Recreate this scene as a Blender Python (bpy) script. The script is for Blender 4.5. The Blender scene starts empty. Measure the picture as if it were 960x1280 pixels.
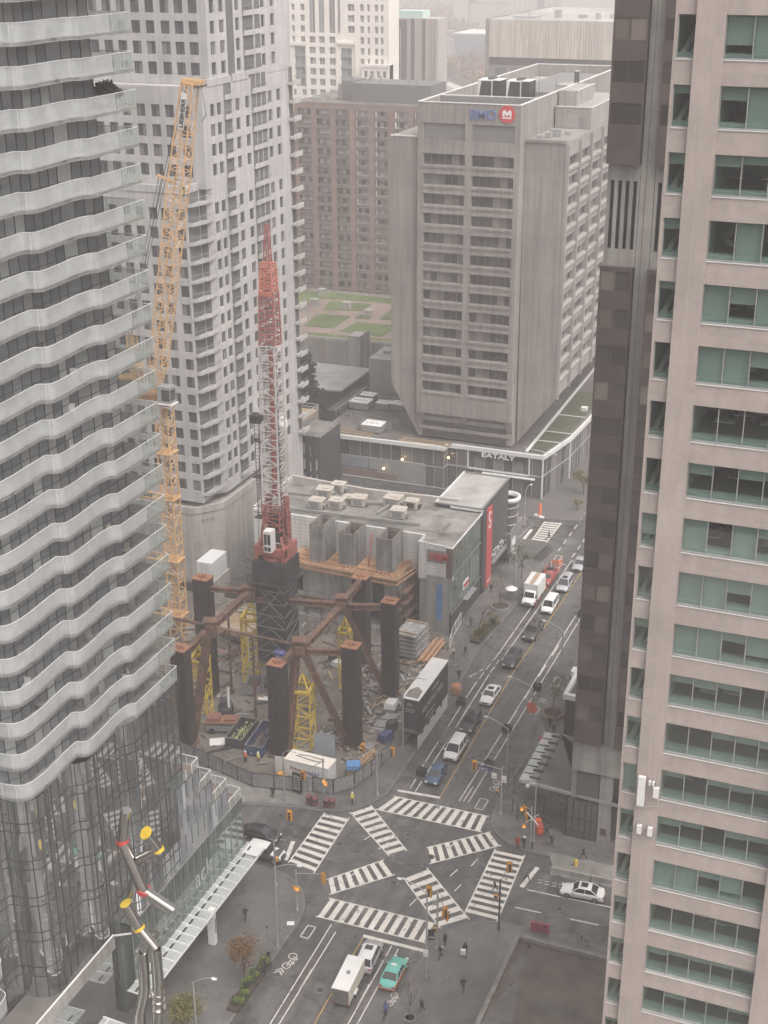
import bpy, math, random
from mathutils import Vector, Matrix
R_ = math.radians
random.seed(7)
scene = bpy.context.scene
COL = scene.collection

# ------------------------------------------------------------------ camera
cam_d = bpy.data.cameras.new('camera')
cam = bpy.data.objects.new('camera', cam_d)
COL.objects.link(cam)
RX = Vector((0.92904435, 0.14003766, -0.34244130)); RY = Vector((0.36994120, -0.36284491, 0.85527018)); RZ = Vector((-0.00448305, -0.92126708, -0.38890471))
m = Matrix((RX, RY, RZ)).to_4x4()          # rows are world axes in camera coordinates (right, down, forward)
rot = m.to_3x3() @ Matrix(((1, 0, 0), (0, -1, 0), (0, 0, -1)))
cam.matrix_world = Matrix.Translation((0, 0, 97)) @ rot.to_4x4()
cam_d.sensor_fit = 'AUTO'
cam_d.sensor_width = 36.0
cam_d.lens = 1735.0 / 1280.0 * 36.0
cam_d.clip_start = 0.5
cam_d.clip_end = 6000
scene.camera = cam

# ------------------------------------------------------------------ light
HAZE = 0.0008
SUN_EL, SUN_ROT = R_(60), R_(120)
world = bpy.data.worlds.new('World')
scene.world = world
world.use_nodes = True
nt = world.node_tree
nt.nodes.clear()
sky = nt.nodes.new('ShaderNodeTexSky')
sky.sky_type = 'NISHITA'
sky.sun_disc = False
sky.sun_elevation = SUN_EL
sky.sun_rotation = SUN_ROT
sky.dust_density = 6.0
sky.air_density = 1.0
sky.ozone_density = 1.0
hs = nt.nodes.new('ShaderNodeHueSaturation')
hs.inputs['Saturation'].default_value = 0.10
tint = nt.nodes.new('ShaderNodeMix')
tint.data_type = 'RGBA'
tint.blend_type = 'MULTIPLY'
tint.inputs[0].default_value = 1.0
tint.inputs[7].default_value = (1.0, 0.966, 0.955, 1)
bg = nt.nodes.new('ShaderNodeBackground')
bg.inputs['Strength'].default_value = 0.15
wo = nt.nodes.new('ShaderNodeOutputWorld')
nt.links.new(sky.outputs[0], hs.inputs['Color'])
nt.links.new(hs.outputs[0], tint.inputs[6])
nt.links.new(tint.outputs[2], bg.inputs['Color'])
nt.links.new(bg.outputs[0], wo.inputs['Surface'])
sd = bpy.data.lights.new('sun', 'SUN')
sd.energy = 0.7
sd.angle = R_(40)
sd.color = (1.0, 0.975, 0.95)
sun = bpy.data.objects.new('sun', sd)
COL.objects.link(sun)
sv = Vector((math.sin(SUN_ROT) * math.cos(SUN_EL), math.cos(SUN_ROT) * math.cos(SUN_EL), math.sin(SUN_EL)))
sun.rotation_euler = sv.to_track_quat('Z', 'Y').to_euler()
scene.view_settings.view_transform = 'Standard'
scene.view_settings.look = 'None'
scene.view_settings.gamma = 1
scene.view_settings.use_curve_mapping = False
scene.view_settings.exposure = 0.93
scene.render.engine = 'CYCLES'
scene.cycles.use_denoising = True
scene.cycles.max_bounces = 6
scene.cycles.transparent_max_bounces = 16
scene.cycles.volume_bounces = 1
scene.cycles.sample_clamp_indirect = 6

# ------------------------------------------------------------------ helpers
def V(*a): return Vector(a)
UP = V(0, 0, 1)

class MB:
    """collects faces and links them as one mesh object"""
    def __init__(s):
        s.v = []; s.f = []; s.m = []; s.s = []; s.c = []
    def cut(s): s.c.append(len(s.f))
    def poly(s, pts, mi=0, smooth=False):
        b = len(s.v)
        s.v += [tuple(p) for p in pts]
        s.f.append(tuple(range(b, b + len(pts)))); s.m.append(mi); s.s.append(smooth)
    def idx(s, verts, faces, mi=0, smooth=False):
        b = len(s.v)
        s.v += [tuple(p) for p in verts]
        for f in faces:
            s.f.append(tuple(b + i for i in f)); s.m.append(mi); s.s.append(smooth)
    def box(s, x0, x1, y0, y1, z0, z1, mi=0):
        if x0 > x1: x0, x1 = x1, x0
        if y0 > y1: y0, y1 = y1, y0
        if z0 > z1: z0, z1 = z1, z0
        vs = [(x0,y0,z0),(x1,y0,z0),(x1,y1,z0),(x0,y1,z0),(x0,y0,z1),(x1,y0,z1),(x1,y1,z1),(x0,y1,z1)]
        s.idx(vs, [(0,3,2,1),(4,5,6,7),(0,1,5,4),(1,2,6,5),(2,3,7,6),(3,0,4,7)], mi)
    def obox(s, c, u, w, hu, hw, z0, z1, mi=0):
        """box on horizontal axes u, w centred at c (x,y)"""
        c = V(c[0], c[1], 0)
        b = [c - u*hu - w*hw, c + u*hu - w*hw, c + u*hu + w*hw, c - u*hu + w*hw]
        vs = [p + UP*z0 for p in b] + [p + UP*z1 for p in b]
        s.idx(vs, [(0,3,2,1),(4,5,6,7),(0,1,5,4),(1,2,6,5),(2,3,7,6),(3,0,4,7)], mi)
    def bar(s, p, q, w, h=None, mi=0):
        p = Vector(p); q = Vector(q); h = h or w
        d = (q - p).normalized()
        a = d.cross(UP)
        if a.length < 1e-4: a = V(1, 0, 0)
        a.normalize(); b = a.cross(d).normalized()
        vs = []
        for o in (p, q):
            for i, j in ((-1,-1),(1,-1),(1,1),(-1,1)):
                vs.append(o + a*(i*w/2) + b*(j*h/2))
        s.idx(vs, [(0,1,2,3),(7,6,5,4),(0,4,5,1),(1,5,6,2),(2,6,7,3),(3,7,4,0)], mi)
    def tube(s, p, q, r, r1=None, n=8, mi=0, caps=True):
        p = Vector(p); q = Vector(q); r1 = r if r1 is None else r1
        d = (q - p).normalized()
        a = d.cross(UP)
        if a.length < 1e-4: a = V(1, 0, 0)
        a.normalize(); b = a.cross(d).normalized()
        vs = []
        for o, rr in ((p, r), (q, r1)):
            for i in range(n):
                t = 2*math.pi*i/n
                vs.append(o + a*(math.cos(t)*rr) + b*(math.sin(t)*rr))
        s.idx(vs, [(i, (i+1) % n, n + (i+1) % n, n + i) for i in range(n)], mi, True)
        if caps:
            s.poly(vs[:n][::-1], mi); s.poly(vs[n:], mi)
    def path(s, pts, r, n=8, mi=0):
        for i in range(len(pts)-1):
            rr = r if not isinstance(r, (list, tuple)) else r[i]
            r2 = r if not isinstance(r, (list, tuple)) else r[i+1]
            s.tube(pts[i], pts[i+1], rr, r2, n, mi)
    def prism(s, pl, z0, z1, mi=0):
        n = len(pl)
        a = sum(pl[i][0]*pl[(i+1) % n][1] - pl[(i+1) % n][0]*pl[i][1] for i in range(n))
        if a < 0: pl = pl[::-1]
        vs = [(p[0], p[1], z0) for p in pl] + [(p[0], p[1], z1) for p in pl]
        s.idx(vs, [tuple(range(n))[::-1], tuple(range(n, 2*n))] + [(i, (i+1) % n, n+(i+1) % n, n+i) for i in range(n)], mi)
    def lathe(s, prof, n=16, c=(0, 0, 0), mi=0):
        vs = []
        for r, z in prof:
            for i in range(n):
                t = 2*math.pi*i/n
                vs.append((c[0]+r*math.cos(t), c[1]+r*math.sin(t), c[2]+z))
        fs = []
        for k in range(len(prof)-1):
            for i in range(n):
                j = (i+1) % n
                fs.append((k*n+i, k*n+j, (k+1)*n+j, (k+1)*n+i))
        s.idx(vs, fs, mi, True)
        if prof[0][0] > 0.001: s.poly(vs[:n][::-1], mi)
        if prof[-1][0] > 0.001: s.poly(vs[-n:], mi)
    def facade(s, o, u, n, W, H, holes, d, mi=0, mr=None):
        """wall sheet with recessed openings; holes are (a0, a1, b0, b1) in wall coordinates"""
        o = Vector(o); mr = mi if mr is None else mr
        us = sorted(set([0, W] + [round(x, 3) for h in holes for x in h[:2] if 0 < x < W]))
        vs = sorted(set([0, H] + [round(x, 3) for h in holes for x in h[2:] if 0 < x < H]))
        P = lambda a, b, k=0: o + u*a + UP*b - n*k
        def inside(a, b):
            for h in holes:
                if h[0] < a < h[1] and h[2] < b < h[3]: return True
            return False
        for j in range(len(vs)-1):
            run = None
            for i in range(len(us)):
                solid = i < len(us)-1 and not inside((us[i]+us[i+1])/2, (vs[j]+vs[j+1])/2)
                if solid and run is None: run = us[i]
                if not solid and run is not None:
                    s.poly([P(run, vs[j]), P(us[i], vs[j]), P(us[i], vs[j+1]), P(run, vs[j+1])], mi); run = None
        for a0, a1, b0, b1 in holes:
            s.poly([P(a0,b0), P(a0,b1), P(a0,b1,d), P(a0,b0,d)], mr)
            s.poly([P(a1,b0), P(a1,b0,d), P(a1,b1,d), P(a1,b1)], mr)
            s.poly([P(a0,b0), P(a0,b0,d), P(a1,b0,d), P(a1,b0)], mr)
            s.poly([P(a0,b1), P(a1,b1), P(a1,b1,d), P(a0,b1,d)], mr)
    def mesh(s, name, mats):
        me = bpy.data.meshes.new(name)
        me.from_pydata(s.v, [], s.f)
        for mt in (mats if isinstance(mats, (list, tuple)) else [mats]): me.materials.append(mt)
        me.polygons.foreach_set('material_index', s.m)
        me.polygons.foreach_set('use_smooth', s.s)
        me.update()
        return me
    def build(s, name, mats, parent=None):
        o = bpy.data.objects.new(name, s.mesh(name, mats))
        COL.objects.link(o)
        if parent is not None: o.parent = parent
        return o

    # every piece between two cuts becomes a part of its own; past the limit the rest is one part
    # (pieces are added nearest first)
def each(s, name, mats, parent, limit=100):
    cs = [0] + [c for c in s.c if c] + ([len(s.f)] if not s.c or s.c[-1] != len(s.f) else [])
    segs = list(zip(cs, cs[1:]))
    if len(segs) > limit: segs = segs[:limit-1] + [(segs[limit-1][0], segs[-1][1])]
    for k, (a, b) in enumerate(segs):
        q = MB(); ids = sorted({i for f in s.f[a:b] for i in f}); mp = {i: j for j, i in enumerate(ids)}
        q.v = [s.v[i] for i in ids]; q.f = [tuple(mp[i] for i in f) for f in s.f[a:b]]; q.m = s.m[a:b]; q.s = s.s[a:b]
        o = q.build(name, mats, parent)
        if k == limit-1: stuff(o)
MB.each = each

def tag(o, label, cat, group=None, kind=None):
    o['label'] = label; o['category'] = cat
    if group: o['group'] = group
    if kind: o['kind'] = kind
    return o
def thing(name, label, cat, loc=(0, 0, 0), rz=0, group=None):
    o = bpy.data.objects.new(name, None); COL.objects.link(o)
    o.empty_display_size = 0.3
    o.location = loc; o.rotation_euler = (0, 0, rz)
    return tag(o, label, cat, group)
def struct(name, mb, mats):
    o = mb.build(name, mats); o['kind'] = 'structure'; return o
def stuff(o):
    o['kind'] = 'stuff'; return o
def inst(src, parent, mat=None, loc=None, rz=0.0, name=None):
    """copy of an object (and its children) that shares mesh data"""
    c = src.copy(); COL.objects.link(c); c.parent = parent
    if mat is not None: c.matrix_local = mat
    elif loc is not None:
        c.location = loc; c.rotation_euler = (0, 0, rz)
    for ch in src.children:
        d = ch.copy(); COL.objects.link(d); d.parent = c
    return c
def frame(o, u, n):
    """matrix with local x along the wall, local y out of it, local z up"""
    mm = Matrix((u, n, UP)).transposed().to_4x4()
    mm.translation = Vector(o)
    return mm
def lattice(mb, p0, p1, w0, w1, n, r, rd, up=None, mi=0, mi2=None, seg=5):
    """square lattice boom: four chords and zigzag lacing"""
    p0 = Vector(p0); p1 = Vector(p1); d = (p1-p0).normalized(); mi2 = mi if mi2 is None else mi2
    a = d.cross(up or UP)
    if a.length < 1e-3: a = V(1, 0, 0)
    a.normalize(); b = a.cross(d).normalized()
    c4 = ((-1,-1),(1,-1),(1,1),(-1,1))
    ring = []
    for k in range(n+1):
        t = k/n; c = p0.lerp(p1, t); w = (w0 + (w1-w0)*t)/2
        ring.append([c + a*(i*w) + b*(j*w) for i, j in c4])
    for k in range(n):
        for i in range(4):
            j = (i+1) % 4
            mb.tube(ring[k][i], ring[k+1][i], r, n=seg, mi=mi, caps=False)
            mb.tube(ring[k][i], ring[k][j], rd, n=4, mi=mi2, caps=False)
            if k % 2: mb.tube(ring[k][i], ring[k+1][j], rd, n=4, mi=mi2, caps=False)
            else: mb.tube(ring[k][j], ring[k+1][i], rd, n=4, mi=mi2, caps=False)
    for i in range(4): mb.tube(ring[n][i], ring[n][(i+1) % 4], rd, n=4, mi=mi2, caps=False)
    return ring
def lettering(txt, size, mat, parent, o, u, n, name='lettering', ext=0.02, align='LEFT', xs=1.0, bold=0.0):
    """flat raised letters on a wall; baseline start at o"""
    cu = bpy.data.curves.new(name, 'FONT')
    cu.body = txt; cu.size = size; cu.extrude = ext; cu.align_x = align; cu.offset = bold; cu.resolution_u = 3
    t = bpy.data.objects.new(name, cu); COL.objects.link(t)
    dg = bpy.context.evaluated_depsgraph_get()
    me = bpy.data.meshes.new_from_object(t.evaluated_get(dg))
    bpy.data.objects.remove(t); bpy.data.curves.remove(cu)
    me.name = name; me.materials.clear(); me.materials.append(mat)
    ob = bpy.data.objects.new(name, me); COL.objects.link(ob)
    mm = Matrix((u*xs, UP, n)).transposed().to_4x4(); mm.translation = Vector(o) + n*(ext + 0.004)
    ob.parent = parent
    ob.matrix_local = mm
    return ob

# ------------------------------------------------------------------ materials
MATS = {}
def mat(name, col, rough=0.8, var=0.12, scale=0.7, metal=0.0, spec=0.4, streak=0.0, island=0.0, bump=0.0, coat=0.0, panel=None, pv=.06):
    if name in MATS: return MATS[name]
    mt = bpy.data.materials.new(name); mt.use_nodes = True
    t = mt.node_tree; N = t.nodes; L = t.links
    b = N['Principled BSDF']
    b.inputs['Roughness'].default_value = rough
    b.inputs['Metallic'].default_value = metal
    b.inputs['Specular IOR Level'].default_value = spec
    b.inputs['Coat Weight'].default_value = coat
    geo = N.new('ShaderNodeNewGeometry')
    f = None
    def mul(a, c):
        if a is None: return c
        q = N.new('ShaderNodeMath'); q.operation = 'MULTIPLY'; L.new(a, q.inputs[0]); L.new(c, q.inputs[1]); return q.outputs[0]
    def rng(src, lo, hi, a=0.3, bb=0.7):
        q = N.new('ShaderNodeMapRange'); L.new(src, q.inputs[0])
        q.inputs[1].default_value = a; q.inputs[2].default_value = bb; q.inputs[3].default_value = lo; q.inputs[4].default_value = hi
        return q.outputs[0]
    if var:
        nz = N.new('ShaderNodeTexNoise'); nz.inputs['Scale'].default_value = scale; nz.inputs['Detail'].default_value = 7; nz.inputs['Roughness'].default_value = 0.65
        L.new(geo.outputs['Position'], nz.inputs['Vector'])
        f = rng(nz.outputs[0], 1-var, 1+var)
        n2 = N.new('ShaderNodeTexNoise'); n2.inputs['Scale'].default_value = scale*0.13; n2.inputs['Detail'].default_value = 3
        L.new(geo.outputs['Position'], n2.inputs['Vector'])
        f = mul(f, rng(n2.outputs[0], 1-var*0.8, 1+var*0.8))
    if streak:
        mp = N.new('ShaderNodeMapping'); mp.inputs['Scale'].default_value = (1.3, 1.3, 0.06)
        L.new(geo.outputs['Position'], mp.inputs[0])
        n3 = N.new('ShaderNodeTexNoise'); n3.inputs['Scale'].default_value = 1.0; n3.inputs['Detail'].default_value = 5
        L.new(mp.outputs[0], n3.inputs['Vector'])
        f = mul(f, rng(n3.outputs[0], 1-streak, 1+streak*0.4, 0.35, 0.62))
    if panel:
        sn = N.new('ShaderNodeVectorMath'); sn.operation = 'SNAP'; sn.inputs[1].default_value = panel; L.new(geo.outputs['Position'], sn.inputs[0])
        wn_ = N.new('ShaderNodeTexWhiteNoise'); L.new(sn.outputs[0], wn_.inputs['Vector']); f = mul(f, rng(wn_.outputs[0], 1-pv, 1+pv, 0, 1))
    if island:
        f = mul(f, rng(geo.outputs['Random Per Island'], 1-island, 1+island, 0, 1))
    if f is not None:
        mx = N.new('ShaderNodeVectorMath'); mx.operation = 'SCALE'
        mx.inputs[0].default_value = col; L.new(f, mx.inputs['Scale'])
        L.new(mx.outputs[0], b.inputs['Base Color'])
    else:
        b.inputs['Base Color'].default_value = (*col, 1)
    if bump:
        bp = N.new('ShaderNodeBump'); bp.inputs['Strength'].default_value = bump; bp.inputs['Distance'].default_value = 0.05
        nb = N.new('ShaderNodeTexNoise'); nb.inputs['Scale'].default_value = scale*4; nb.inputs['Detail'].default_value = 6
        L.new(geo.outputs['Position'], nb.inputs['Vector']); L.new(nb.outputs[0], bp.inputs['Height']); L.new(bp.outputs[0], b.inputs['Normal'])
    MATS[name] = mt
    return mt
def panes(name, dark, light, share=0.3, rough=0.08, spec=0.6, mid=None):
    """glazing seen from outside: each pane (mesh island) has its own tone, some with drawn blinds"""
    mt = bpy.data.materials.new(name); mt.use_nodes = True
    t = mt.node_tree; N = t.nodes; L = t.links
    b = N['Principled BSDF']
    b.inputs['Roughness'].default_value = rough; b.inputs['Specular IOR Level'].default_value = spec
    geo = N.new('ShaderNodeNewGeometry')
    oi = N.new('ShaderNodeObjectInfo')
    ad = N.new('ShaderNodeMath'); ad.operation = 'ADD'
    L.new(geo.outputs['Random Per Island'], ad.inputs[0]); L.new(oi.outputs['Random'], ad.inputs[1])
    fr = N.new('ShaderNodeMath'); fr.operation = 'FRACT'; L.new(ad.outputs[0], fr.inputs[0])
    cr = N.new('ShaderNodeValToRGB'); cr.color_ramp.interpolation = 'CONSTANT'
    e = cr.color_ramp.elements
    e[0].position = 0; e[0].color = (*dark, 1)
    e[1].position = 1-share; e[1].color = (*light, 1)
    k = e.new((1-share)*0.45); k.color = (*(mid or [c*1.5 for c in dark]), 1)
    k = e.new(1-share*0.5); k.color = (*[c*0.7 for c in light], 1)
    L.new(fr.outputs[0], cr.inputs[0]); L.new(cr.outputs[0], b.inputs['Base Color'])
    MATS[name] = mt
    return mt
def clear_glass(name, tint_, gloss=0.12, rough=0.02, body=0.0, bodycol=(0.5, 0.5, 0.5)):
    """thin see-through sheet with fresnel reflection and an optional milky body"""
    mt = bpy.data.materials.new(name); mt.use_nodes = True
    t = mt.node_tree; N = t.nodes; L = t.links
    N.remove(N['Principled BSDF'])
    out = N['Material Output']
    tr = N.new('ShaderNodeBsdfTransparent'); tr.inputs[0].default_value = (*tint_, 1)
    gl = N.new('ShaderNodeBsdfGlossy'); gl.inputs['Roughness'].default_value = rough; gl.inputs['Color'].default_value = (0.9, 0.95, 0.92, 1)
    cur = tr.outputs[0]
    if body:
        df = N.new('ShaderNodeBsdfDiffuse'); df.inputs[0].default_value = (*bodycol, 1)
        geo = N.new('ShaderNodeNewGeometry')
        nz = N.new('ShaderNodeTexNoise'); nz.inputs['Scale'].default_value = 0.8; nz.inputs['Detail'].default_value = 6
        L.new(geo.outputs['Position'], nz.inputs['Vector'])
        mr = N.new('ShaderNodeMapRange'); mr.inputs[1].default_value = 0.3; mr.inputs[2].default_value = 0.7
        mr.inputs[3].default_value = max(0, body-0.1); mr.inputs[4].default_value = min(1, body+0.06)
        L.new(nz.outputs[0], mr.inputs[0])
        m1 = N.new('ShaderNodeMixShader'); L.new(mr.outputs[0], m1.inputs[0])
        L.new(cur, m1.inputs[1]); L.new(df.outputs[0], m1.inputs[2]); cur = m1.outputs[0]
    fz = N.new('ShaderNodeFresnel'); gq = N.new('ShaderNodeNewGeometry'); io = N.new('ShaderNodeMapRange')
    io.inputs[3].default_value = 1.5; io.inputs[4].default_value = 1/1.5      # same reflection from both sides of a thin sheet
    L.new(gq.outputs['Backfacing'], io.inputs[0]); L.new(io.outputs[0], fz.inputs[0])
    ad = N.new('ShaderNodeMath'); ad.operation = 'ADD'; ad.use_clamp = True; ad.inputs[1].default_value = gloss
    L.new(fz.outputs[0], ad.inputs[0])
    m2 = N.new('ShaderNodeMixShader'); L.new(ad.outputs[0], m2.inputs[0]); L.new(cur, m2.inputs[1]); L.new(gl.outputs[0], m2.inputs[2])
    L.new(m2.outputs[0], out.inputs['Surface'])
    MATS[name] = mt
    return mt
def emit(name, col, st):
    mt = bpy.data.materials.new(name); mt.use_nodes = True
    b = mt.node_tree.nodes['Principled BSDF']
    b.inputs['Base Color'].default_value = (*col, 1)
    b.inputs['Emission Color'].default_value = (*col, 1); b.inputs['Emission Strength'].default_value = st
    MATS[name] = mt
    return mt

M = {}
M['asphalt'] = mat('asphalt', (0.084, 0.081, 0.077), 0.5, 0.36, 0.5, spec=0.45, bump=0.15)
M['pavement'] = mat('pavement', (0.112, 0.107, 0.101), 0.55, 0.28, 0.45, spec=0.45, bump=0.1)
M['pavement_pale'] = mat('pavement_pale', (0.19, 0.18, 0.165), 0.75, 0.25, 0.6)
M['kerb'] = mat('kerb_stone', (0.15, 0.145, 0.135), 0.8, 0.2, 1.0)
M['site'] = mat('site_floor', (0.135, 0.118, 0.10), 0.75, 0.4, 0.35, bump=0.4)
M['city'] = mat('city_ground', (0.17, 0.155, 0.14), 0.9, 0.35, 0.05)
M['plaza'] = mat('plaza_paving', (0.10, 0.094, 0.09), 0.6, 0.15, 0.6)
M['concrete'] = mat('concrete', (0.30, 0.285, 0.265), 0.85, 0.14, 0.6, streak=0.22, bump=0.1)
M['concrete_dk'] = mat('concrete_dark', (0.20, 0.187, 0.17), 0.85, 0.15, 0.6, streak=0.2)
M['raw'] = mat('raw_concrete', (0.29, 0.285, 0.275), 0.85, 0.28, 0.8, streak=0.35, bump=0.2)
M['bmo'] = mat('brown_concrete', (0.245, 0.226, 0.210), 0.85, 0.10, 0.5, streak=0.22, panel=(60, 60, 3.415), pv=.05)
M['bmo_dk'] = mat('louvre_grey', (0.17, 0.165, 0.16), 0.7, 0.1, 0.7)
M['bmo_pale'] = mat('pale_concrete', (0.42, 0.39, 0.36), 0.8, 0.12, 0.5, streak=0.12)
M['white_wall'] = mat('white_precast', (0.395, 0.385, 0.375), 0.8, 0.07, 0.4, streak=0.14, panel=(2.3, 2.9, 2.843), pv=.045)
M['white_pod'] = mat('precast_podium', (0.35, 0.33, 0.31), 0.8, 0.1, 0.4, streak=0.22)
M['cream'] = mat('cream_precast', (0.66, 0.62, 0.57), 0.8, 0.06, 0.3)
M['pink'] = mat('pink_granite', (0.372, 0.318, 0.290), 0.5, 0.07, 2.2, spec=0.4, streak=.07, panel=(1.64, 50, 1.9), pv=.045)
M['pink_joint'] = mat('pale_joint', (0.40, 0.36, 0.33), 0.7, 0.1, 1)
M['tower_dk'] = mat('bronze_spandrel', (0.085, 0.066, 0.061), 0.4, 0.08, 0.6, spec=0.5, panel=(1.6, 50, 3.71), pv=.12)
M['brick'] = mat('red_brick', (0.20, 0.138, 0.117), 0.9, 0.14, 0.9)
M['steel_dk'] = mat('dark_mullion', (0.035, 0.036, 0.037), 0.45, 0.05, 1)
M['steel'] = mat('grey_metal', (0.24, 0.24, 0.24), 0.5, 0.1, 1, metal=0.3)
M['galv'] = mat('galvanised_steel', (0.40, 0.40, 0.395), 0.45, 0.12, 1.5, metal=0.5)
M['rail'] = mat('white_rail', (0.58, 0.58, 0.57), 0.5, 0.05, 1)
M['white'] = mat('white_paint', (0.66, 0.65, 0.63), 0.45, 0.05, 1.5)
M['offwhite'] = mat('off_white_paint', (0.44, 0.40, 0.35), 0.6, 0.1, 1.5)
M['black'] = mat('black_paint', (0.02, 0.02, 0.021), 0.5, 0.1, 1)
M['dark'] = mat('dark_panel', (0.05, 0.05, 0.052), 0.5, 0.12, 0.8)
M['grey'] = mat('grey_paint', (0.22, 0.22, 0.22), 0.6, 0.1, 1)
M['red'] = mat('red_paint', (0.42, 0.045, 0.045), 0.45, 0.1, 1)
M['banner'] = mat('red_banner', (0.44, 0.07, 0.07), 0.5, 0.04, 0.6)
M['crane_red'] = mat('crane_red', (0.31, 0.10, 0.08), 0.5, 0.18, 1)
M['crane_y'] = mat('crane_yellow', (0.60, 0.375, 0.18), 0.5, 0.12, 1)
M['shore_y'] = mat('shoring_yellow', (0.58, 0.42, 0.05), 0.5, 0.15, 1)
M['sig_y'] = mat('signal_yellow', (0.52, 0.25, 0.04), 0.5, 0.08, 2)
M['rust'] = mat('rust_steel', (0.115, 0.066, 0.046), 0.75, 0.5, 1.2, bump=0.3)
M['col_br'] = mat('brown_primer', (0.034, 0.028, 0.026), 0.65, 0.22, 0.7, streak=0.2)
M['timber'] = mat('timber', (0.42, 0.24, 0.14), 0.8, 0.2, 1.2, island=0.3)
M['ply'] = mat('plywood', (0.33, 0.24, 0.15), 0.8, 0.2, 1, island=0.2)
M['blue'] = mat('blue_paint', (0.05, 0.07, 0.15), 0.6, 0.15, 1)
M['blue_tarp'] = mat('blue_tarp', (0.10, 0.25, 0.48), 0.6, 0.1, 1)
M['orange'] = mat('orange_plastic', (0.62, 0.13, 0.04), 0.5, 0.1, 1)
M['roof'] = mat('roof_membrane', (0.19, 0.18, 0.165), 0.6, 0.55, 0.3, panel=(1.9, 9, 60), pv=.07)
M['roof_dk'] = mat('roof_gravel', (0.125, 0.115, 0.105), 0.75, 0.4, 0.3)
M['roof_brown'] = mat('brown_gravel_roof', (0.125, 0.103, 0.087), 0.7, 0.45, 0.3, bump=0.3)
M['roof_pale'] = mat('pale_roof', (0.33, 0.32, 0.30), 0.7, 0.3, 0.3)
M['grass'] = mat('roof_grass', (0.075, 0.105, 0.035), 0.95, 0.35, 0.3)
M['grass_dk'] = mat('sedum_roof', (0.060, 0.060, 0.036), 0.95, 0.35, 0.6)
M['soil'] = mat('soil', (0.055, 0.042, 0.032), 0.95, 0.3, 1)
M['path'] = mat('brick_path', (0.19, 0.145, 0.12), 0.9, 0.2, 0.6)
M['copper'] = mat('pale_green_roof', (0.42, 0.55, 0.50), 0.6, 0.1, 1)
M['bark'] = mat('bark', (0.07, 0.055, 0.045), 0.9, 0.3, 4)
M['leaf_or'] = mat('leaves_orange', (0.15, 0.082, 0.033), 0.8, 0.2, 2, island=0.45)
M['leaf_ye'] = mat('leaves_yellow_green', (0.135, 0.12, 0.035), 0.8, 0.2, 2, island=0.45)
M['leaf_gr'] = mat('leaves_green', (0.14, 0.19, 0.04), 0.8, 0.2, 2, island=0.45)
M['leaf_dk'] = mat('needles_dark', (0.030, 0.036, 0.024), 0.85, 0.2, 2, island=0.45)
M['leaf_far'] = mat('leaves_far', (0.105, 0.062, 0.034), 0.9, 0.3, 0.03, island=0.55)
M['chrome'] = mat('mirror_steel', (0.46, 0.44, 0.41), 0.05, 0.0, metal=1.0)
M['cap_y'] = mat('yellow_disc', (0.62, 0.43, 0.03), 0.4, 0.05, 1)
M['cap_r'] = mat('red_disc', (0.42, 0.05, 0.05), 0.4, 0.05, 1)
M['tyre'] = mat('tyre_rubber', (0.018, 0.018, 0.018), 0.8, 0.1, 2)
M['rim'] = mat('alloy_rim', (0.35, 0.35, 0.36), 0.35, 0.05, 2, metal=0.6)
M['carglass'] = mat('car_glass', (0.030, 0.034, 0.036), 0.06, 0.0, spec=0.8)
M['lamp'] = mat('headlamp_lens', (0.65, 0.65, 0.62), 0.15, 0.0, spec=0.7)
M['tail'] = mat('tail_lamp', (0.35, 0.02, 0.02), 0.25, 0.0)
M['litlamp'] = emit('lit_lamp', (1.0, 0.62, 0.25), 6.0)
M['siglit'] = emit('signal_lens_lit', (1.0, 0.42, 0.08), .4)
M['skin'] = mat('skin', (0.42, 0.27, 0.20), 0.6, 0.05, 3)
M['hair'] = mat('hair', (0.03, 0.022, 0.018), 0.7, 0.1, 5)
M['shoe'] = mat('shoe', (0.02, 0.02, 0.02), 0.6, 0.1, 3)
# wet asphalt: wheel tracks along the street, damp glossy patches
N = M['asphalt'].node_tree.nodes; L = M['asphalt'].node_tree.links; b = N['Principled BSDF']
geo = N.new('ShaderNodeNewGeometry'); mp = N.new('ShaderNodeMapping'); mp.inputs['Scale'].default_value = (0.85, 0.035, 1)
n1 = N.new('ShaderNodeTexNoise'); n1.inputs['Scale'].default_value = 1.0; n1.inputs['Detail'].default_value = 5
L.new(geo.outputs['Position'], mp.inputs[0]); L.new(mp.outputs[0], n1.inputs['Vector'])
mr = N.new('ShaderNodeMapRange'); mr.inputs[1].default_value = .35; mr.inputs[2].default_value = .65; mr.inputs[3].default_value = .78; mr.inputs[4].default_value = 1.25
L.new(n1.outputs[0], mr.inputs[0])
sc2 = N.new('ShaderNodeVectorMath'); sc2.operation = 'SCALE'; L.new(b.inputs['Base Color'].links[0].from_socket, sc2.inputs[0]); L.new(mr.outputs[0], sc2.inputs['Scale']); L.new(sc2.outputs[0], b.inputs['Base Color'])
for key in ('asphalt', 'pavement'):
    N = M[key].node_tree.nodes; L = M[key].node_tree.links; b = N['Principled BSDF']
    geo = N.new('ShaderNodeNewGeometry'); n1 = N.new('ShaderNodeTexNoise'); n1.inputs['Scale'].default_value = .22; n1.inputs['Detail'].default_value = 7; n1.inputs['Roughness'].default_value = .6
    L.new(geo.outputs['Position'], n1.inputs['Vector']); mr = N.new('ShaderNodeMapRange'); mr.inputs[1].default_value = .4; mr.inputs[2].default_value = .6; mr.inputs[3].default_value = .2; mr.inputs[4].default_value = .62
    L.new(n1.outputs[0], mr.inputs[0]); L.new(mr.outputs[0], b.inputs['Roughness'])
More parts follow.
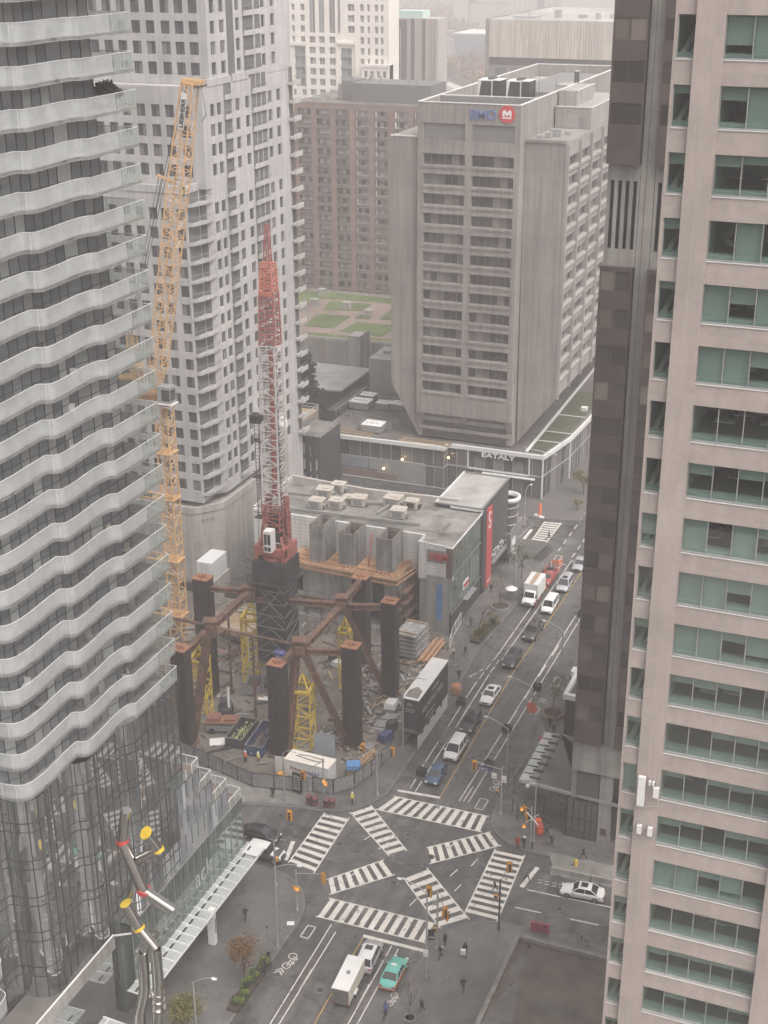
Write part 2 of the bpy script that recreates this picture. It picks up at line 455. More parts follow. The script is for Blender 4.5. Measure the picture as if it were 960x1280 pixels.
# worn road paint
def paint(name, col):
    mt = mat(name, col, 0.6, 0.10, 1.5)
    t = mt.node_tree; N = t.nodes; L = t.links; b = N['Principled BSDF']
    src = b.inputs['Base Color'].links[0].from_socket
    geo = N.new('ShaderNodeNewGeometry')
    nz = N.new('ShaderNodeTexNoise'); nz.inputs['Scale'].default_value = 1.1; nz.inputs['Detail'].default_value = 9; nz.inputs['Roughness'].default_value = 0.7
    L.new(geo.outputs['Position'], nz.inputs['Vector'])
    cr = N.new('ShaderNodeValToRGB'); cr.color_ramp.elements[0].position = 0.345; cr.color_ramp.elements[1].position = 0.43
    L.new(nz.outputs[0], cr.inputs[0])
    mx = N.new('ShaderNodeMix'); mx.data_type = 'RGBA'
    L.new(cr.outputs[0], mx.inputs[0]); mx.inputs[6].default_value = (0.09, 0.086, 0.08, 1); L.new(src, mx.inputs[7])
    L.new(mx.outputs[2], b.inputs['Base Color'])
    return mt
M['roadwhite'] = paint('road_paint_white', (0.58, 0.55, 0.50))
M['roadyellow'] = paint('road_paint_yellow', (0.42, 0.27, 0.10))
M['g_dark'] = panes('window_dark', (0.060, 0.062, 0.068), (0.20, 0.195, 0.19), 0.22)
M['g_bmo'] = panes('office_window', (0.045, 0.042, 0.040), (0.22, 0.205, 0.19), 0.38)
M['g_brick'] = panes('flat_window', (0.05, 0.052, 0.052), (0.46, 0.47, 0.46), 0.55, mid=(0.22, 0.23, 0.23))
M['g_bronze'] = panes('bronze_window', (0.045, 0.038, 0.036), (0.20, 0.165, 0.145), 0.3)
M['g_cream'] = panes('far_window', (0.16, 0.165, 0.17), (0.32, 0.32, 0.31), 0.3)
M['g_curtain'] = panes('curtain_wall', (0.19, 0.205, 0.215), (0.42, 0.44, 0.44), 0.28, rough=0.05, spec=0.9, mid=(0.225, 0.24, 0.25))  # panes paled in colour to stand for reflected sky and lit rooms
M['g_store'] = panes('shop_glass', (0.06, 0.058, 0.055), (0.17, 0.16, 0.15), 0.35, rough=0.06)
M['g_mirror'] = mat('podium_glass', (0.085, 0.093, 0.090), 0.025, 0.0, spec=1.0, metal=0.0)
b = M['g_mirror'].node_tree.nodes['Principled BSDF']; b.inputs['IOR'].default_value = 2.7
M['g_green'] = clear_glass('green_glass', (0.56, 0.665, 0.625), 0.06)
M['guard'] = clear_glass('fritted_guard', (0.84, 0.88, 0.87), 0.05, 0.06, 0.62, (0.53, 0.545, 0.54))
M['guard_clear'] = clear_glass('clear_guard', (0.80, 0.86, 0.84), 0.02, 0.03, 0.28, (0.60, 0.62, 0.60))
M['g_canopy'] = clear_glass('canopy_glass', (0.75, 0.80, 0.78), 0.05, 0.05, 0.78, (0.46, 0.48, 0.46))
M['g_hm'] = clear_glass('shop_front_glass', (0.74, 0.82, 0.78), 0.14)
XA, YA = V(1, 0, 0), V(0, 1, 0)
EAST = (XA, V(0, -1, 0))     # walls facing the camera side
NORTH = (YA, V(1, 0, 0))     # walls facing the street
# ------------------------------------------------------------------ ground, roads, pavements
g = MB(); g.poly([(-2000, -60, -0.02), (900, -60, -0.02), (900, 3000, -0.02), (-2000, 3000, -0.02)]); struct('ground', g, M['city'])
g = MB(); g.poly([(-53.5, 30, 0.0), (-38.5, 30, 0.0), (-38.5, 420, 0.0), (-60.5, 420, 0), (-60.5, 200, 0), (-53.5, 200, 0)]); struct('bloor_road', g, M['asphalt'])
g = MB(); g.poly([(-300, 105, 0.004), (120, 105, 0.004), (120, 135, 0.004), (-300, 135, 0.004)]); struct('yonge_road', g, M['asphalt'])
def arc(c, r, a0, a1, n=8):
    return [(c[0]+r*math.cos(R_(a0+(a1-a0)*i/n)), c[1]+r*math.sin(R_(a0+(a1-a0)*i/n))) for i in range(n+1)]
def pavement(name, poly, mt, top=0.14):
    g = MB(); g.prism(poly, -0.01, top); o = struct(name, g, mt)
    k = MB()
    n = len(poly)
    a = sum(poly[i][0]*poly[(i+1) % n][1] - poly[(i+1) % n][0]*poly[i][1] for i in range(n))
    pl = poly if a > 0 else poly[::-1]
    for i in range(n):
        p, q = V(*pl[i], 0), V(*pl[(i+1) % n], 0)
        if (q-p).length < 0.01: continue
        d = (q-p).normalized(); w = V(-d.y, d.x, 0)*0.16
        k.poly([p + UP*(top+.004), q + UP*(top+.004), q+w+UP*(top+.004), p+w+UP*(top+.004)])
        k.poly([p + UP*(top+.004) - w*0.02, p - w*0.02, q - w*0.02, q + UP*(top+.004) - w*0.02][::-1])
    struct('kerb', k, M['kerb'])
pavement('pavement_south_east', [(-52.5, 30), (-52.5, 105.5)] + arc((-59.5, 106.5), 7, 0, 90)[1:] + [(-130, 113.5), (-130, 30)], M['pavement'])
pavement('pavement_south_west', [(-52.3, 205)] + [(-52.6, 206.6), (-53.6, 208.4), (-55.7, 209.8)] + [(-150, 209.8), (-150, 120.5), (-67.5, 123.4), (-60.5, 125.3)] + arc((-60, 133), 7.6, -90, 0)[1:] + [(-53.0, 160), (-53.4, 172), (-52.5, 187)], M['pavement'])
pavement('pavement_north_east', [(-38.5, 30), (-38.5, 107.5)] + arc((-31.8, 107.5), 6.7, 180, 90)[1:] + [(100, 115.6), (100, 30)], M['pavement'])
pavement('pavement_north_west', [(-39.4, 400), (-39.4, 133.0)] + arc((-33.2, 133.0), 6.2, 180, 270)[1:] + [(-20, 127.0), (100, 127.6), (100, 400)], M['pavement'])
pavement('plaza', [(-150, 221.5), (-58.4, 220.2), (-51.5, 221.9), (-50.6, 420), (-150, 420)], M['plaza'])
g = MB(); g.poly([(-104, 128.5, .15), (-58.5, 130.5, .15), (-55.8, 137, .15), (-55.8, 160, .15), (-57.5, 172.5, .15), (-104, 172.5, .15)]); struct('site_ground', g, M['site'])
g = MB(); g.poly([(-31.2, 127.6, .15), (-19, 128.0, .15), (-19, 124.9, .15), (-29.9, 124.9, .15)])
g.poly([(-75, 121.6, .149), (-60.6, 125.9, .149), (-60.6, 129.3, .149), (-75, 128.4, .149)]); struct('pale_pavement', g, M['pavement_pale'])
g = MB()
for i_, (x, y, w, h) in enumerate(((-47.5, 160.5, 2.6, 9), (-44.6, 154, 1.7, 16), (-43.5, 118, 13, 3.2), (-57, 118.4, 30, 2.3), (-45.3, 190, 1.9, 30), (-30, 119.2, 22, 2.6), (-43.6, 138.5, 1.2, 5), (-48.9, 172, 1.3, 7), (-47.0, 102, 1.5, 6), (-41.6, 175, 2.0, 11), (-46.0, 121, 2.2, 1.8), (-50.2, 147, 1.1, 4))):
    zp = .006+.0015*i_
    g.poly([(x-w/2, y-h/2, zp), (x+w/2, y-h/2, zp), (x+w/2, y+h/2, zp), (x-w/2, y+h/2, zp)])
struct('road_patch', g, mat('old_asphalt', (0.095, 0.092, 0.088), 0.7, 0.3, 0.6))

mk = MB()
Z1 = 0.02
def line(p, q, w=0.13, z=Z1, mb=None, mi=0):
    p, q = V(*p, z), V(*q, z); d = (q-p).normalized(); n = V(-d.y, d.x, 0)*(w/2)
    (mb or mk).poly([p-n, q-n, q+n, p+n], mi)
def dashes(p, q, on, off, w=0.13):
    p, q = V(*p), V(*q); L = (q-p).length; d = (q-p)/L; t = 0
    while t < L:
        a = p+d*t; b = p+d*min(L, t+on); line((a.x, a.y), (b.x, b.y), w); t += on+off
def ladder(c, n, bw, axis):
    """crosswalk from four corners a,b,c,d: edges a-b and d-c, n bars between"""
    a, b, cc, d = [V(*p) for p in c]
    line(a, b, .16); line(d, cc, .16)
    for i in range(n):
        t0 = (i+0.5)/n - bw/2/n; t1 = t0 + bw/n
        p = [a.lerp(b, t0), a.lerp(b, t1), d.lerp(cc, t1), d.lerp(cc, t0)]
        mk.poly([(q.x, q.y, Z1+.002) for q in (p if (p[1]-p[0]).to_2d().cross((p[3]-p[0]).to_2d()) > 0 else p[::-1])])
ladder([(-51.3, 108.0), (-38.9, 108.3), (-38.9, 111.5), (-51.2, 111.2)], 11, .55, 0)
ladder([(-52.7, 128.3), (-39.4, 128.6), (-39.6, 131.8), (-51.6, 131.6)], 11, .55, 0)
ladder([(-57.9, 115.2), (-58.0, 125.5), (-54.9, 125.6), (-54.5, 114.6)], 9, .5, 0)
ladder([(-36.7, 114.2), (-37.0, 126.1), (-33.6, 126.2), (-33.1, 114.2)], 11, .5, 0)
ladder([(-55.3, 126.65), (-47.8, 120.5), (-46.3, 122.1), (-53.5, 128.85)], 8, .55, 0)
ladder([(-43.1, 120.8), (-36.6, 127.0), (-38.5, 129.0), (-44.4, 123.4)], 8, .55, 0)
ladder([(-45.0, 117.5), (-38.3, 111.0), (-35.9, 113.4), (-43.1, 120.0)], 7, .55, 0)
ladder([(-52.7, 114.0), (-48.1, 119.6), (-46.0, 117.6), (-51.4, 111.8)], 7, .55, 0)
line((-45.4, 106.95), (-38.5, 107.1), .45); line((-51.6, 132.9), (-46.3, 133.3), .45)
line((-59.1, 119.0), (-58.4, 115.5), .5); line((-31.6, 124.6), (-32.3, 120.6), .5)
line((-48.4, 70), (-49.2, 107.4), .12); line((-47.7, 70), (-48.3, 106.5), .12); line((-48.2, 97.2), (-48.3, 100.4), .12)
line((-41.6, 70), (-42.05, 106.6), .12); line((-40.7, 70), (-41.25, 106.4), .12); line((-42.0, 97.4), (-42.1, 100.5), .12)
# west leg
dashes((-50.3, 133.6), (-50.6, 139.5), 2.4, 1.2, .12); dashes((-49.5, 133.4), (-49.6, 139.8), 2.4, 1.2, .12)
line((-50.6, 140), (-50.9, 161.5), .12); line((-49.6, 140), (-49.9, 164), .12)
dashes((-50.8, 162.5), (-50.6, 168.5), 1.8, 1.0, .12); dashes((-49.9, 164.6), (-49.8, 168.5), 1.8, 1.0, .12)
line((-50.5, 168.5), (-49.9, 203.5), .12); line((-49.5, 168.5), (-48.7, 205.5), .12); line((-49.9, 203.5), (-48.8, 203.0), .12)
dashes((-51.8, 208.0), (-51.2, 245), 1.8, 1.6, .14); dashes((-49.0, 206.5), (-48.4, 245), 1.8, 1.6, .14)
line((-43.9, 133.5), (-43.1, 186), .12); line((-42.8, 133.6), (-42.2, 186), .12)
line((-43.4, 133.6), (-43.3, 137), .12)
for y in (152.5, 159.5, 166, 172.5): line((-43.9+.02*(y-133), y), (-43.85+.02*(y-133), y+3.6), .2)
# yonge
for x in (-55.5, -50.5): pass
for p, q in (((-31.98, 117.1), (-29.1, 117.25)), ((-26, 117.4), (-23, 117.55)), ((-19.5, 117.7), (-16, 117.9)), ((-63, 118.9), (-60, 118.8))): line(p, q, .14)
line((-31.6, 120.4), (-17, 121.1), .14)
for i in range(6): line((-31.0+i*0.8, 122.5+i*.02), (-30.5+i*.8, 122.6+i*.02), .10); line((-30.9+i*0.8, 122.0+i*.02), (-30.4+i*.8, 122.1+i*.02), .10)
for p, q in (((-52.0, 125.8), (-51.4, 127.3)), ((-51.6, 122.2), (-51.1, 123.6)), ((-50.6, 115.2), (-50.1, 116.6)), ((-49.4, 121.2), (-48.8, 122.8)), ((-41.9, 124.6), (-41.6, 126.2)), ((-40.2, 119.6), (-39.8, 121.0)), ((-38.6, 122.1), (-38.3, 123.6)), ((-41.2, 116.2), (-40.8, 117.7)), ((-38.9, 117.3), (-38.6, 118.6)), ((-42.6, 113.2), (-42.3, 114.6))): line(p, q, .13)
# far junction with the side street
ladder([(-57.2, 211), (-57.3, 219.5), (-54.4, 220), (-54.6, 210.9)], 9, .5, 0)
line((-58.5, 215.3), (-58.6, 210.8), .5)
# stencils: bicycles, chevrons and boxes
def ring(c, r, w=.09, n=14):
    for i in range(n):
        a, b = 2*math.pi*i/n, 2*math.pi*(i+1)/n
        line((c[0]+r*math.cos(a), c[1]+r*math.sin(a)), (c[0]+r*math.cos(b), c[1]+r*math.sin(b)), w, Z1+.002)
def bicycle_mark(x, y, s=1.0, f=1):
    ring((x, y-.75*s*f), .42*s); ring((x, y+.75*s*f), .42*s)
    for p, q in (((0, -.75), (.45, -.25)), ((.45, -.25), (0, 0.05)), ((0, .05), (0, -.75)), ((.45, -.25), (.42, .55)), ((0, .05), (.42, .55)), ((.60, .50), (0, .75)), ((.55, -.4), (.55, -.1)), ((.62, .3), (.62, .65))):
        line((x+p[0]*s, y+p[1]*s*f), (x+q[0]*s, y+q[1]*s*f), .09, Z1+.002)
bicycle_mark(-50.9, 100.7, 1.0); bicycle_mark(-40.9, 138.2, 1.0); bicycle_mark(-39.2, 99.4, .8); bicycle_mark(-41.2, 157.0, 1.0)
for cx, cy in ((-51.2, 98.5), (-51.2, 98.9), (-41.0, 159.3), (-41.0, 159.9)):
    line((cx-.45, cy), (cx, cy+.5), .1); line((cx, cy+.5), (cx+.45, cy), .1)
def boxmark(x, y, w, h, sk=0):
    c = [(x-w/2, y-h/2), (x+w/2, y-h/2+sk), (x+w/2, y+h/2+sk), (x-w/2, y+h/2)]
    for i in range(4): line(c[i], c[(i+1) % 4], .11, Z1+.004)
boxmark(-51.0, 105.4, .9, 1.9); boxmark(-41.2, 133.9, 1.0, 2.2); boxmark(-51.1, 205.4, .9, 2.1); boxmark(-40.5, 165.5, .9, 2.4)
for p, q in (((-52.3, 162.6), (-51.6, 163.8)), ((-52.4, 162.5), (-51.9, 162.4)), ((-51.4, 164.4), (-51.1, 165.3))): line(p, q, .12)
struct('road_markings', mk, M['roadwhite'])
yl = MB()
line((-44.0, 70), (-44.9, 93), .12, Z1, yl); line((-44.9, 93), (-45.3, 106.7), .12, Z1, yl)
line((-46.3, 133.3), (-46.9, 165), .13, Z1, yl); line((-46.9, 165), (-46.3, 190), .13, Z1, yl); line((-46.3, 190), (-45.6, 250), .13, Z1, yl)
struct('centre_line', yl, M['roadyellow'])
tc = MB()
for i in range(8): line((-37.2+i*.42, 111.0-i*.1), (-36.2+i*.42, 108.0-i*.1), .12, .147, tc)
mh = MB()
for i, (x, y) in enumerate(((-45.6, 116.2), (-47.2, 125.0), (-42.4, 104.6), (-43.4, 122.0), (-48.0, 146.5), (-45.3, 143.0), (-49.0, 163.5), (-44.9, 171.0), (-27.5, 118.6), (-54.0, 120.5), (-46.3, 98.0), (-45.0, 182))):
    mh.poly([(x+.36*math.cos(a_*math.pi/8), y+.36*math.sin(a_*math.pi/8), .0262) for a_ in range(16)], 0)
    mh.poly([(x+.52*math.cos(a_*math.pi/8), y+.52*math.sin(a_*math.pi/8), .0236) for a_ in range(16)], 1)
struct('manhole_covers', mh, [M['steel_dk'], M['kerb']])
ck = MB(); rk = random.Random(12)
for i in range(46):
    x = rk.uniform(-51.5, -39.5); y = rk.choice((rk.uniform(80, 107), rk.uniform(113, 127), rk.uniform(134, 200))); a_ = rk.choice((0, 1.57))+rk.gauss(0, .25)
    for k in range(rk.randint(4, 11)):
        x2 = x+math.cos(a_)*.55; y2 = y+math.sin(a_)*.55; line((x, y), (x2, y2), .05, .0150+.0001*i, ck); x, y = x2, y2; a_ += rk.gauss(0, .3)
struct('road_cracks', ck, mat('tar_seal', (.022, .021, .02), .35, .1, 1))
struct('tactile_paving', tc, M['kerb'])
# ------------------------------------------------------------------ pink granite office tower (right foreground)
def window_proto(w, h, npan, fmat, pmat, fw=0.07, rec=0.0, bars=()):
    """one window as one mesh: frame bars (slot 0) and panes (slot 1)"""
    k = MB()
    for i in range(npan):
        a, b = w*i/npan, w*(i+1)/npan
        k.poly([(a, rec, 0), (a, rec, h), (b, rec, h), (b, rec, 0)][::-1], 1)
    for i in range(npan+1):
        a = w*i/npan; a0 = max(0, a-fw/2); a1 = min(w, a+fw/2)
        k.box(a0, a1, rec+.005, rec+.05, 0, h, 0)
    k.box(0, w, rec+.006, rec+.055, 0, fw, 0); k.box(0, w, rec+.006, rec+.055, h-fw, h, 0)
    for z in bars: k.box(0, w, rec+.006, rec+.05, z-fw/2, z+fw/2, 0)
    return k.mesh('window', [fmat, pmat])
def add(name, me, parent, mtx=None):
    o = bpy.data.objects.new(name, me); COL.objects.link(o); o.parent = parent
    if mtx is not None: o.matrix_local = mtx
    return o

t = thing('office_tower', 'pink granite office tower with green tinted window bands, nearest on the right', 'office tower', (0, 0, 0))
PY = 83.0
X0, X1, X2, X3, X4, X5 = -15.42, -14.2, -12.56, -4.74, -3.1, 4.7
k0 = list(range(-5, 18))
zb = lambda k: 29.2 + 3.8*k
wall = MB(); holes = []
for k in k0:
    holes.append((0.16, X1-X0, zb(k), zb(k)+2.38))
    holes.append((X2-X0, X3-X0, zb(k), zb(k)+2.38))
    holes.append((X4-X0, X5-X0, zb(k), zb(k)+2.38))
wall.facade((X0, PY, 0), *EAST, X5+1.5-X0, 110, holes, 0.25)
wall.poly([(X0, PY, 0), (X0, PY, 110), (X0, PY+25, 110), (X0, PY+25, 0)])
wall.poly([(X5+1.5, PY, 0), (X5+1.5, PY+25, 0), (X5+1.5, PY+25, 110), (X5+1.5, PY, 110)])
wall.poly([(X0, PY, 110), (X5+1.5, PY, 110), (X5+1.5, PY+25, 110), (X0, PY+25, 110)])
wall.build('wall', M['pink'], t)
pil = MB()
for a, b in ((X1, X2), (X3, X4)): pil.box(a, b, PY-0.28, PY+.1, 0, 110)
pil.build('pilaster', M['pink'], t)
jn = MB()
for xm in (-13.42, -3.95): jn.box(xm-.022, xm+.022, PY-.287, PY-.27, 0, 110)
for k in k0:
    z = zb(k)-1.15
    if k % 1 == 0:
        jn.box(X0, X1, PY-.006, PY+.01, z-.015, z+.015); jn.box(X2, X3, PY-.006, PY+.01, z-.015, z+.015)
    if k % 3 == 0:
        for a, b in ((X1, X2), (X3, X4)): jn.box(a, b, PY-.285, PY-.27, z-.015, z+.015)
jn.build('joint', M['pink_joint'], t)
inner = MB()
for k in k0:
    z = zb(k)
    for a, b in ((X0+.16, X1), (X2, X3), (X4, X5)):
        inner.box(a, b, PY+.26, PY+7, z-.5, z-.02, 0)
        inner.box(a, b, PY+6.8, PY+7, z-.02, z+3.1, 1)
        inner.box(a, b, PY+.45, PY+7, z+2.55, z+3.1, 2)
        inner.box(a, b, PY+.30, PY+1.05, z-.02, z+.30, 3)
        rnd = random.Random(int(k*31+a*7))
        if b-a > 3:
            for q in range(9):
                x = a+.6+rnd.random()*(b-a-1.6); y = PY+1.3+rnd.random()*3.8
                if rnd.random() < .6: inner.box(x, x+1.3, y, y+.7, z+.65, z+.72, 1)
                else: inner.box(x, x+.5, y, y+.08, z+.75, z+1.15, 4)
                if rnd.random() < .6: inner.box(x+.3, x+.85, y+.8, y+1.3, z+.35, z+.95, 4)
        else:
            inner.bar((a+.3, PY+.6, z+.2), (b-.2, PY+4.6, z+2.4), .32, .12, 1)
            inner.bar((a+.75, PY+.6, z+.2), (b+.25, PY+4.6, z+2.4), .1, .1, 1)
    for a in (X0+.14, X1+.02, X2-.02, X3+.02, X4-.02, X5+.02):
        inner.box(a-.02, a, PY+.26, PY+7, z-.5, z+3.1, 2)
inner.build('interior', [mat('office_carpet', (.30, .27, .25), .9), mat('office_wall', (.55, .52, .49), .9), mat('office_ceiling', (.6, .58, .55), .9), mat('window_ledge', (.42, .45, .43), .7), M['steel_dk']], t)  # interior colours raised to stand in for office lighting
prN = MB(); prN.poly([(0, 0, 0), (0, 0, 2.38), (1.06, 0, 2.38), (1.06, 0, 0)][::-1])
paneN = prN.mesh('pane', M['g_green'])
prW = MB(); W5 = X3-X2
for i in range(5): prW.poly([(W5*i/5, 0, 0), (W5*i/5, 0, 2.38), (W5*(i+1)/5, 0, 2.38), (W5*(i+1)/5, 0, 0)][::-1])
paneW = prW.mesh('pane', M['g_green'])
frN = MB(); frN.box(0, .055, 0, .10, 0, 2.38); frN.box(.055, 1.06, 0, .10, 0, .06); frN.box(.055, 1.06, 0, .06, 2.34, 2.38)
frNm = frN.mesh('window', M['galv'])
frW = MB()
for i in range(6): frW.box(max(0, W5*i/5-.032), min(W5, W5*i/5+.032), 0.004, .10, 0.06, 2.34)
frW.box(0, W5, 0, .15, 0, .06); frW.box(0, W5, 0, .07, 2.34, 2.38)
frWm = frW.mesh('window', M['galv'])
sill = MB(); sill.box(0, W5, .16, .30, -.06, .0); sillm = sill.mesh('sill', M['rail'])
silN = MB(); silN.box(0, 1.06, .16, .30, -.06, .0); silNm = silN.mesh('sill', M['rail'])
blmat = mat('roller_blind', (.46, .48, .46), .8, .05, 1)
def blind_mesh(rnd, w, n):
    b = MB(); mode = rnd.random()
    base = rnd.random()
    for i in range(n):
        hgt = 0
        if mode < .40: hgt = .5 + rnd.random()*.35
        elif mode < .78: hgt = 2.25 if rnd.random() < .65 else rnd.choice((1.1, 1.6, .8))
        if rnd.random() < .15: hgt = 0
        if hgt: b.box(w*i/n+.04, w*(i+1)/n-.04, -.17, -.15, 2.36-hgt, 2.36)
    return b.mesh('blind', blmat) if b.v else None
rnd = random.Random(5)
for k in k0:
    for xa, w, n, pm, fm, sm in ((X0+.16, 1.06, 1, paneN, frNm, silNm), (X2, W5, 5, paneW, frWm, sillm), (X4, W5, 5, paneW, frWm, sillm)):
        if xa == X4 and k > 2: continue
        wn = add('window', fm, t, frame((xa, PY+.25, zb(k)), XA, V(0, -1, 0)))
        add('pane', pm, wn); add('sill', sm, wn)
        bm = blind_mesh(rnd, w, n)
        if bm: add('blind', bm, wn)
# things bolted to the pilaster
an = thing('antenna_panel', 'tall white antenna panel bolted to the granite pilaster', 'antenna', (-13.75, PY-.3, 41.3))
b = MB(); b.box(-.24, .24, -.5, -.22, -1.1, 1.25); b.build('radome', M['white'], an)
b = MB(); b.box(-.05, .05, -.22, .01, -.8, -.7); b.box(-.05, .05, -.22, .01, .8, .9); b.path([(0, -.3, -1.1), (.1, -.25, -1.3), (.9, -.1, -1.15), (1.6, -.1, -.9)], .025, 5); b.build('bracket', M['galv'], an)
def radio(x, z, s, label, grp='radio boxes on the granite pilaster'):
    r = thing('radio_unit', label, 'radio box', (x, PY-.3, z), 0, grp)
    b = MB(); b.box(-.17*s, .17*s, -.35, -.08, -.36*s, .36*s); b.build('case', M['white'], r)
    b = MB(); b.box(-.05, .05, -.08, .005, -.1, .1); b.tube((.0, -.2, .36*s), (.0, -.2, .36*s+.32), .035, n=6)
    b.path([(.1, -.2, -.36*s), (.15, -.18, -.36*s-.2), (.3, -.08, -.36*s-.25), (.42, -.05, .1)], .02, 5); b.build('cable', M['galv'], r)
radio(-12.75, 41.4, 1.1, 'white radio box beside the tall antenna panel, right of it')
radio(-13.22, 42.1, .42, 'tiny white box just right of the tall antenna panel')
radio(-12.98, 42.1, .42, 'tiny white box, second right of the tall antenna panel')
radio(-13.7, 38.1, .95, 'lower left white radio box with looping cable on pilaster')
radio(-12.95, 38.1, .95, 'lower right white radio box with looping cable on pilaster')

# low block with the brown flat roof below it
t = thing('low_block', 'low building with wet brown gravel flat roof and dark parapet at bottom right', 'building')
b = MB(); b.prism([(-29.0, 107.3), (-29.0, 40), (-15.5, 40), (-15.5, 107.3)], 0.1, 4.6); b.build('wall', M['concrete_dk'], t)
b = MB(); b.poly([(-28.7, 40, 4.62), (-15.6, 40, 4.62), (-15.6, 107, 4.62), (-28.7, 107, 4.62)]); b.build('roof', M['roof_brown'], t)
b = MB()
for i_, (x, y, rx, ry) in enumerate(((-27.2, 95, 1.3, 7), (-26.4, 87, 1.6, 4), (-27.6, 103, .7, 2.6), (-22.5, 99, 2.4, 1.1), (-18.5, 91, 1.5, 2.6))):
    rp = random.Random(i_); b.cut(); b.poly([(x+rx*math.cos(a*.3927)*rp.uniform(.6, 1.1), y+ry*math.sin(a*.3927)*rp.uniform(.6, 1.1), 4.626) for a in range(16)])
b.each('wet_patch', mat('wet_gravel', (.115, .108, .10), .16, .4, .6), t)
b = MB(); b.box(-29.05, -28.6, 40, 107.35, 4.6, 5.05); b.box(-28.6, -15.5, 106.9, 107.35, 4.6, 5.05); b.build('parapet', M['concrete_dk'], t)
b = MB(); b.lathe([(.3, 0), (.3, .15), (.05, .25)], 10, (-21.6, 92.5, 4.62)); b.box(-27.6, -27.3, 106.2, 106.5, 4.62, 4.8); b.build('roof_drain', M['steel_dk'], t)

# ------------------------------------------------------------------ dark bronze tower behind it
t = thing('bronze_tower', 'dark bronze clad tower with pale concrete piers behind the pink tower', 'office tower')
DY = 131.5
b = MB(); b.box(-26.55, -25.25, DY-.05, DY+1, 0, 112); b.box(-29.6, -15, DY+.9, DY+22, 11.6, 112)
b.build('wall', M['concrete'], t)
b = MB(); b.box(-26.1, -25.98, DY-.06, DY+.3, 0, 112); b.build('pier_groove', M['concrete_dk'], t)
def curtain(x0, x1, z0, z1, pn):
    s = MB(); hs = []
    n = int((z1-z0-.3)/3.71)
    off = z1 - .35
    ws = (x1-x0-.24)/pn
    for i in range(n+1):
        a = off-2.0-3.71*i
        if a < z0+.2: break
        for j in range(pn): hs.append((.12+ws*j+.04, .12+ws*(j+1)-.04, a-z0, a-z0+2.0))
    s.facade((x0, DY-.75, z0), *EAST, x1-x0, z1-z0, hs, .10)
    s.poly([(x0, DY-.75, z0), (x0, DY-.75, z1), (x0, DY+22, z1), (x0, DY+22, z0)])
    s.box(x0, x1, DY-.6, DY+.5, z0, z0+.05); s.box(x0, x1, DY-.6, DY+.5, z1-.05, z1)
    s.build('cladding', M['tower_dk'], t)
    pr = window_proto(ws*pn, 2.0, pn, M['tower_dk'], M['g_bronze'], .06)
    seen = set()
    for h in hs:
        if h[2] in seen: continue
        seen.add(h[2]); add('window', pr, t, frame((x0+.12, DY-.66, z0+h[2]), XA, V(0, -1, 0)))
curtain(-29.8, -26.6, 76.4, 112, 2); curtain(-25.2, -19, 76.4, 112, 3)
curtain(-29.8, -26.6, 13.2, 66.7, 2); curtain(-25.2, -19, 13.2, 66.7, 3)
b = MB()
hs = [(.3+.72*i, .3+.72*i+.38, 1.6, 8.1) for i in range(4)]
b.facade((-29.7, DY, 66.7), *EAST, 3.1, 9.7, hs, .5)
b.facade((-25.2, DY, 66.7), *EAST, 7, 9.7, hs + [(3.2+.72*i, 3.2+.72*i+.38, 1.6, 8.1) for i in range(4)], .5)
b.poly([(-29.7, DY, 66.7), (-29.7, DY, 76.4), (-29.7, DY+22, 76.4), (-29.7, DY+22, 66.7)])
b.build('plant_floor_wall', M['concrete'], t)
b = MB(); b.box(-29.4, -19, DY+.45, DY+.5, 67, 76); b.build('louvre', M['black'], t)
b = MB(); b.facade((-29.9, DY-.3, 9.4), *EAST, 12, 3.8, [], .1); b.poly([(-29.9, DY-.3, 9.4), (-29.9, DY-.3, 13.2), (-29.9, DY+20, 13.2), (-29.9, DY+20, 9.4)]); b.box(-29.9, -18, DY-.3, DY+.5, 9.3, 9.4)
b.box(-29.9, -18, DY-.34, DY-.3, 11.2, 11.3)
b.box(-26.6, -25.2, DY-.1, DY+1, 0, 9.4); b.box(-29.9, -29.3, DY+.1, DY+18, .14, 9.4)
b.build('base_wall', M['concrete'], t)
b = MB(); b.box(-29.7, -18, DY+1.2, DY+1.3, 0.1, 9.4); b.build('shop_window', M['g_store'], t)
b = MB(); b.box(-29.3, -26.7, DY-.05, DY, 5.9, 9.0); b.build('upper_window', M['g_store'], t)
b = MB(); b.box(-26.25, -25.55, DY-.13, DY-.09, 1.2, 2.1); b.build('plaque', mat('bronze_plaque', (.10, .07, .06), .5), t)
# entrance pavilion, glass box
b = MB()
gx0, gx1, gy0, gy1 = -30.2, -26.65, 131.4, 137.5
for p, q in (((gx0, gy0), (gx1, gy0)), ((gx0, gy0), (gx0, gy1))):
    n_ = 5
    for i in range(n_+1):
        x = p[0]+(q[0]-p[0])*i/n_; y = p[1]+(q[1]-p[1])*i/n_
        b.box(x-.05, x+.05, y-.05, y+.05, .15, 5.4)
    for z in (.25, 1.0, 2.7, 5.35): b.bar((p[0], p[1], z), (q[0], q[1], z), .09)
b.build('entrance_frame', M['steel_dk'], t)
b = MB(); b.poly([(gx0, gy0, .15), (gx1, gy0, .15), (gx1, gy0, 5.4), (gx0, gy0, 5.4)]); b.poly([(gx0, gy1, .15), (gx0, gy0, .15), (gx0, gy0, 5.4), (gx0, gy1, 5.4)]); b.build('entrance_glass', M['g_store'], t)
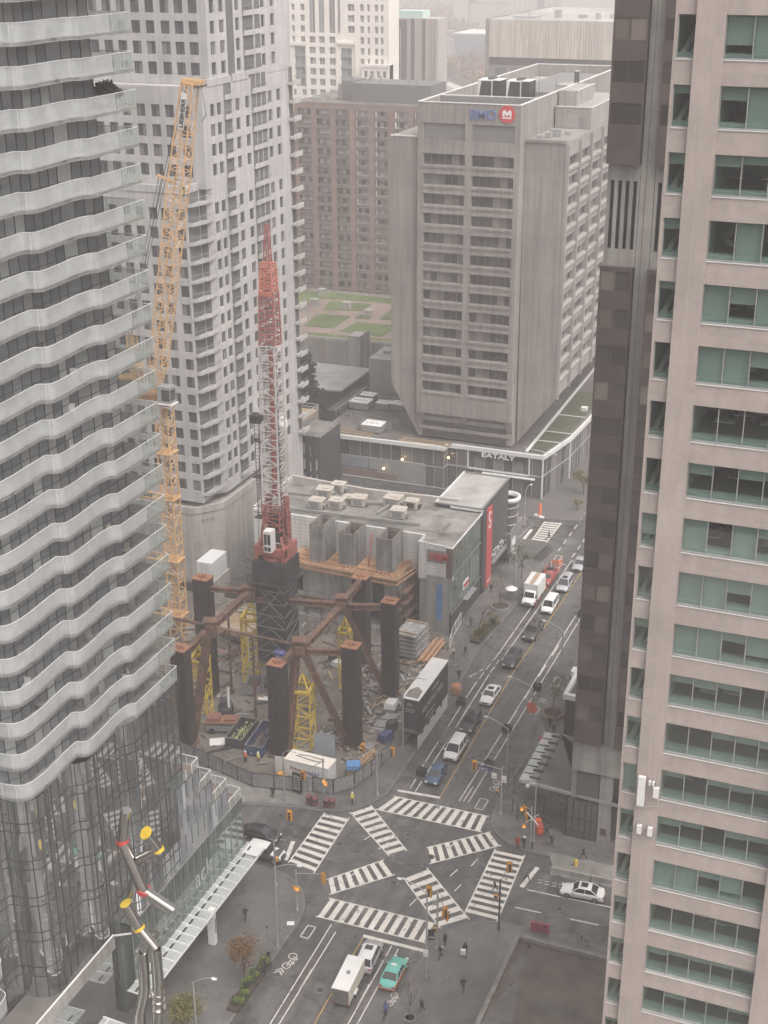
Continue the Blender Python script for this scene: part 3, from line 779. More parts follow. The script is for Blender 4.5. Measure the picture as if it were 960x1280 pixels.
# canopy round the base
b = MB()
b.prism([(-34.3, 132.0), (-18, 130.9), (-18, 131.2), (-28.9, 131.6), (-28.9, 143.5), (-34.3, 143.5)], 5.6, 5.8); 
b.build('canopy_roof', M['roof_dk'], t)
b = MB(); b.bar((-36.2, 132.1, 5.7), (-18, 130.8, 5.7), .14, .4); b.build('canopy_edge', M['galv'], t)
b = MB()
for i in range(7):
    y0, y1 = 132.2+i*1.6, 132.2+(i+1)*1.6-.06
    b.cut(); b.poly([(-36.2, y0, 5.78), (-34.9, y0, 5.78), (-34.9, y1, 5.78), (-36.2, y1, 5.78)])
b.each('canopy_glass', M['g_canopy'], t)
b = MB(); b.box(-34.9, -34.3, 132.1, 143.5, 5.7, 5.78); b.build('canopy_gutter', M['grey'], t)
b = MB()
for i in range(8):
    b.cut(); b.bar((-36.2, 132.2+i*1.6, 5.72), (-34.9, 132.2+i*1.6, 5.84), .09, .18)
    if i < 7: b.bar((-35.2, 133.0+i*1.6, 5.9), (-33.9, 133.0+i*1.6, 5.95), .34, .08)
b.each('canopy_rib', M['steel_dk'], t)
# side wing of shops farther down the street
t = thing('shop_pavilion', 'low dark shop pavilion with white roof edge beside the bronze tower', 'shop')
b = MB(); b.prism([(-32.0, 147.5), (-29.4, 147.5), (-29.4, 190), (-35.6, 190), (-35.6, 150.5), (-32.0, 150.5)], .14, 6.6); b.build('wall', M['g_bronze'], t)
b = MB(); b.box(-35.9, -29.3, 150.3, 150.9, 6.6, 7.3); b.box(-35.9, -35.4, 150.9, 168, 6.6, 7.3); b.box(-36.4, -35.9, 156, 157.4, 6.6, 7.5); b.build('cornice', M['white'], t)
b = MB()
for y in range(151, 190, 3): b.box(-35.68, -35.5, y, y+.12, .14, 6.6)
b.box(-31.72, -31.6, 147.4, 158, 3.2, 3.5); b.build('mullion', M['steel_dk'], t)
# ------------------------------------------------------------------ tower with the wavy white balconies (left foreground)
t = thing('residential_tower', 'glass apartment tower wrapped in wavy milky white balcony guards, nearest on the left', 'apartment tower')
def smooth_path(pts, it=2):
    for _ in range(it):
        out = [pts[0]]
        for a, b in zip(pts, pts[1:]):
            out.append((a[0]*.75+b[0]*.25, a[1]*.75+b[1]*.25)); out.append((a[0]*.25+b[0]*.75, a[1]*.25+b[1]*.75))
        out.append(pts[-1]); pts = out
    return pts
rail_n = [(-62.0, 101.1), (-62.0, 94.2), (-62.0, 93.7)] + smooth_path([(-62.05, 93.6), (-62.6, 93.3), (-62.72, 92.0), (-62.72, 90.8), (-62.55, 89), (-62.5, 87.2), (-62.6, 86.5), (-63.45, 86.15)]) + smooth_path([(-63.5, 86.0), (-63.45, 84), (-63.3, 82), (-63.3, 80.4), (-63.5, 79.2), (-64.2, 78.6), (-65.2, 78.45), (-66.3, 78.45)])
west = [(-66.8, 101.05), (-62.0, 101.1)]
zt = [31.75 + 2.955*k for k in range(27)]
def sheet(pts, z0, z1, mi=0, mb=None):
    for a, b in zip(pts, pts[1:]):
        mb.poly([(b[0], b[1], z0), (a[0], a[1], z0), (a[0], a[1], z1), (b[0], b[1], z1)], mi)
slab = MB()
pl = west + rail_n[1:] + [(-70, 78.45), (-70, 101)]
slab.prism(pl, -1.58, -1.34)
slab_m = slab.mesh('balcony', M['concrete'])
gm = MB(); sheet([(-62.0, 98.0)] + rail_n[1:], -1.62, -.03, 0, gm)
gmm = gm.mesh('guard', M['guard'])
gw = MB(); sheet([west[0], west[1]], -1.62, -.03, 0, gw); sheet([(-62.0, 101.1), (-62.0, 98.0)], -1.62, -.03, 0, gw)
gwm = gw.mesh('end_guard', M['guard_clear'])
rm = MB()
full = west + rail_n[1:]
for a, b in zip(full, full[1:]): rm.bar((a[0], a[1], -.02), (b[0], b[1], -.02), .055, .045)
d_ = 0
for (x, y) in [(-62.03, yy) for yy in (101.05, 99.75, 98.45, 97.15, 95.85, 94.5)]: rm.box(x-.02, x+.01, y-.02, y+.02, -1.6, -.04)
acc = 0
for a, b in zip(rail_n[1:], rail_n[2:]):
    acc += math.hypot(b[0]-a[0], b[1]-a[1])
    if acc > 1.25: acc = 0; rm.box(b[0]-.05, b[0]-.02, b[1]-.025, b[1]+.025, -1.6, -.05)
for x in (-63.2, -64.4, -65.6): rm.box(x-.02, x+.02, 101.06, 101.09, -1.6, -.04)
rmm = rm.mesh('rail', M['rail'])
wall_p = [(-64.0, 98.1), (-64.0, 94), (-64.4, 92.6), (-64.5, 88), (-64.9, 86), (-65.1, 80.2), (-66.2, 78.6), (-66.3, 70)]
def wall_pts(step):
    out = []
    for a, b in zip(wall_p, wall_p[1:]):
        L = math.hypot(b[0]-a[0], b[1]-a[1]); n = max(1, round(L/step))
        for i in range(n): out.append((a[0]+(b[0]-a[0])*i/n, a[1]+(b[1]-a[1])*i/n))
    out.append(wall_p[-1]); return out
wp = wall_pts(1.25)
ww = MB(); sheet(wp, 0, 2.72, 0, ww)
for x in range(8): ww.poly([(-64.0-1.2*(x+1), 98.1, 0), (-64.0-1.2*x, 98.1, 0), (-64.0-1.2*x, 98.1, 2.72), (-64-1.2*(x+1), 98.1, 2.72)][::-1], 0)
for i, p in enumerate(wp): ww.box(p[0]-.04, p[0]+.05, p[1]-.03, p[1]+.03, 0, 2.72, 1)
for a, b in zip(wp, wp[1:]): ww.bar((a[0]+.02, a[1], .95), (b[0]+.02, b[1], .95), .05, .05, 1)
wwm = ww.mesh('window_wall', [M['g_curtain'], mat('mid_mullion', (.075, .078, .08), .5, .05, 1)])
rnd = random.Random(11)
for k, z in enumerate(zt):
    bl = add('balcony', slab_m, t, Matrix.Translation((0, 0, z)))
    add('guard', gmm, bl); add('end_guard', gwm, bl); add('rail', rmm, bl)
    add('window_wall', wwm, t, Matrix.Translation((0, 0, z-1.34)))
b = MB(); b.box(-92, -66.6, 66, 97.8, 0, 110); b.build('core', M['dark'], t)
# furniture kept on the lower balconies
furn = [(k, 80 + rnd.random()*17, rnd.choice('cccct')) for k in range(1, 15) for _ in range(rnd.randint(1, 3))]
cm = MB(); cm.box(-.28, .28, -.28, .28, .32, .42); cm.box(-.28, .28, .22, .30, .42, .95)
for x in (-.25, .25):
    for y in (-.25, .25): cm.box(x-.03, x+.03, y-.03, y+.03, 0, .34)
cms = [cm.mesh('balcony_chair', mm_) for mm_ in (M['white'], M['offwhite'], mat('wicker', (.10, .06, .045), .8), M['grey'])]
tm = MB(); tm.lathe([(.45, .66), (.45, .72)], 14); tm.tube((0, 0, 0), (0, 0, .66), .04); tm.lathe([(.25, 0), (.25, .04)], 10)
tmm = tm.mesh('balcony_table', M['galv'])
CN = {tmm.name: 'round grey table'}
for me_, nm_ in zip(cms, ('white chair', 'cream chair', 'brown wicker chair', 'grey chair')): CN[me_.name] = nm_
for k, y, c in furn:
    o = add('balcony_chair' if c == 'c' else 'balcony_table', rnd.choice(cms) if c == 'c' else tmm, None)
    o.location = (-63.55-rnd.random()*.3-(.55 if y < 93.5 else 0)-(.25 if y < 86 else 0), y, zt[k]-1.335); o.rotation_euler = (0, 0, rnd.random()*6)
    nb = ['', 'second', 'third', 'fourth', 'fifth', 'sixth', 'seventh', 'eighth', 'ninth', 'tenth', 'eleventh', 'twelfth', 'thirteenth', 'fourteenth', 'fifteenth'][k]
    side_ = ['right', 'middle', 'left'][0 if y > 91.5 else 1 if y > 85.5 else 2]
    tag(o, f'small {CN[o.data.name]} on the {nb} tower balcony from the bottom, {side_} part', 'chair' if c == 'c' else 'table', 'furniture on the tower balconies')
# a bushy potted shrub high up at the end of the glass wall
def leaves(mb, c, r, n, size, rnd, mi=0, flat=1.0):
    for _ in range(n):
        while True:
            p = V(rnd.uniform(-1, 1), rnd.uniform(-1, 1), rnd.uniform(-1, 1))
            if p.length < 1: break
        p = Vector(c) + V(p.x*r[0], p.y*r[1], p.z*r[2])
        a = V(rnd.gauss(0, 1), rnd.gauss(0, 1), rnd.gauss(0, 1)*flat).normalized(); q = a.cross(V(rnd.gauss(0, 1), rnd.gauss(0, 1), rnd.gauss(0, 1))).normalized()
        s = size*rnd.uniform(.6, 1.3)
        mb.poly([p - a*s, p + q*s*.6, p + a*s, p - q*s*.6], mi)
sh = thing('potted_shrub', 'dark bushy potted shrub on an upper balcony end of the wavy tower', 'shrub', (-63.0, 98.9, zt[18]-1.34))
b = MB(); b.lathe([(.25, 0), (.38, .5), (.34, .5)], 12); b.build('pot', M['grey'], sh)
b = MB(); rs = random.Random(3)
for c in ((0, 0, 1.3), (-.4, .3, 1.6), (.1, .5, 1.2), (-.2, -.4, 1.5), (-.9, .2, 1.4)): leaves(b, c, (.65, .65, .6), 260, .16, rs)
b.build('foliage', M['leaf_dk'], sh)

# podium glass under the tower, following the wave in rounded bays
pod = [(-66.3, 101.0), (-62.15, 101.0), (-62.15, 94.4)] + smooth_path([(-62.15, 94.2), (-62.05, 93.3), (-62.4, 92.4), (-62.95, 91.8), (-62.95, 91.0)]) + [(-62.8, 88)] + smooth_path([(-62.7, 87.6), (-62.3, 86.6), (-62.7, 85.5), (-63.6, 85.0), (-63.7, 84.4)]) + [(-63.55, 82)] + smooth_path([(-63.5, 81.6), (-63.1, 80.2), (-63.6, 78.9), (-65, 78.4), (-66.2, 78.4), (-66.4, 77.5)]) + [(-66.4, 55)]
def resample(pts, step):
    out = [pts[0]]
    for a, b in zip(pts, pts[1:]):
        L = math.hypot(b[0]-a[0], b[1]-a[1]); n = max(1, round(L/step))
        for i in range(1, n+1): out.append((a[0]+(b[0]-a[0])*i/n, a[1]+(b[1]-a[1])*i/n))
    return out
pp = resample(pod, 1.15)
b = MB(); sheet(pp, 4.2, 30.1, 0, b)
gl = b.build('podium_glass', M['g_mirror'], t)
b = MB()
acc = 0; last = None
for i, (a, c) in enumerate(zip(pp, pp[1:])):
    L = math.hypot(c[0]-a[0], c[1]-a[1]); acc += L
    if acc > 1.0:
        acc = 0; b.box(c[0]-.02, c[0]+.05, c[1]-.035, c[1]+.035, 4.2, 30.1)
for z in (8, 9.1, 11.8, 12.8, 15.6, 16.6, 19.4, 20.3, 23.2, 24.1, 27, 27.9):
    for a, c in zip(pp, pp[1:]): b.bar((a[0]+.015, a[1], z), (c[0]+.015, c[1], z), .06, .09)
b.build('podium_mullion', M['steel_dk'], t)
# stepped terraces at the west end of the podium
b = MB()
steps = [(12.2, 110.55, 107.6), (15.2, 107.65, 104.5), (18.1, 104.6, 102.1), (21.0, 102.2, 101)]
z_prev = 4.3
for ztop, y1, y0 in steps:
    b.cut(); b.box(-90, -61.05, 98, y1, z_prev, ztop-1.15); z_prev = ztop-1.2
b.each('terrace_block', M['g_mirror'], t)
b = MB(); z_prev = 4.3
for ztop, y1, y0 in steps:
    ys = [98+(y1-98)*i/9 for i in range(10)]
    for a, c in zip(ys, ys[1:]): b.poly([(-61, a, z_prev), (-61, c, z_prev), (-61, c, ztop-1.2), (-61, a, ztop-1.2)])
    z_prev = ztop-1.2
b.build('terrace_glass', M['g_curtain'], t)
b = MB()
for ztop, y1, y0 in steps:
    for i in range(int((y1-98)/1.25)+1): b.cut(); b.box(-61.02, -60.96, y1-.03-i*1.25, y1+.03-i*1.25, ztop-3.0, ztop-1.2)
b.each('terrace_mullion', M['steel_dk'], t)
b = MB(); b2 = MB(); b3 = MB()
for ztop, y1, y0 in steps:
    b.cut(); b2.cut(); b3.cut(); b.poly([(-61.0, y0, ztop-1.3), (-61.0, y1, ztop-1.3), (-61.0, y1, ztop), (-61, y0, ztop)]); b.poly([(-61, y1, ztop-1.3), (-66, y1, ztop-1.3), (-66, y1, ztop), (-61, y1, ztop)])
    b2.bar((-61, y0, ztop), (-61, y1, ztop), .08, .07); b2.bar((-61, y1, ztop), (-66, y1, ztop), .08, .07)
    for i in range(3): b2.box(-61.04, -60.98, y1-i*1.2-.03, y1-i*1.2+.03, ztop-1.2, ztop)
    for x in (-62.3, -63.6, -65): b2.box(x-.03, x+.03, y1-.02, y1+.03, ztop-1.2, ztop)
    b3.poly([(-61.1, y0, ztop-1.14), (-61.1, y1-.1, ztop-1.14), (-66, y1-.1, ztop-1.14), (-66, y0, ztop-1.14)][::-1])
b.each('terrace_guard', M['guard_clear'], t); b2.each('terrace_rail', M['rail'], t); b3.each('terrace_deck', M['path'], t)
# street level shop front with the big letters
b = MB()
ys = [88.2+1.32*i for i in range(18)]
for a, c in zip(ys, ys[1:]): b.poly([(-60.98, a, 4.4), (-60.98, min(c, 110.6), 4.4), (-60.98, min(c, 110.6), 11.0), (-60.98, a, 11.0)])
b.poly([(-60.98, 110.6, 4.4), (-66, 110.6, 4.4), (-66, 110.6, 11.0), (-60.98, 110.6, 11.0)])
b.build('shop_glass', clear_glass('podium_shop_glass', (.62, .72, .67), .16, .02, .22, (.24, .28, .265)), t)
b = MB(); b.box(-66, -62.3, 88.2, 110.2, 0.2, 10.9); b.build('shop_interior', mat('shop_inside', (.11, .12, .115), .6, .3, .4), t)
b = MB()
for y in ys: b.box(-61.0, -60.93, y-.03, y+.03, 4.3, 11.0)
b.bar((-60.95, 88.2, 11.0), (-60.95, 110.6, 11.0), .1, .14); b.bar((-60.95, 88.2, 7.0), (-60.95, 98.5, 7.0), .06, .08)
b.build('shop_mullion', M['steel'], t)
b = MB(); b.poly([(-60.9, 88.2, 11.05), (-60.9, 110.6, 11.05), (-63, 110.6, 11.05), (-63, 88.2, 11.05)]); b.build('shop_roof', M['g_mirror'], t)
lettering('ack', 3.1, mat('letter_grey', (.34, .36, .35), .4), t, (-60.92, 99.9, 6.6), *NORTH, xs=.86)
# glass street canopy
def canopy(y0, y1, xo, xi, n):
    g = MB(); r = MB(); s = MB(); st = (y1-y0)/n
    for i in range(n):
        g.poly([(xi, y0+st*i, 4.62), (xo, y0+st*i, 4.45), (xo, y0+st*(i+1), 4.45), (xi, y0+st*(i+1), 4.62)])
        r.cut(); s.cut(); r.bar((xi, y0+st*i, 4.70), (xo, y0+st*i, 4.52), .10, .14)
        s.bar((xi+.75, y0+st*i+.12, 4.66), (xi+.75, y0+st*i+.9, 4.66), .22, .05)
    r.cut(); r.bar((xi, y1, 4.70), (xo, y1, 4.52), .10, .14)
    r.bar((xo, y0, 4.46), (xo, y1, 4.46), .10, .16); r.bar((xi+.6, y0, 4.62), (xi+.6, y1, 4.62), .08, .08)
    g.build('canopy_glass', M['g_canopy'], t); r.each('canopy_rib', M['rail'], t); s.each('canopy_bracket', M['steel_dk'], t)
canopy(86.6, 111.2, -58.75, -60.95, 19)
canopy(70.5, 82.8, -58.0, -61.2, 7)
b = MB(); b.box(-60.6, -58.75, 109.4, 111.2, 4.63, 4.67); b.build('canopy_plate', M['rail'], t)
b = MB(); b.box(-59.75, -59.0, 99.8, 100.4, .14, 4.4); b.box(-59.55, -58.95, 99.82, 100.38, 4.4, 4.55); b.build('canopy_column', M['white'], t)
b = MB(); b.box(-58.94, -58.92, 99.98, 100.22, 1.6, 3.4); b.build('column_sign', M['steel'], t)
b = MB(); b.prism([(-62.2, 60), (-62.2, 86.4), (-63.0, 87.0), (-66, 87.0), (-66, 60)], 0, 9.4); b.build('entrance_block', M['g_mirror'], t)
b = MB(); b.box(-62.3, -62.1, 60, 87.0, 9.0, 10.5); b.build('entrance_parapet', M['concrete'], t)
b = MB(); b.bar((-62.2, 60, 10.53), (-62.2, 87.0, 10.53), .16, .06); b.bar((-62.2, 87.0, 10.4), (-61.1, 88.3, 10.0), .1, .16); b.build('entrance_cap', M['rail'], t)
b = MB(); b.poly([(-62.3, 60, 9.42), (-62.3, 86.4, 9.42), (-63, 87, 9.42), (-66, 87, 9.42), (-66, 60, 9.42)]); b.build('entrance_roof', M['roof_dk'], t)
# corner of the neighbouring balcony that pokes in at bottom left
b = MB()
for z1 in (21.4, 17.9):
    p_ = smooth_path([(-64.5, 70.8), (-61.5, 70.6), (-60.8, 69.8), (-60.8, 64)])
    sheet(p_, z1-1.7, z1, 0, b)
b.build('side_guard', M['guard'], t)
b = MB()
for z1 in (21.4, 17.9):
    for a, c in zip(p_, p_[1:]): b.bar((a[0], a[1], z1), (c[0], c[1], z1), .06, .06)
b.build('side_rail', M['rail'], t)
b = MB()
for z1 in (21.4, 17.9): b.prism(p_ + [(-66, 64), (-66, 71.4)], z1-1.7, z1-1.4)
b.build('side_slab', M['concrete_dk'], t)

# ------------------------------------------------------------------ mirror steel tube sculpture
sc_ = thing('tube_sculpture', 'tall mirrored steel tube sculpture with yellow and red end discs at the tower foot', 'sculpture', (0, 0, 0))
def tubes(name, pts, r, mt=None):
    b = MB()
    for p, q in zip(pts, pts[1:]):
        b.tube(p, q, r, n=28, caps=True)
    for p in pts[1:-1]:
        vs = MB(); b.lathe([(0.001, -r), (r*.5, -r*.866), (r*.866, -r*.5), (r, 0), (r*.866, r*.5), (r*.5, r*.866), (0.001, r)], 20, p)
    return b.build(name, mt or M['chrome'], sc_)
def disc(name, p, q, r, mt):
    p = Vector(p); q = Vector(q); b = MB(); b.tube(p, q, r, n=28); return b.build(name, mt, sc_)
Ys = 81.0
tubes('tube', [(-56.4, Ys, .14), (-55.9, Ys, 8.5), (-55.2, Ys, 11.4), (-55.05, Ys, 15.6)], .50)
tubes('tube', [(-54.6, Ys+.3, .14), (-54.3, Ys+.3, 8.5), (-53.9, Ys+.2, 12.4), (-53.75, Ys, 16.3)], .50)
tubes('tube', [(-53.75, Ys, 16.3), (-55.22, Ys, 18.0), (-56.25, Ys-.1, 20.35)], .50)
tubes('tube', [(-55.05, Ys+.1, 15.6), (-54.5, Ys+.6, 16.6), (-54.2, Ys+.9, 17.2)], .45)
disc('yellow_disc', (-56.25, Ys-.1, 20.35), (-56.3, Ys-.12, 20.45), .53, M['cap_y'])
disc('yellow_band', (-55.16, Ys, 17.9), (-55.28, Ys, 18.14), .53, M['cap_y'])
tubes('tube', [(-56.25, Ys+.8, 20.6), (-55.55, Ys+1.0, 23.4)], .40)
tubes('tube', [(-52.1, Ys+.6, 20.4), (-54.4, Ys, 22.15)], .50)
tubes('tube', [(-54.4, Ys, 22.15), (-56.1, Ys, 26.75)], .50)
tubes('tube', [(-56.1, Ys, 26.75), (-55.45, Ys, 30.0)], .47)
disc('red_disc', (-54.46, Ys, 22.02), (-54.3, Ys, 22.4), .60, M['cap_r'])
disc('red_band', (-56.02, Ys, 26.6), (-56.14, Ys, 26.95), .55, M['cap_r'])
tubes('tube', [(-54.75, Ys+.3, 25.1), (-52.95, Ys+.5, 26.4)], .45)
tubes('tube', [(-52.95, Ys+.5, 26.4), (-53.65, Ys, 28.2)], .45)
disc('yellow_disc', (-53.65, Ys, 28.2), (-53.72, Ys-.1, 28.32), .56, M['cap_y'])
disc('yellow_band', (-52.9, Ys+.5, 26.25), (-53.02, Ys+.5, 26.55), .49, M['cap_y'])
tubes('tube', [(-55.55, Ys+.9, 23.4), (-54.75, Ys+.3, 25.1)], .38)
for z in (9.3, 10.2, 11.0):
    disc('tube_collar', (-54.15, Ys+.28, z), (-54.1, Ys+.26, z+.25), .62, M['chrome'])
# ------------------------------------------------------------------ white precast apartment tower
t = thing('white_tower', 'white precast apartment tower with rows of small square windows and corner balconies', 'apartment tower')
FH = 2.843
pod_pl = [(-135, 176.2), (-102.9, 176.2), (-99.6, 180.2), (-99.4, 203), (-135, 203)]
b = MB(); b.prism(pod_pl, 0, 11.6)
for i in range(4):
    a, c = pod_pl[i], pod_pl[i+1]
    b.bar((a[0], a[1], 12.1), (c[0], c[1], 12.1), .25, 1.1)
b.build('podium', M['white_pod'], t)
b = MB()
for z in (3.6, 7.6): 
    for i in range(3):
        a, c = V(*pod_pl[i]), V(*pod_pl[i+1]); d = (c-a).normalized(); n = V(d.y, -d.x)*.006
        b.bar((a.x+n.x, a.y+n.y, z), (c.x+n.x, c.y+n.y, z), .02, .05)
for y in (186, 192, 198): b.box(-99.42, -99.39, y-.025, y+.025, 0, 12.6)
b.build('podium_joint', M['concrete_dk'], t)
b = MB()
for i in range(3):
    c = V(-102.9, 176.2).lerp(V(-99.6, 180.2), .28+.16*i); d = V(3.3, 4.0).normalized()
    b.cut(); b.obox((c.x+.02, c.y-.02), V(d.x, d.y, 0), V(d.y, -d.x, 0), .26, .03, 9.9, 10.5)
b.each('podium_vent', M['grey'], t)
nwin = [0]; restm = MB()
WP = {}
def wins(parent, o, u, n, holes, rec, fmat, pmat, npan=2, limit=100, bars=None):
    """windows for a list of holes: the first ones as parts, the rest gathered"""
    for h in holes:
        w, hh = round(h[1]-h[0], 2), round(h[3]-h[2], 2)
        key = (w, hh, npan, pmat.name)
        if key not in WP: WP[key] = window_proto(w, hh, npan, fmat, pmat, .07, 0, bars or ())
        mt_ = frame(Vector(o) + u*h[0] + UP*h[2] - n*rec, u, n)
        if nwin[0] < limit:
            add('window', WP[key], parent, mt_); nwin[0] += 1
        else:
            me = WP[key]; base = len(restm.v)
            restm.v += [tuple(mt_ @ v.co) for v in me.vertices]
            for p in me.polygons:
                restm.f.append(tuple(base+i for i in p.vertices)); restm.m.append(p.material_index); restm.s.append(False)
def flush(parent, fmat, pmat):
    global restm
    if restm.v: stuff(restm.build('window', [fmat, pmat], parent))
    restm = MB(); nwin[0] = 0
wb = MB(); fl = MB()
# north face first, its windows read largest
zs = [14.4 + FH*k for k in range(34)]
ZM1, ZM2, ZT = 61.3, 75.8, 112
def face(o, u, n, W, z0, z1, cols, zoff=0, wh=1.78, rec=.28):
    hs = []
    for k in range(40):
        a = 14.55 + zoff + FH*k
        if a < z0+.3 or a+wh > z1-.4: continue
        for c0, c1 in cols: hs.append((c0, c1, a-z0, a-z0+wh))
    wb.facade((o[0], o[1], z0), u, n, W, z1-z0, hs, rec)
    wins(t, (o[0], o[1], z0), u, n, hs, rec, M['steel_dk'], M['g_dark'])
ny = 184.3
lowN = [(a-ny, c-ny) for a, c in ((184.9, 186.2), (187.0, 188.3), (192.9, 194.3), (196.1, 197.5), (204.0, 205.3), (207.0, 208.3))]
midN = [(a-ny, c-ny) for a, c in ((184.7, 186.1), (187.0, 188.3), (192.2, 193.5), (195.3, 196.6), (203.6, 205.0), (206.7, 208.1), (209.2, 210.6))]
uy = 185.4
upN = [(a-uy, c-uy) for a, c in ((186.4, 187.8), (189.3, 190.7), (194.3, 195.6), (202.8, 204.1), (206.1, 207.4))]
face((-101, ny), *NORTH, 213-ny, 12.6, ZM1, lowN)
face((-101, ny), *NORTH, 213-ny, ZM1, ZM2, lowN)
face((-101.2, uy), *NORTH, 213-uy, ZM2, ZT, upN)
ex0 = -128
lowE = [(c-.71-ex0, c+.71-ex0) for c in (-103.4, -105.95, -108.0, -110.3, -112.6, -114.9, -117.2, -119.5, -121.8)]
midE = [(c-.75-ex0, c+.75-ex0) for c in (-103.9, -106.5, -108.85, -111.3, -113.7, -116.1, -118.5)]
upE = [(c-.75-ex0, c+.75-ex0) for c in (-103.4, -105.7, -108.0, -110.5, -112.9, -115.3, -117.7, -120.1)]
face((ex0, 178.6), *EAST, -102.4-ex0, 12.6, ZM1, lowE)
face((ex0, 182.6), *EAST, -101.0-ex0, ZM1, ZM2, midE)
face((ex0, uy), *EAST, -101.2-ex0, ZM2, ZT, upE)
# body behind the face sheets, roofs of the set-backs
wb.box(-128, -102.7, 178.95, 213, 12.6, ZM1-.05); wb.box(-102.7, -101.3, ny+.02, 213, 12.6, ZM1-.05); wb.box(-128, -101.02, 203.02, 212.98, 0, 12.6)
wb.box(-128, -101.35, 182.95, 213, ZM1-.05, ZM2-.05); wb.box(-128, -101.55, uy+.35, 213, ZM2-.05, ZT)
wb.poly([(-102.4, 178.6, 12.6), (-102.4, 182.6, 12.6), (-102.4, 182.6, ZM1), (-102.4, 178.6, ZM1)]); wb.poly([(-102.4, 182.6, 12.6), (-101, ny, 12.6), (-101, ny, ZM1), (-102.4, 182.6, ZM1)])
wb.box(ex0, -102.35, 178.5, 178.9, ZM1-.1, ZM1+1.0); wb.box(-102.7, -102.3, 178.5, 182.5, ZM1-.1, ZM1+1.0)
wb.box(-101.4, -100.9, ny-.1, 191.4, ZM2-.1, ZM2+.9); wb.box(-101.4, -100.9, 192.2, 197.4, ZM2-.1, ZM2+1.0); wb.box(-103, -101, ny-1.75, ny-1.4, ZM2-.1, ZM2+.9)
wb.poly([(-101, 182.6, ZM1), (-101, ny, ZM1), (-101, ny, ZM2), (-101, 182.6, ZM2)])
wb.build('wall', M['white_wall'], t)
flush(t, M['steel_dk'], M['g_dark'])
# balconies: flat dark sheet painting the shade of a recess, slab, parapet
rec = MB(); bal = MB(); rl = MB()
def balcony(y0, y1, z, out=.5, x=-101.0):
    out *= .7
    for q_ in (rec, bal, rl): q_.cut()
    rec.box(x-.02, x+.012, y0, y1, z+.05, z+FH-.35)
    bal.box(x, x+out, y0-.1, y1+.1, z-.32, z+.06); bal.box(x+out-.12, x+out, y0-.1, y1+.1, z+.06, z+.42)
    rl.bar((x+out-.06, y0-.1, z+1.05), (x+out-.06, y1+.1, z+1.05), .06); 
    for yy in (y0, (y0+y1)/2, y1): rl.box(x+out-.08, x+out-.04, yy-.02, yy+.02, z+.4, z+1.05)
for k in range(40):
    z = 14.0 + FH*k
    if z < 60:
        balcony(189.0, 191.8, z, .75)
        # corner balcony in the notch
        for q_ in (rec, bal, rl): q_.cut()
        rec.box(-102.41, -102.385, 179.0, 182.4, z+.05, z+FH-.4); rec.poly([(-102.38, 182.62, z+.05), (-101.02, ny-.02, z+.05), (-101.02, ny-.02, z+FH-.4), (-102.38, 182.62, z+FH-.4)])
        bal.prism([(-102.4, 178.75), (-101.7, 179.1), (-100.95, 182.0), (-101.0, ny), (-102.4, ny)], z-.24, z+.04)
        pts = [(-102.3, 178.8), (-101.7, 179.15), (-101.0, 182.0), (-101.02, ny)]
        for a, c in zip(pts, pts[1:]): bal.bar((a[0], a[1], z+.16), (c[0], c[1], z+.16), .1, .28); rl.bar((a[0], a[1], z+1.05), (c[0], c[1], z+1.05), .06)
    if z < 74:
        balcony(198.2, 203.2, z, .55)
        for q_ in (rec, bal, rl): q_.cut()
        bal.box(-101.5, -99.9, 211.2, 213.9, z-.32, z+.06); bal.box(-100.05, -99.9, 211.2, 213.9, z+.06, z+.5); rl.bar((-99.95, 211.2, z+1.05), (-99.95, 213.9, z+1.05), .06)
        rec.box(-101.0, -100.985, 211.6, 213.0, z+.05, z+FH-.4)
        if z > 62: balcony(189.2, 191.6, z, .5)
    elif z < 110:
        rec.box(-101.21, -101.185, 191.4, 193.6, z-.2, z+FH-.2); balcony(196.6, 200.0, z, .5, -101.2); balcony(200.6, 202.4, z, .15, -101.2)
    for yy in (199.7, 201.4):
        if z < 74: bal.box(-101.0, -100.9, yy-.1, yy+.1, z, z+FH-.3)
rec.each('balcony_shade_sheet', mat('balcony_shade', (.11, .108, .105), .8, .2, .5, island=.35), t); bal.each('balcony', M['white_wall'], t); rl.each('balcony_rail', M['grey'], t)

# ------------------------------------------------------------------ bank tower and its glass podium
t = thing('bank_tower', 'brown concrete bank tower with flared foot and blue letters by a red roundel', 'office tower')
BY = 230.0
bw = MB(); hs = []; rows = [58.96 - 3.415*k for k in range(14)]
for a, c in ((-84.45, -76.9), (-75.65, -68.15)):
    for z in rows[:13]: hs.append((a+85.5, c+85.5, z-13.7, z-13.7+1.85))
    hs.append((a+85.5, c+85.5, 63.25-13.7, 66.0-13.7))
bw.facade((-85.5, BY, 13.7), *EAST, 18.3, 69.4-13.7, hs, .8)
bw.box(-85.5, -67.2, BY+.85, 304, 8.9, 66.8)
bw.poly([(-67.2, BY, 13.7), (-67.2, BY+.85, 13.7), (-67.2, BY+.85, 69.4), (-67.2, BY, 69.4)])
bw.box(-67.5, -67.2, BY+.85, 304, 66.8, 69.4); bw.box(-85.5, -85.2, BY+.85, 304, 66.8, 69.4); bw.box(-85.2, -67.5, BY+.02, BY+.4, 66.8, 69.4); bw.box(-85.5, -67.2, 303.7, 304, 66.8, 69.4)
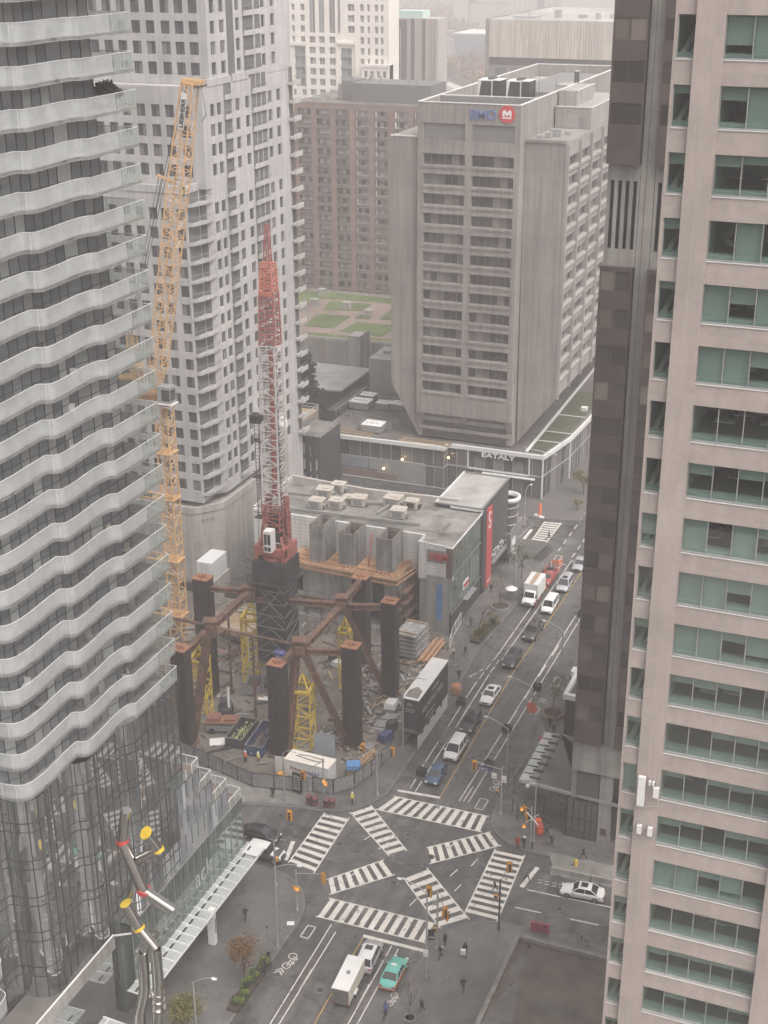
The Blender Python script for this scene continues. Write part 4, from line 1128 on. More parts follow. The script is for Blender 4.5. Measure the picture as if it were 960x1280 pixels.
# wings with a cut foot
def wing(xa, xb, y):
    pts = [(xa, 63.4), (xb, 63.4), (xb, 18.6), (xa if abs(xa) > 80 else xa, 8.9)]
    f = [V(p[0], y, p[1]) for p in pts]; bk = [V(p[0], 296, p[1]) for p in pts]
    if xb < xa: f = f[::-1]; bk = bk[::-1]
    bw.poly(f[::-1] if xb > xa else f[::-1]); bw.poly(bk)
    n = len(f)
    for i in range(n): bw.poly([f[i], f[(i+1) % n], bk[(i+1) % n], bk[i]])
wing(-85.5, -90.9, 231.0)
b2w = [(-67.2, 63.3), (-59.9, 63.3), (-59.9, 18.2), (-66.9, 8.9)]
bw.poly([(p[0], 233.0, p[1]) for p in b2w][::-1]); 
bw.poly([(-66.9, 233, 8.9), (-59.9, 233, 18.2), (-59.9, 296, 18.2), (-66.9, 296, 8.9)]); bw.poly([(-59.9, 233, 63.3), (-67.2, 233, 63.3), (-67.2, 296, 63.3), (-59.9, 296, 63.3)])
bw.box(-67.3, -59.8, 232.8, 233.3, 63.2, 63.7)
# legs
for xc in (-84.9, -76.27, -67.7):
    w = .62
    f = [(xc-w, BY, 13.7), (xc+w, BY, 13.7), (xc+w, BY+1.6, 8.9), (xc-w, BY+1.6, 8.9)]
    bk = [(p[0], p[1]+1.3, p[2]) for p in f]
    bw.poly(f[::-1]); bw.poly([f[0], f[3], bk[3], bk[0]]); bw.poly([f[1], bk[1], bk[2], f[2]])
for z in (10.4, 12.2): bw.box(-85.2, -67.4, BY+.6, BY+.9, z, z+.75)
bw.build('wall', M['bmo'], t)
b = MB()
for a, c in ((-84.45, -76.9), (-75.65, -68.15)):
    for z in rows[:13]:
        b.cut(); b.box(a, c, BY-.16, BY+.55, z-.42, z-.05); b.box(a, c, BY-.1, BY+.05, z+2.0, z+2.16)
b.each('sill', M['bmo'], t)
b = MB()
for a, c in ((-84.45, -76.9), (-75.65, -68.15)): b.box(a, c, BY+.3, BY+.4, 63.3, 65.95)
b.build('louvre', M['bmo_dk'], t)
b = MB(); b.box(-84.4, -68.1, BY+.5, BY+.55, 9.2, 10.2); b.box(-84.4, -68.1, BY+.5, BY+.55, 11.3, 12.1); b.build('lobby_window', M['g_bmo'], t)
wp6 = window_proto(7.54, 1.85, 6, M['bmo_dk'], M['g_bmo'], .07)
for a in (-84.45, -75.65):
    for z in rows[:13]: add('window', wp6, t, frame((a, BY+.75, z), XA, V(0, -1, 0)))
# north face of the wing: bays with sloping sills
hs = []; M['bmo_lit_side'] = mat('lit_side_concrete', (.27, .252, .238), .8, .1, .5, streak=.12); bays = [(.6+8.3*i, .6+8.3*i+7.6) for i in range(7)]  # paler copy of the tower concrete, painting the light on this side
b = MB(); sl = MB()
for c0, c1 in bays:
    for z in rows[:13]: hs.append((c0, c1, z-18.2, z-18.2+1.75))
hs = [h for h in hs if h[2] > .1]
b.facade((-59.9, 233, 18.2), *NORTH, 63, 45.1, hs, .6); b.build('side_wall', M['bmo_lit_side'], t)
for c0, c1 in bays:
    for z in rows[:13]:
        if z < 18.6: continue
        y0, y1 = 233+c0, 233+c1
        vs = [(-59.88, y0, z-1.0), (-59.88, y1, z-1.0), (-59.62, y1, z-.6), (-59.62, y0, z-.6), (-59.62, y0, z-.15), (-59.62, y1, z-.15), (-59.88, y1, z+.02), (-59.88, y0, z+.02)]
        sl.cut(); sl.idx(vs, [(0,3,2,1),(3,4,5,2),(4,7,6,5),(0,7,4,3),(1,2,5,6)])
    sl.cut(); sl.box(-59.95, -59.35, 233+c0-.75, 233+c0-.35, 18.2, 63.0)
sl.each('side_sill', M['bmo_lit_side'], t)
wp4 = window_proto(7.6, 1.75, 4, M['bmo_dk'], M['g_bmo'], .07)
for h in hs[:99]: add('side_window', wp4, t, frame((-60.4, 233+h[0], 18.2+h[2]), *NORTH))
b = MB(); b.poly([(-85.2, BY+.4, 66.85), (-67.5, BY+.4, 66.85), (-67.5, 303.7, 66.85), (-85.2, 303.7, 66.85)]); b.build('roof', M['roof_pale'], t)
b = MB()
for a, c in (((-85.35, BY+.1), (-67.35, BY+.1)), ((-85.35, BY+.1), (-85.35, 304)), ((-67.35, BY+.1), (-67.35, 304)), ((-85.35, 304), (-67.35, 304)), ((-85.2, 241), (-67.4, 241))): b.bar((a[0], a[1], 69.46), (c[0], c[1], 69.46), .36, .12)
b.bar((-90.9, 231.1, 63.5), (-85.5, 231.1, 63.5), .3, .25); b.build('coping', M['white'], t)
b = MB(); b.box(-85.2, -67.5, 240.6, 241, 66.9, 69.3); b.cut(); b.box(-79, -71, 262, 300, 66.9, 68.2); b.each('roof_screen', M['bmo_dk'], t)
# roof plant of the wing
b = MB(); b.box(-66.9, -60.3, 251, 276, 63.35, 67.0); b.box(-66.9, -63.6, 253, 266, 67, 69.6); b.build('wing_plant_room', M['concrete'], t)
b = MB(); b.bar((-66.9, 251, 67.05), (-60.3, 251, 67.05), .2, .16); b.bar((-60.35, 251, 67.05), (-60.35, 276, 67.05), .2, .16); b.bar((-63.6, 253, 69.65), (-63.6, 266, 69.65), .2, .16); b.build('wing_coping', M['rail'], t)
b = MB(); b.box(-62.3, -61.6, 250.9, 251, 63.4, 65.4); b.lathe([(.2, 0), (.2, .06)], 10, (-64.5, 250.95, 66.4)); b.build('plant_door', M['grey'], t)
b = MB()
for i, (x, y) in enumerate(((-65.5, 236), (-64.4, 238), (-63.2, 240), (-62.3, 243), (-64.8, 242))): b.box(x-.5, x+.5, y-.6, y+.6, 63.35, 64.0+.3*(i % 3))
b.tube((-66.4, 234.5, 63.3), (-66.4, 234.5, 66), .06); b.build('wing_equipment', M['galv'], t)
# the writing on the parapet
mb_ = mat('bank_blue', (.10, .16, .34), .5, .03)
lettering('BMO', 2.35, mb_, t, (-76.1, BY-.02, 66.95), *EAST, name='lettering', ext=.08, xs=.93, bold=.02)
b = MB(); n = 28; c = V(-69.55, BY-.12, 67.95)
b.tube((c.x, BY-.02, c.z), (c.x, BY-.16, c.z), 1.42, n=32); ro = b.build('roundel', mat('sign_red', (.50, .055, .06), .5, .03), t)
b = MB()
yy = BY-.19
def shp(pts): b.poly([(c.x+x, yy, c.z+z) for x, z in pts])
shp([(-.78, -.72), (.78, -.72), (.78, -.48), (-.78, -.48)])
shp([(-.78, -.36), (-.42, -.36), (-.42, .74), (-.78, .46)]); shp([(.42, -.36), (.78, -.36), (.78, .46), (.42, .74)])
shp([(-.42, .74), (-.42, .1), (0, -.34), (0, .26)]); shp([(0, .26), (0, -.34), (.42, .1), (.42, .74)])
b.build('bar_mark', M['white'], ro)

def chiller(x, y, z, label, w=2.6, l=3.4, h=2.4, grp='white cooling units on the bank tower roof'):
    o = thing('cooling_unit', label, 'cooling unit', (x, y, z), 0, grp)
    b = MB(); b.box(-w/2, w/2, -l/2, l/2, .5, h); b.build('casing', M['white'], o)
    b = MB(); b.idx([(-w/2-.02, -l/2-.03, .7), (w*.1, -l/2-.03, .7), (w*.1, -l/2-.03, h-.2), (-w/2+w*.15, -l/2-.03, h-.2)], [(0,1,2,3)]); b.box(w*.15, w/2+.03, -l/2-.03, l/2, .6, h-.1); b.build('louvre', M['black'], o)
    b = MB()
    for i in (-.8, .8): b.lathe([(.62, h), (.66, h+.3), (.6, h+.3), (.58, h+.1)], 14, (0, i, 0))
    b.build('fan_housing', M['dark'], o)
    b = MB()
    for i in (-w/2+.1, w/2-.1):
        for j in (-l/2+.1, l/2-.1): b.box(i-.06, i+.06, j-.06, j+.06, 0, .5)
    b.build('frame', M['galv'], o)
chiller(-77.9, 248, 66.9, 'left white cooling unit on the bank tower roof', 4.2, 4, 4.8)
chiller(-72.6, 248, 66.9, 'right white cooling unit on the bank tower roof', 4.2, 4, 4.8)
def mast(x, y, z, h, label, r=.05, grp='thin masts on the bank tower roof'):
    o = thing('roof_mast', label, 'mast', (x, y, z), 0, grp)
    b = MB(); b.tube((0, 0, 0), (0, 0, h), r, r*.6, 6); b.build('pole', M['steel_dk'], o)
    b = MB(); b.lathe([(.2, 0), (.2, .08)], 8); b.bar((-.3, 0, h*.7), (.3, 0, h*.7), .03); b.build('base', M['galv'], o)
for i, (x, y, h) in enumerate(((-79.8, 243, 3.6), (-70.4, 252, 5.6), (-68.8, 258, 4.4), (-75.2, 250, 2.8), (-69.6, 250, 2.6), (-72, 256, 2.6), (-80.5, 262, 4.2))):
    mast(x, y, 66.9, h, ['thin mast left of the cooling units on the bank roof', 'tallest thin mast, right of the cooling units on the bank roof', 'thin mast near the wing edge, second tallest on the bank roof', 'short thin mast between the two cooling units', 'short thin mast just before the tallest one on the bank roof', 'short thin mast behind the right cooling unit', 'thin mast farthest back on the left edge of bank roof'][i])
for i, x in enumerate((-66.2, -65.7)):
    o = thing('flue', 'dark flue pipe, one of a pair on the bank tower roof edge', 'flue', (x-1.6, 268, 66.9), 0, 'dark flue pair')
    b = MB(); b.tube((0, 0, 0), (0, 0, 4.6), .22, n=10); b.build('pipe', M['dark'], o)
    b = MB(); b.lathe([(.3, 0), (.3, .1)], 10); b.lathe([(.28, 4.6), (.28, 4.75), (.05, 4.9)], 10); b.build('cowl', M['galv'], o)
o = thing('roof_plant', 'pale roof plant boxes in front of the flues on the bank roof', 'roof plant', (-69.5, 275, 66.9))
b = MB(); b.box(-3, 0, -3, 3, 0, 1.6); b.box(-6, -3.6, -6, -1, 0, 1.1); b.box(-2, 1, 6, 14, 0, 1.2); b.build('casing', M['roof_pale'], o)
b = MB()
for i in range(5): b.bar((-8, -18+4*i, .5), (2, -18+4*i, .5), .25, .3)
b.build('duct', M['galv'], o)

# glass podium of the bank
t = thing('glass_podium', 'two storey glass shop podium with white roof edges under the bank tower', 'shopping building')
pz = 8.87
outline = [(-104, 226.2), (-78.9, 227.0), (-78.9, 229.0), (-76.0, 229.1), (-60.6, 229.0), (-58.5, 241), (-58.0, 252), (-58, 300), (-104, 300)]
front = outline[:8]
b = MB(); b.prism([(-103.9, 226.4), (-79.2, 227.2), (-79.2, 229.3), (-60.9, 229.3), (-58.8, 241), (-58.3, 252), (-58.3, 300), (-103.9, 300)], 7.7, 8.6); b.build('roof_slab', M['roof_dk'], t)
def glaze(pts, z0, z1, step, mb, fr, w=.09):
    for a, c in zip(pts, pts[1:]):
        L = math.hypot(c[0]-a[0], c[1]-a[1]); n = max(1, round(L/step))
        for i in range(n):
            p = (a[0]+(c[0]-a[0])*i/n, a[1]+(c[1]-a[1])*i/n); q = (a[0]+(c[0]-a[0])*(i+1)/n, a[1]+(c[1]-a[1])*(i+1)/n)
            mb.poly([(p[0], p[1], z0), (q[0], q[1], z0), (q[0], q[1], z1), (p[0], p[1], z1)])
            fr.box(p[0]-w/2, p[0]+w/2, p[1]-w, p[1]+w/2, z0, z1)
g1 = MB(); f1 = MB()
ins = [(-103.9, 226.6), (-79.0, 227.3), (-79.0, 229.2), (-60.8, 229.2), (-58.7, 241), (-58.2, 252), (-58.2, 300)]
glaze(ins[:2], 4.7, 7.7, 2.1, g1, f1); glaze(ins[1:], .2, 7.7, 1.9, g1, f1)
glaze([(-82.6, 227.15), (-79.0, 227.3)], .2, 4.2, 1.8, g1, f1)
g1.build('shop_glass', M['g_store'], t)
for z in (4.4,): 
    for a, c in zip(ins, ins[1:]): f1.bar((a[0], a[1]-.05, z), (c[0], c[1]-.05, z), .14, .3)
f1.build('mullion', M['galv'], t)
b = MB(); b.box(-103.9, -82.6, 226.7, 227.6, 0, 4.7); b.build('solid_wall', M['grey'], t)
b = MB()
for i in range(6): b.box(-103.5+1.95*i, -103.5+1.95*i+1.8, 226.55, 226.72, 2.4, 4.6)
b.build('wall_panel', mat('blue_grey_panel', (.22, .24, .25), .4, .1, .6), t)
b = MB(); b.box(-103.9, -88, 226.5, 226.75, .1, 2.0); b.build('brick_base', mat('brown_base', (.16, .12, .10), .8), t)
b = MB()
for a, c in zip(front, front[1:]): b.bar((a[0], a[1], 8.25), (c[0], c[1], 8.25), .5, .75)
b.bar((-58.2, 229.6, 8.9), (-64.7, 231, 8.95), .1, .1)
b.bar((-63.9, 229.4, 8.85), (-64.9, 300, 8.85), .5, .25)
b.box(-74.9, -63.3, 229.0, 229.25, 8.0, 8.4); b.box(-75.05, -74.8, 228.95, 229.2, 4.2, 8.4); b.box(-63.3, -63.05, 228.95, 229.2, 4.2, 8.4); b.box(-75, -63.1, 228.95, 229.2, 4.2, 4.45); b.box(-72, -62, 228.4, 229.1, 3.75, 3.95)
b.box(-60.75, -60.5, 228.9, 229.15, .1, 8.2); b.box(-58.75, -58.45, 240.9, 241.1, .1, 8.2)
b.build('white_edge', M['rail'], t)
b = MB()
for y0, y1 in ((230.2, 236.3), (236.7, 241.8), (242.2, 252), (252.4, 268)):
    xr = lambda y: -60.9+(y-229.6)*.165 if y < 241 else -59.0+(y-241)*.03
    b.poly([(-64.5, y0, 8.63), (xr(y0)-.3, y0, 8.63), (xr(y1)-.3, y1, 8.63), (-64.6, y1, 8.63)])
b.build('green_roof', M['grass_dk'], t)
b = MB()
for y in (236.5, 242.0, 252.2): b.cut(); b.bar((-64.5, y, 8.7), (-58.6, y, 8.7), .22, .12)
b.cut(); b.box(-60.6, -59.4, 256, 257.2, 8.63, 9.3); b.each('roof_kerb', M['rail'], t)
b = MB()
for x0, x1 in ((-103.6, -93.6), (-88, -78)):
    b.cut()
    for y in (227.2, 228.6): b.bar((x0, y, 8.75), (x1, y, 8.75), .15, .3)
b.each('roof_planter', M['ply'], t)
b = MB()
for p, q in (((-104, 237), (-104, 248)), ((-104, 248), (-92, 248)), ((-104.5, 236), (-90.5, 233.5)), ((-97, 229.5), (-91.5, 230.5)), ((-97, 229.5), (-97, 232.5)), ((-91.5, 230.5), (-91.5, 232.5))):
    for z in (9.6, 10.2): b.bar((p[0], p[1], z), (q[0], q[1], z), .07)
    for i in range(5): b.box(p[0]+(q[0]-p[0])*i/4-.04, p[0]+(q[0]-p[0])*i/4+.04, p[1]+(q[1]-p[1])*i/4-.04, p[1]+(q[1]-p[1])*i/4+.04, 8.6, 10.2)
b.build('roof_railing', M['galv'], t)
lettering('EATALY', 1.25, M['white'], t, (-72.3, 228.9, 6.95), *EAST, ext=.04, xs=1.45, bold=.03)
b = MB(); b.box(-74.6, -63.4, 228.98, 229.1, 6.8, 8.0); b.build('sign_board', M['dark'], t)
for i, (x, y, lb, s) in enumerate(((-102, 246.6, 'rear grey air unit, farthest back on the podium roof', 1.0), (-101.8, 242.4, 'wide low air unit with white top on the podium roof', 1.3), (-94.2, 243.6, 'louvred dark air unit at the bank foot on podium roof', 1.0), (-94.3, 230.6, 'silver air unit inside its railing at the podium front', 1.3), (-97.2, 243, 'sloping white hood on the podium roof', .9))):
    o = thing('air_unit', lb, 'air unit', (x, y, 8.6), 0, 'air units on the podium roof')
    b = MB(); b.box(-1.5*s, 1.5*s, -1.2*s, 1.2*s, .25, 1.5); b.build('casing', M['galv'] if i % 2 else M['grey'], o)
    b = MB(); b.box(-1.55*s, 1.55*s, -1.25*s, 1.25*s, 1.5, 1.62)
    for q in (-.8, 0, .8): b.lathe([(.36*s, 1.62), (.4*s, 1.85), (.34*s, 1.85)], 12, (q*s, 0, 0))
    b.build('top', M['white'], o)
for i, (x, y, z, lb) in enumerate(((-90.6, 226.2, 3.0, 'glowing wall lamp on the grey podium wall'), (-78.4, 228.0, 6.2, 'glowing lamp behind the upper shop glass of podium'), (-86.9, 226.3, 5.3, 'small dimmer wall lamp below the podium windows'))):
    o = thing('wall_lamp', lb, 'lamp', (x, y, z))
    b = MB(); b.lathe([(.001, -.22), (.18, -.12), (.22, 0), (.18, .12), (.001, .22)], 10); b.build('globe', M['litlamp'], o)
    b = MB(); b.bar((0, 0, .2), (0, .45, .3), .06); b.build('bracket', M['steel_dk'], o)

# silver lift box behind the podium roof
t = thing('lift_tower', 'silver clad lift box with a flat roof beside the bank tower', 'building')
b = MB(); b.box(-104.4, -95, 253, 262, 0, 15.4); b.build('wall', mat('silver_cladding', (.32, .325, .33), .4, .08, .4, metal=.3), t)
b = MB(); b.box(-104.5, -95, 252.9, 262, 15.4, 15.7); b.box(-102.9, -101.3, 257, 260, 15.7, 16.3); b.build('roof', M['roof_pale'], t)
b = MB(); b.box(-101.35, -101.28, 252.97, 253, 0, 15.4); b.tube((-99, 256, 15.7), (-99, 256, 17.6), .15); b.build('seam', M['steel'], t)

# ------------------------------------------------------------------ brick apartment block and garden roof
t = thing('brick_block', 'red brick apartment block with balcony rows and dark rooftop plant room', 'apartment block')
KY = 335.0; bx0, bx1 = -158.6, -120; bz0, bz1 = 1.0, 55.4
bk = MB(); hs = []; c0s = [-157.6+5.33*i for i in range(7)]
fz = [52.0 - 2.46*k for k in range(20)]
for cx in c0s:
    for z in fz: hs.append((cx-bx0, cx+3.75-bx0, z-bz0, z-bz0+2.02))
bk.facade((bx0, KY, bz0), *EAST, bx1-bx0, bz1-bz0, hs, .9)
bk.poly([(bx0, KY, bz0), (bx0, KY, bz1), (bx0, KY+40, bz1), (bx0, KY+40, bz0)]); bk.poly([(bx1, KY, bz0), (bx1, KY+40, bz0), (bx1, KY+40, bz1), (bx1, KY, bz1)])
bk.build('wall', M['brick'], t)
b = MB()
for h in hs: b.cut(); b.box(bx0+h[0], bx0+h[1], KY-.08, KY+.8, bz0+h[2]-.3, bz0+h[2]-.02); b.box(bx0+h[0], bx0+h[1], KY-.05, KY+.02, bz0+h[2]-.02, bz0+h[2]+.55)
b.each('balcony', mat('brown_balcony', (.12, .095, .085), .7, .2, .3, island=.4), t)
nwin[0] = 0
wins(t, (bx0, KY, bz0), *EAST, [(h[0]+.35, h[1]-.35, h[2]+.55, h[3]-.12) for h in hs], .82, M['steel_dk'], M['g_brick'], 3)
flush(t, M['steel_dk'], M['g_brick'])
b = MB(); b.poly([(bx0, KY, bz1+.01), (bx1, KY, bz1+.01), (bx1, KY+40, bz1+.01), (bx0, KY+40, bz1+.01)]); b.build('roof', M['roof_dk'], t)
b = MB(); b.bar((bx0, KY+.2, bz1+.1), (bx1, KY+.2, bz1+.1), .5, .25); b.bar((bx0+.2, KY, bz1+.1), (bx0+.2, KY+40, bz1+.1), .5, .25); b.build('coping', M['path'], t)
b = MB(); b.box(-145, -123.5, KY+6, KY+18, bz1, bz1+4.6); b.box(-148.5, -145, KY+8, KY+16, bz1, bz1+4.9); b.build('plant_room', mat('plant_grey', (.13, .128, .125), .8, .12, .5), t)
b = MB()
for i in range(12): b.box(-124.6+.25*i % 3, -123.4+.25*i % 3, KY+5+i*.3, KY+5.2+i*.3, bz1, bz1+1+(i % 3)*.5)
for x, y, w, h in ((-150, 9, 1.2, 4), (-151, 11, 1.6, 2), (-152.5, 6, 1, 1.4), (-156, 5, 2, .8), (-142.5, 12, .8, 6), (-147, 10, .8, 5.8)): b.box(x, x+w, KY+y, KY+y+w, bz1, bz1+h)
for x in (-138, -130, -128): b.tube((x, KY+9, bz1+4.6), (x, KY+9, bz1+6.2), .25)
b.build('roof_vent', M['grey'], t)
t = thing('brick_wing', 'darker brick wing with stacked pale balconies seen past the white tower', 'apartment block')
b = MB(); b.box(-172, -162.2, 330, 372, 0, 52); b.build('wall', M['brick'], t)
b = MB()
for k in range(20):
    b.cut(); b.box(-168, -160.8, 329.0, 331, 2.0+2.46*k, 2.25+2.46*k); b.box(-168, -160.8, 328.9, 329.05, 2.25+2.46*k, 3.1+2.46*k)
b.each('balcony', M['white_pod'], t)
t = thing('garden_roof_block', 'low brown block with a planted garden roof of lawns and paths', 'building')
gz = 6.6
b = MB(); b.prism([(-139.0, 291), (-114, 293), (-114, 334.5), (-160, 334.5), (-160, 331)], 0, gz); b.build('wall', M['concrete_dk'], t)
b = MB(); b.prism([(-138.6, 291.5), (-114, 293.4), (-114, 334), (-159, 334)], gz+.0, gz+.04); b.build('path', M['path'], t)
b = MB()
def lawn(pts): b.cut(); b.prism(pts, gz+.05, gz+.16)
from itertools import repeat
lawn([(-157, 333.5), (-115, 333.5), (-115, 329.5), (-148, 327.5), (-149.5, 321), (-152.2, 316)])
lawn([(-145.4, 326.0), (-133.6, 325.6), (-133.4, 319), (-143.2, 316.2)])
lawn([(-142.8, 312.5), (-134.2, 313.2), (-133.8, 301.2), (-141.2, 300.6)])
lawn([(-132.5, 315.3), (-128.8, 315.3), (-128.8, 312.0), (-132.3, 311.6)])
lawn([(-130.6, 308.5), (-119.5, 309), (-120, 298.5), (-131.0, 299)])
lawn([(-127, 323), (-117, 323), (-117, 314), (-126.5, 313.2)])
lawn([(-138.5, 295.5), (-115, 296.8), (-115, 294), (-138.2, 292.2)])
b.each('lawn', M['grass'], t)
b = MB()
for x, y in ((-147.6, 314), (-147.0, 319.5), (-137.9, 319.5), (-129.8, 314.6), (-149.6, 330.4)):
    b.cut(); b.box(x-.9, x+.9, y-.8, y+.8, gz, gz+1.7); b.box(x-1.0, x+1.0, y-.9, y+.9, gz+1.7, gz+1.9)
b.each('vent_box', M['concrete'], t)
b = MB(); b.bar((-138.8, 291.2, gz+.3), (-114, 293.2, gz+.3), .4, .6); b.bar((-159.5, 332, gz+.3), (-138.8, 291.2, gz+.3), .4, .6); b.bar((-159, 334.2, gz+.3), (-114, 334.2, gz+.3), .3, .7); b.build('parapet', M['concrete'], t)
t = thing('vent_shaft', 'grey concrete vent shaft beside the garden roof', 'vent shaft', (-116.4, 276, 0))
b = MB(); b.box(-1.7, 1.0, -2, 2, 0, 13.5); b.build('wall', M['concrete'], t)
b = MB(); b.box(1.6, 2.3, -1, 1, 0, 14.3); b.box(2.6, 3.2, 1, 2, 0, 11.5); b.build('flue', M['concrete_dk'], t)
t = thing('flat_roof_block', 'low black walled block with a stained pale flat roof behind the conifer', 'building')
b = MB(); b.prism([(-135, 242.5), (-112.2, 243.0), (-106.9, 243.9), (-106.9, 261), (-135, 261)], 0, 10.8); b.build('wall', M['dark'], t)
b = MB(); b.prism([(-134.8, 242.7), (-112.2, 243.2), (-107.2, 244.1), (-107.2, 260.8), (-134.8, 260.8)], 10.8, 10.86); b.build('roof', M['roof_pale'], t)
b = MB(); b.bar((-106.9, 243.9, 11), (-106.9, 261, 11), .4, .35); b.bar((-112.2, 243.0, 11), (-106.9, 243.9, 11), .3, .3); b.build('parapet', M['grey'], t)
t = thing('service_yard_wall', 'dark service wall dropping from the flat roof towards the podium', 'wall')
b = MB(); b.prism([(-106.5, 236), (-104.6, 236), (-104.6, 252), (-106.5, 252)], 0, 9.6); b.build('wall', M['dark'], t)
b = MB(); b.bar((-104.7, 236, 9.7), (-104.7, 252, 9.7), .3, .2); b.build('cap', M['steel'], t)

# dark house with tall slit windows and the domed stair tower
t = thing('slit_window_house', 'black clad house with tall narrow windows paled to look lit beside the white tower', 'house')
b = MB(); hs = []
for i in range(4):
    for z in (2.2, 5.0, 8.0): hs.append((.5+1.2*i, .5+1.2*i+.42, z+(i % 2)*.4, z+(i % 2)*.4+2.1))
b.facade((-103.6, 215, 0), *EAST, 5.2, 11.8, hs, .2); b.poly([(-98.4, 215, 0), (-98.4, 224, 0), (-98.4, 224, 11.8), (-98.4, 215, 11.8)]); b.box(-103.6, -98.45, 215.4, 224, 0, 11.7)
b.build('wall', M['dark'], t)
b = MB()
for h in hs: b.poly([(-103.6+h[0], 215.18, h[2]), (-103.6+h[1], 215.18, h[2]), (-103.6+h[1], 215.18, h[3]), (-103.6+h[0], 215.18, h[3])])
b.build('window', mat('slit_glass', (.42, .46, .47), .15, 0, island=.75), t)  # pale colour gives the windows their lit look; nothing glows
b = MB(); b.box(-103.5, -98.5, 215.3, 224, 11.75, 11.85); b.build('roof', M['roof_dk'], t)
b = MB()
for x in (-103.5, -98.5): b.bar((x, 215.1, 12.8), (x, 224, 12.8), .07)
b.bar((-103.5, 215.1, 12.8), (-98.5, 215.1, 12.8), .07)
for i in range(6): b.box(-103.5+i, -103.45+i, 215.08, 215.13, 11.8, 12.8)
b.build('roof_railing', M['galv'], t)
t = thing('stair_turret', 'round grey stair turret with a white dome beside the white tower', 'turret', (-98.7, 199.9, 0))
b = MB(); b.lathe([(1.0, 0), (1.0, 18.9)], 20); b.build('wall', M['concrete'], t)
b = MB(); b.lathe([(1.12, 18.9), (1.12, 19.5), (1.0, 20.1), (.6, 20.6), (.001, 20.8)], 20); b.build('dome', M['rail'], t)
t = thing('terrace_house', 'small ochre roof terrace with rails behind the stair turret', 'terrace')
b = MB(); b.box(-112, -105, 217, 229, 0, 12.0); b.build('wall', M['concrete_dk'], t)
b = MB(); b.poly([(-112, 217, 12.02), (-105, 217, 12.02), (-105, 229, 12.02), (-112, 229, 12.02)]); b.build('deck', M['ply'], t)
b = MB()
for z in (12.5, 13.1):
    b.bar((-105.1, 217, z), (-105.1, 229, z), .08); b.bar((-112, 217.1, z), (-105, 217.1, z), .08); b.bar((-112, 228.9, z), (-105, 228.9, z), .08)
for i in range(7): b.box(-105.14, -105.06, 217+2*i-.04, 217+2*i+.04, 12, 13.1)
b.build('rail', M['rail'], t)
# ------------------------------------------------------------------ far buildings
t = thing('cream_tower', 'cream stone tower with arched bays and dark glazed strips, far behind the brick block', 'apartment tower')
CY = 400.0; cx0 = -190.0
hs = []; FHc = 3.06
strips = [(-183.6, -181.6), (-180.5, -178.6), (-177.1, -175.1)]
cols = strips + [(-171.0, -168.8), (-167.0, -165.8), (-164.7, -163.9), (-162.4, -161.3), (-160.5, -159.6)]
lcols = [(-189.3, -188.3), (-186.4, -185.0)]
for k in range(-6, 14):
    z = 64.7+FHc*k
    for i, (a, c) in enumerate(cols):
        if i < 3 and z > 67.5: continue
        if i >= 3 and i < 4 and z < 66 and z > 53: continue
        hs.append((a-cx0, c-cx0, z-20, z-20+2.0))
    for a, c in lcols:
        if 50 < z < 64: continue
        hs.append((a-cx0, c-cx0, z-20, z-20+1.9))
big = [(a-cx0, c-cx0, 47.6, 88) for a, c in strips] + [(-188.5-cx0, -185.1-cx0, 32, 43.6), (-173.3-cx0, -169.8-cx0, 33.6, 43.5), (-174.3-cx0, -173.4-cx0, 47.6, 88)]
b = MB(); b.facade((cx0, CY, 20), *EAST, 31.8, 95, hs+big, .5)
b.box(cx0, -158.2, CY+.55, CY+9, 20, 115)
b.facade((-165.5, CY-3, 20), *EAST, 8.8, 39.3, [(.8+2.0*i, .8+2.0*i+1.1, 20.2+FHc*k, 22.2+FHc*k) for i in range(4) for k in range(-4, 6)], .4); b.box(-165.5, -156.7, CY-2.55, CY+.5, 20, 59.2)
b.poly([(-156.7, CY-3, 20), (-156.7, CY+5, 20), (-156.7, CY+5, 59.3), (-156.7, CY-3, 59.3)])
b.box(-165.6, -156.5, CY-3.2, CY-2.9, 58.6, 59.4); b.box(-190.2, -184.6, CY-.5, CY, 64, 65.0); b.box(-174.4, -168.6, CY-.6, CY, 64.6, 65.4); b.box(-193, -189.8, CY-.3, CY+8, 20, 54.8)
for x in (-184.4, -174.6, -168.4): b.box(x-.25, x+.25, CY-.35, CY, 20, 66)
b.build('wall', M['cream'], t)
nwin[0] = 0
wins(t, (cx0, CY, 20), *EAST, big + hs, .45, M['cream'], M['g_cream'], 2)
wins(t, (-165.5, CY-3, 20), *EAST, [(.8+2.0*i, .8+2.0*i+1.1, 20.2+FHc*k, 22.2+FHc*k) for i in range(4) for k in range(-4, 6)], .35, M['cream'], M['g_cream'], 1)
flush(t, M['cream'], M['g_cream'])
b = MB()
for z in (54.6, 57.7, 60.8):
    for a, c in ((-188.5, -185.1), (-173.3, -169.8)): b.cut(); b.box(a, c, CY-.1, CY+.1, z, z+.9)
b.each('balcony', M['grey'], t)

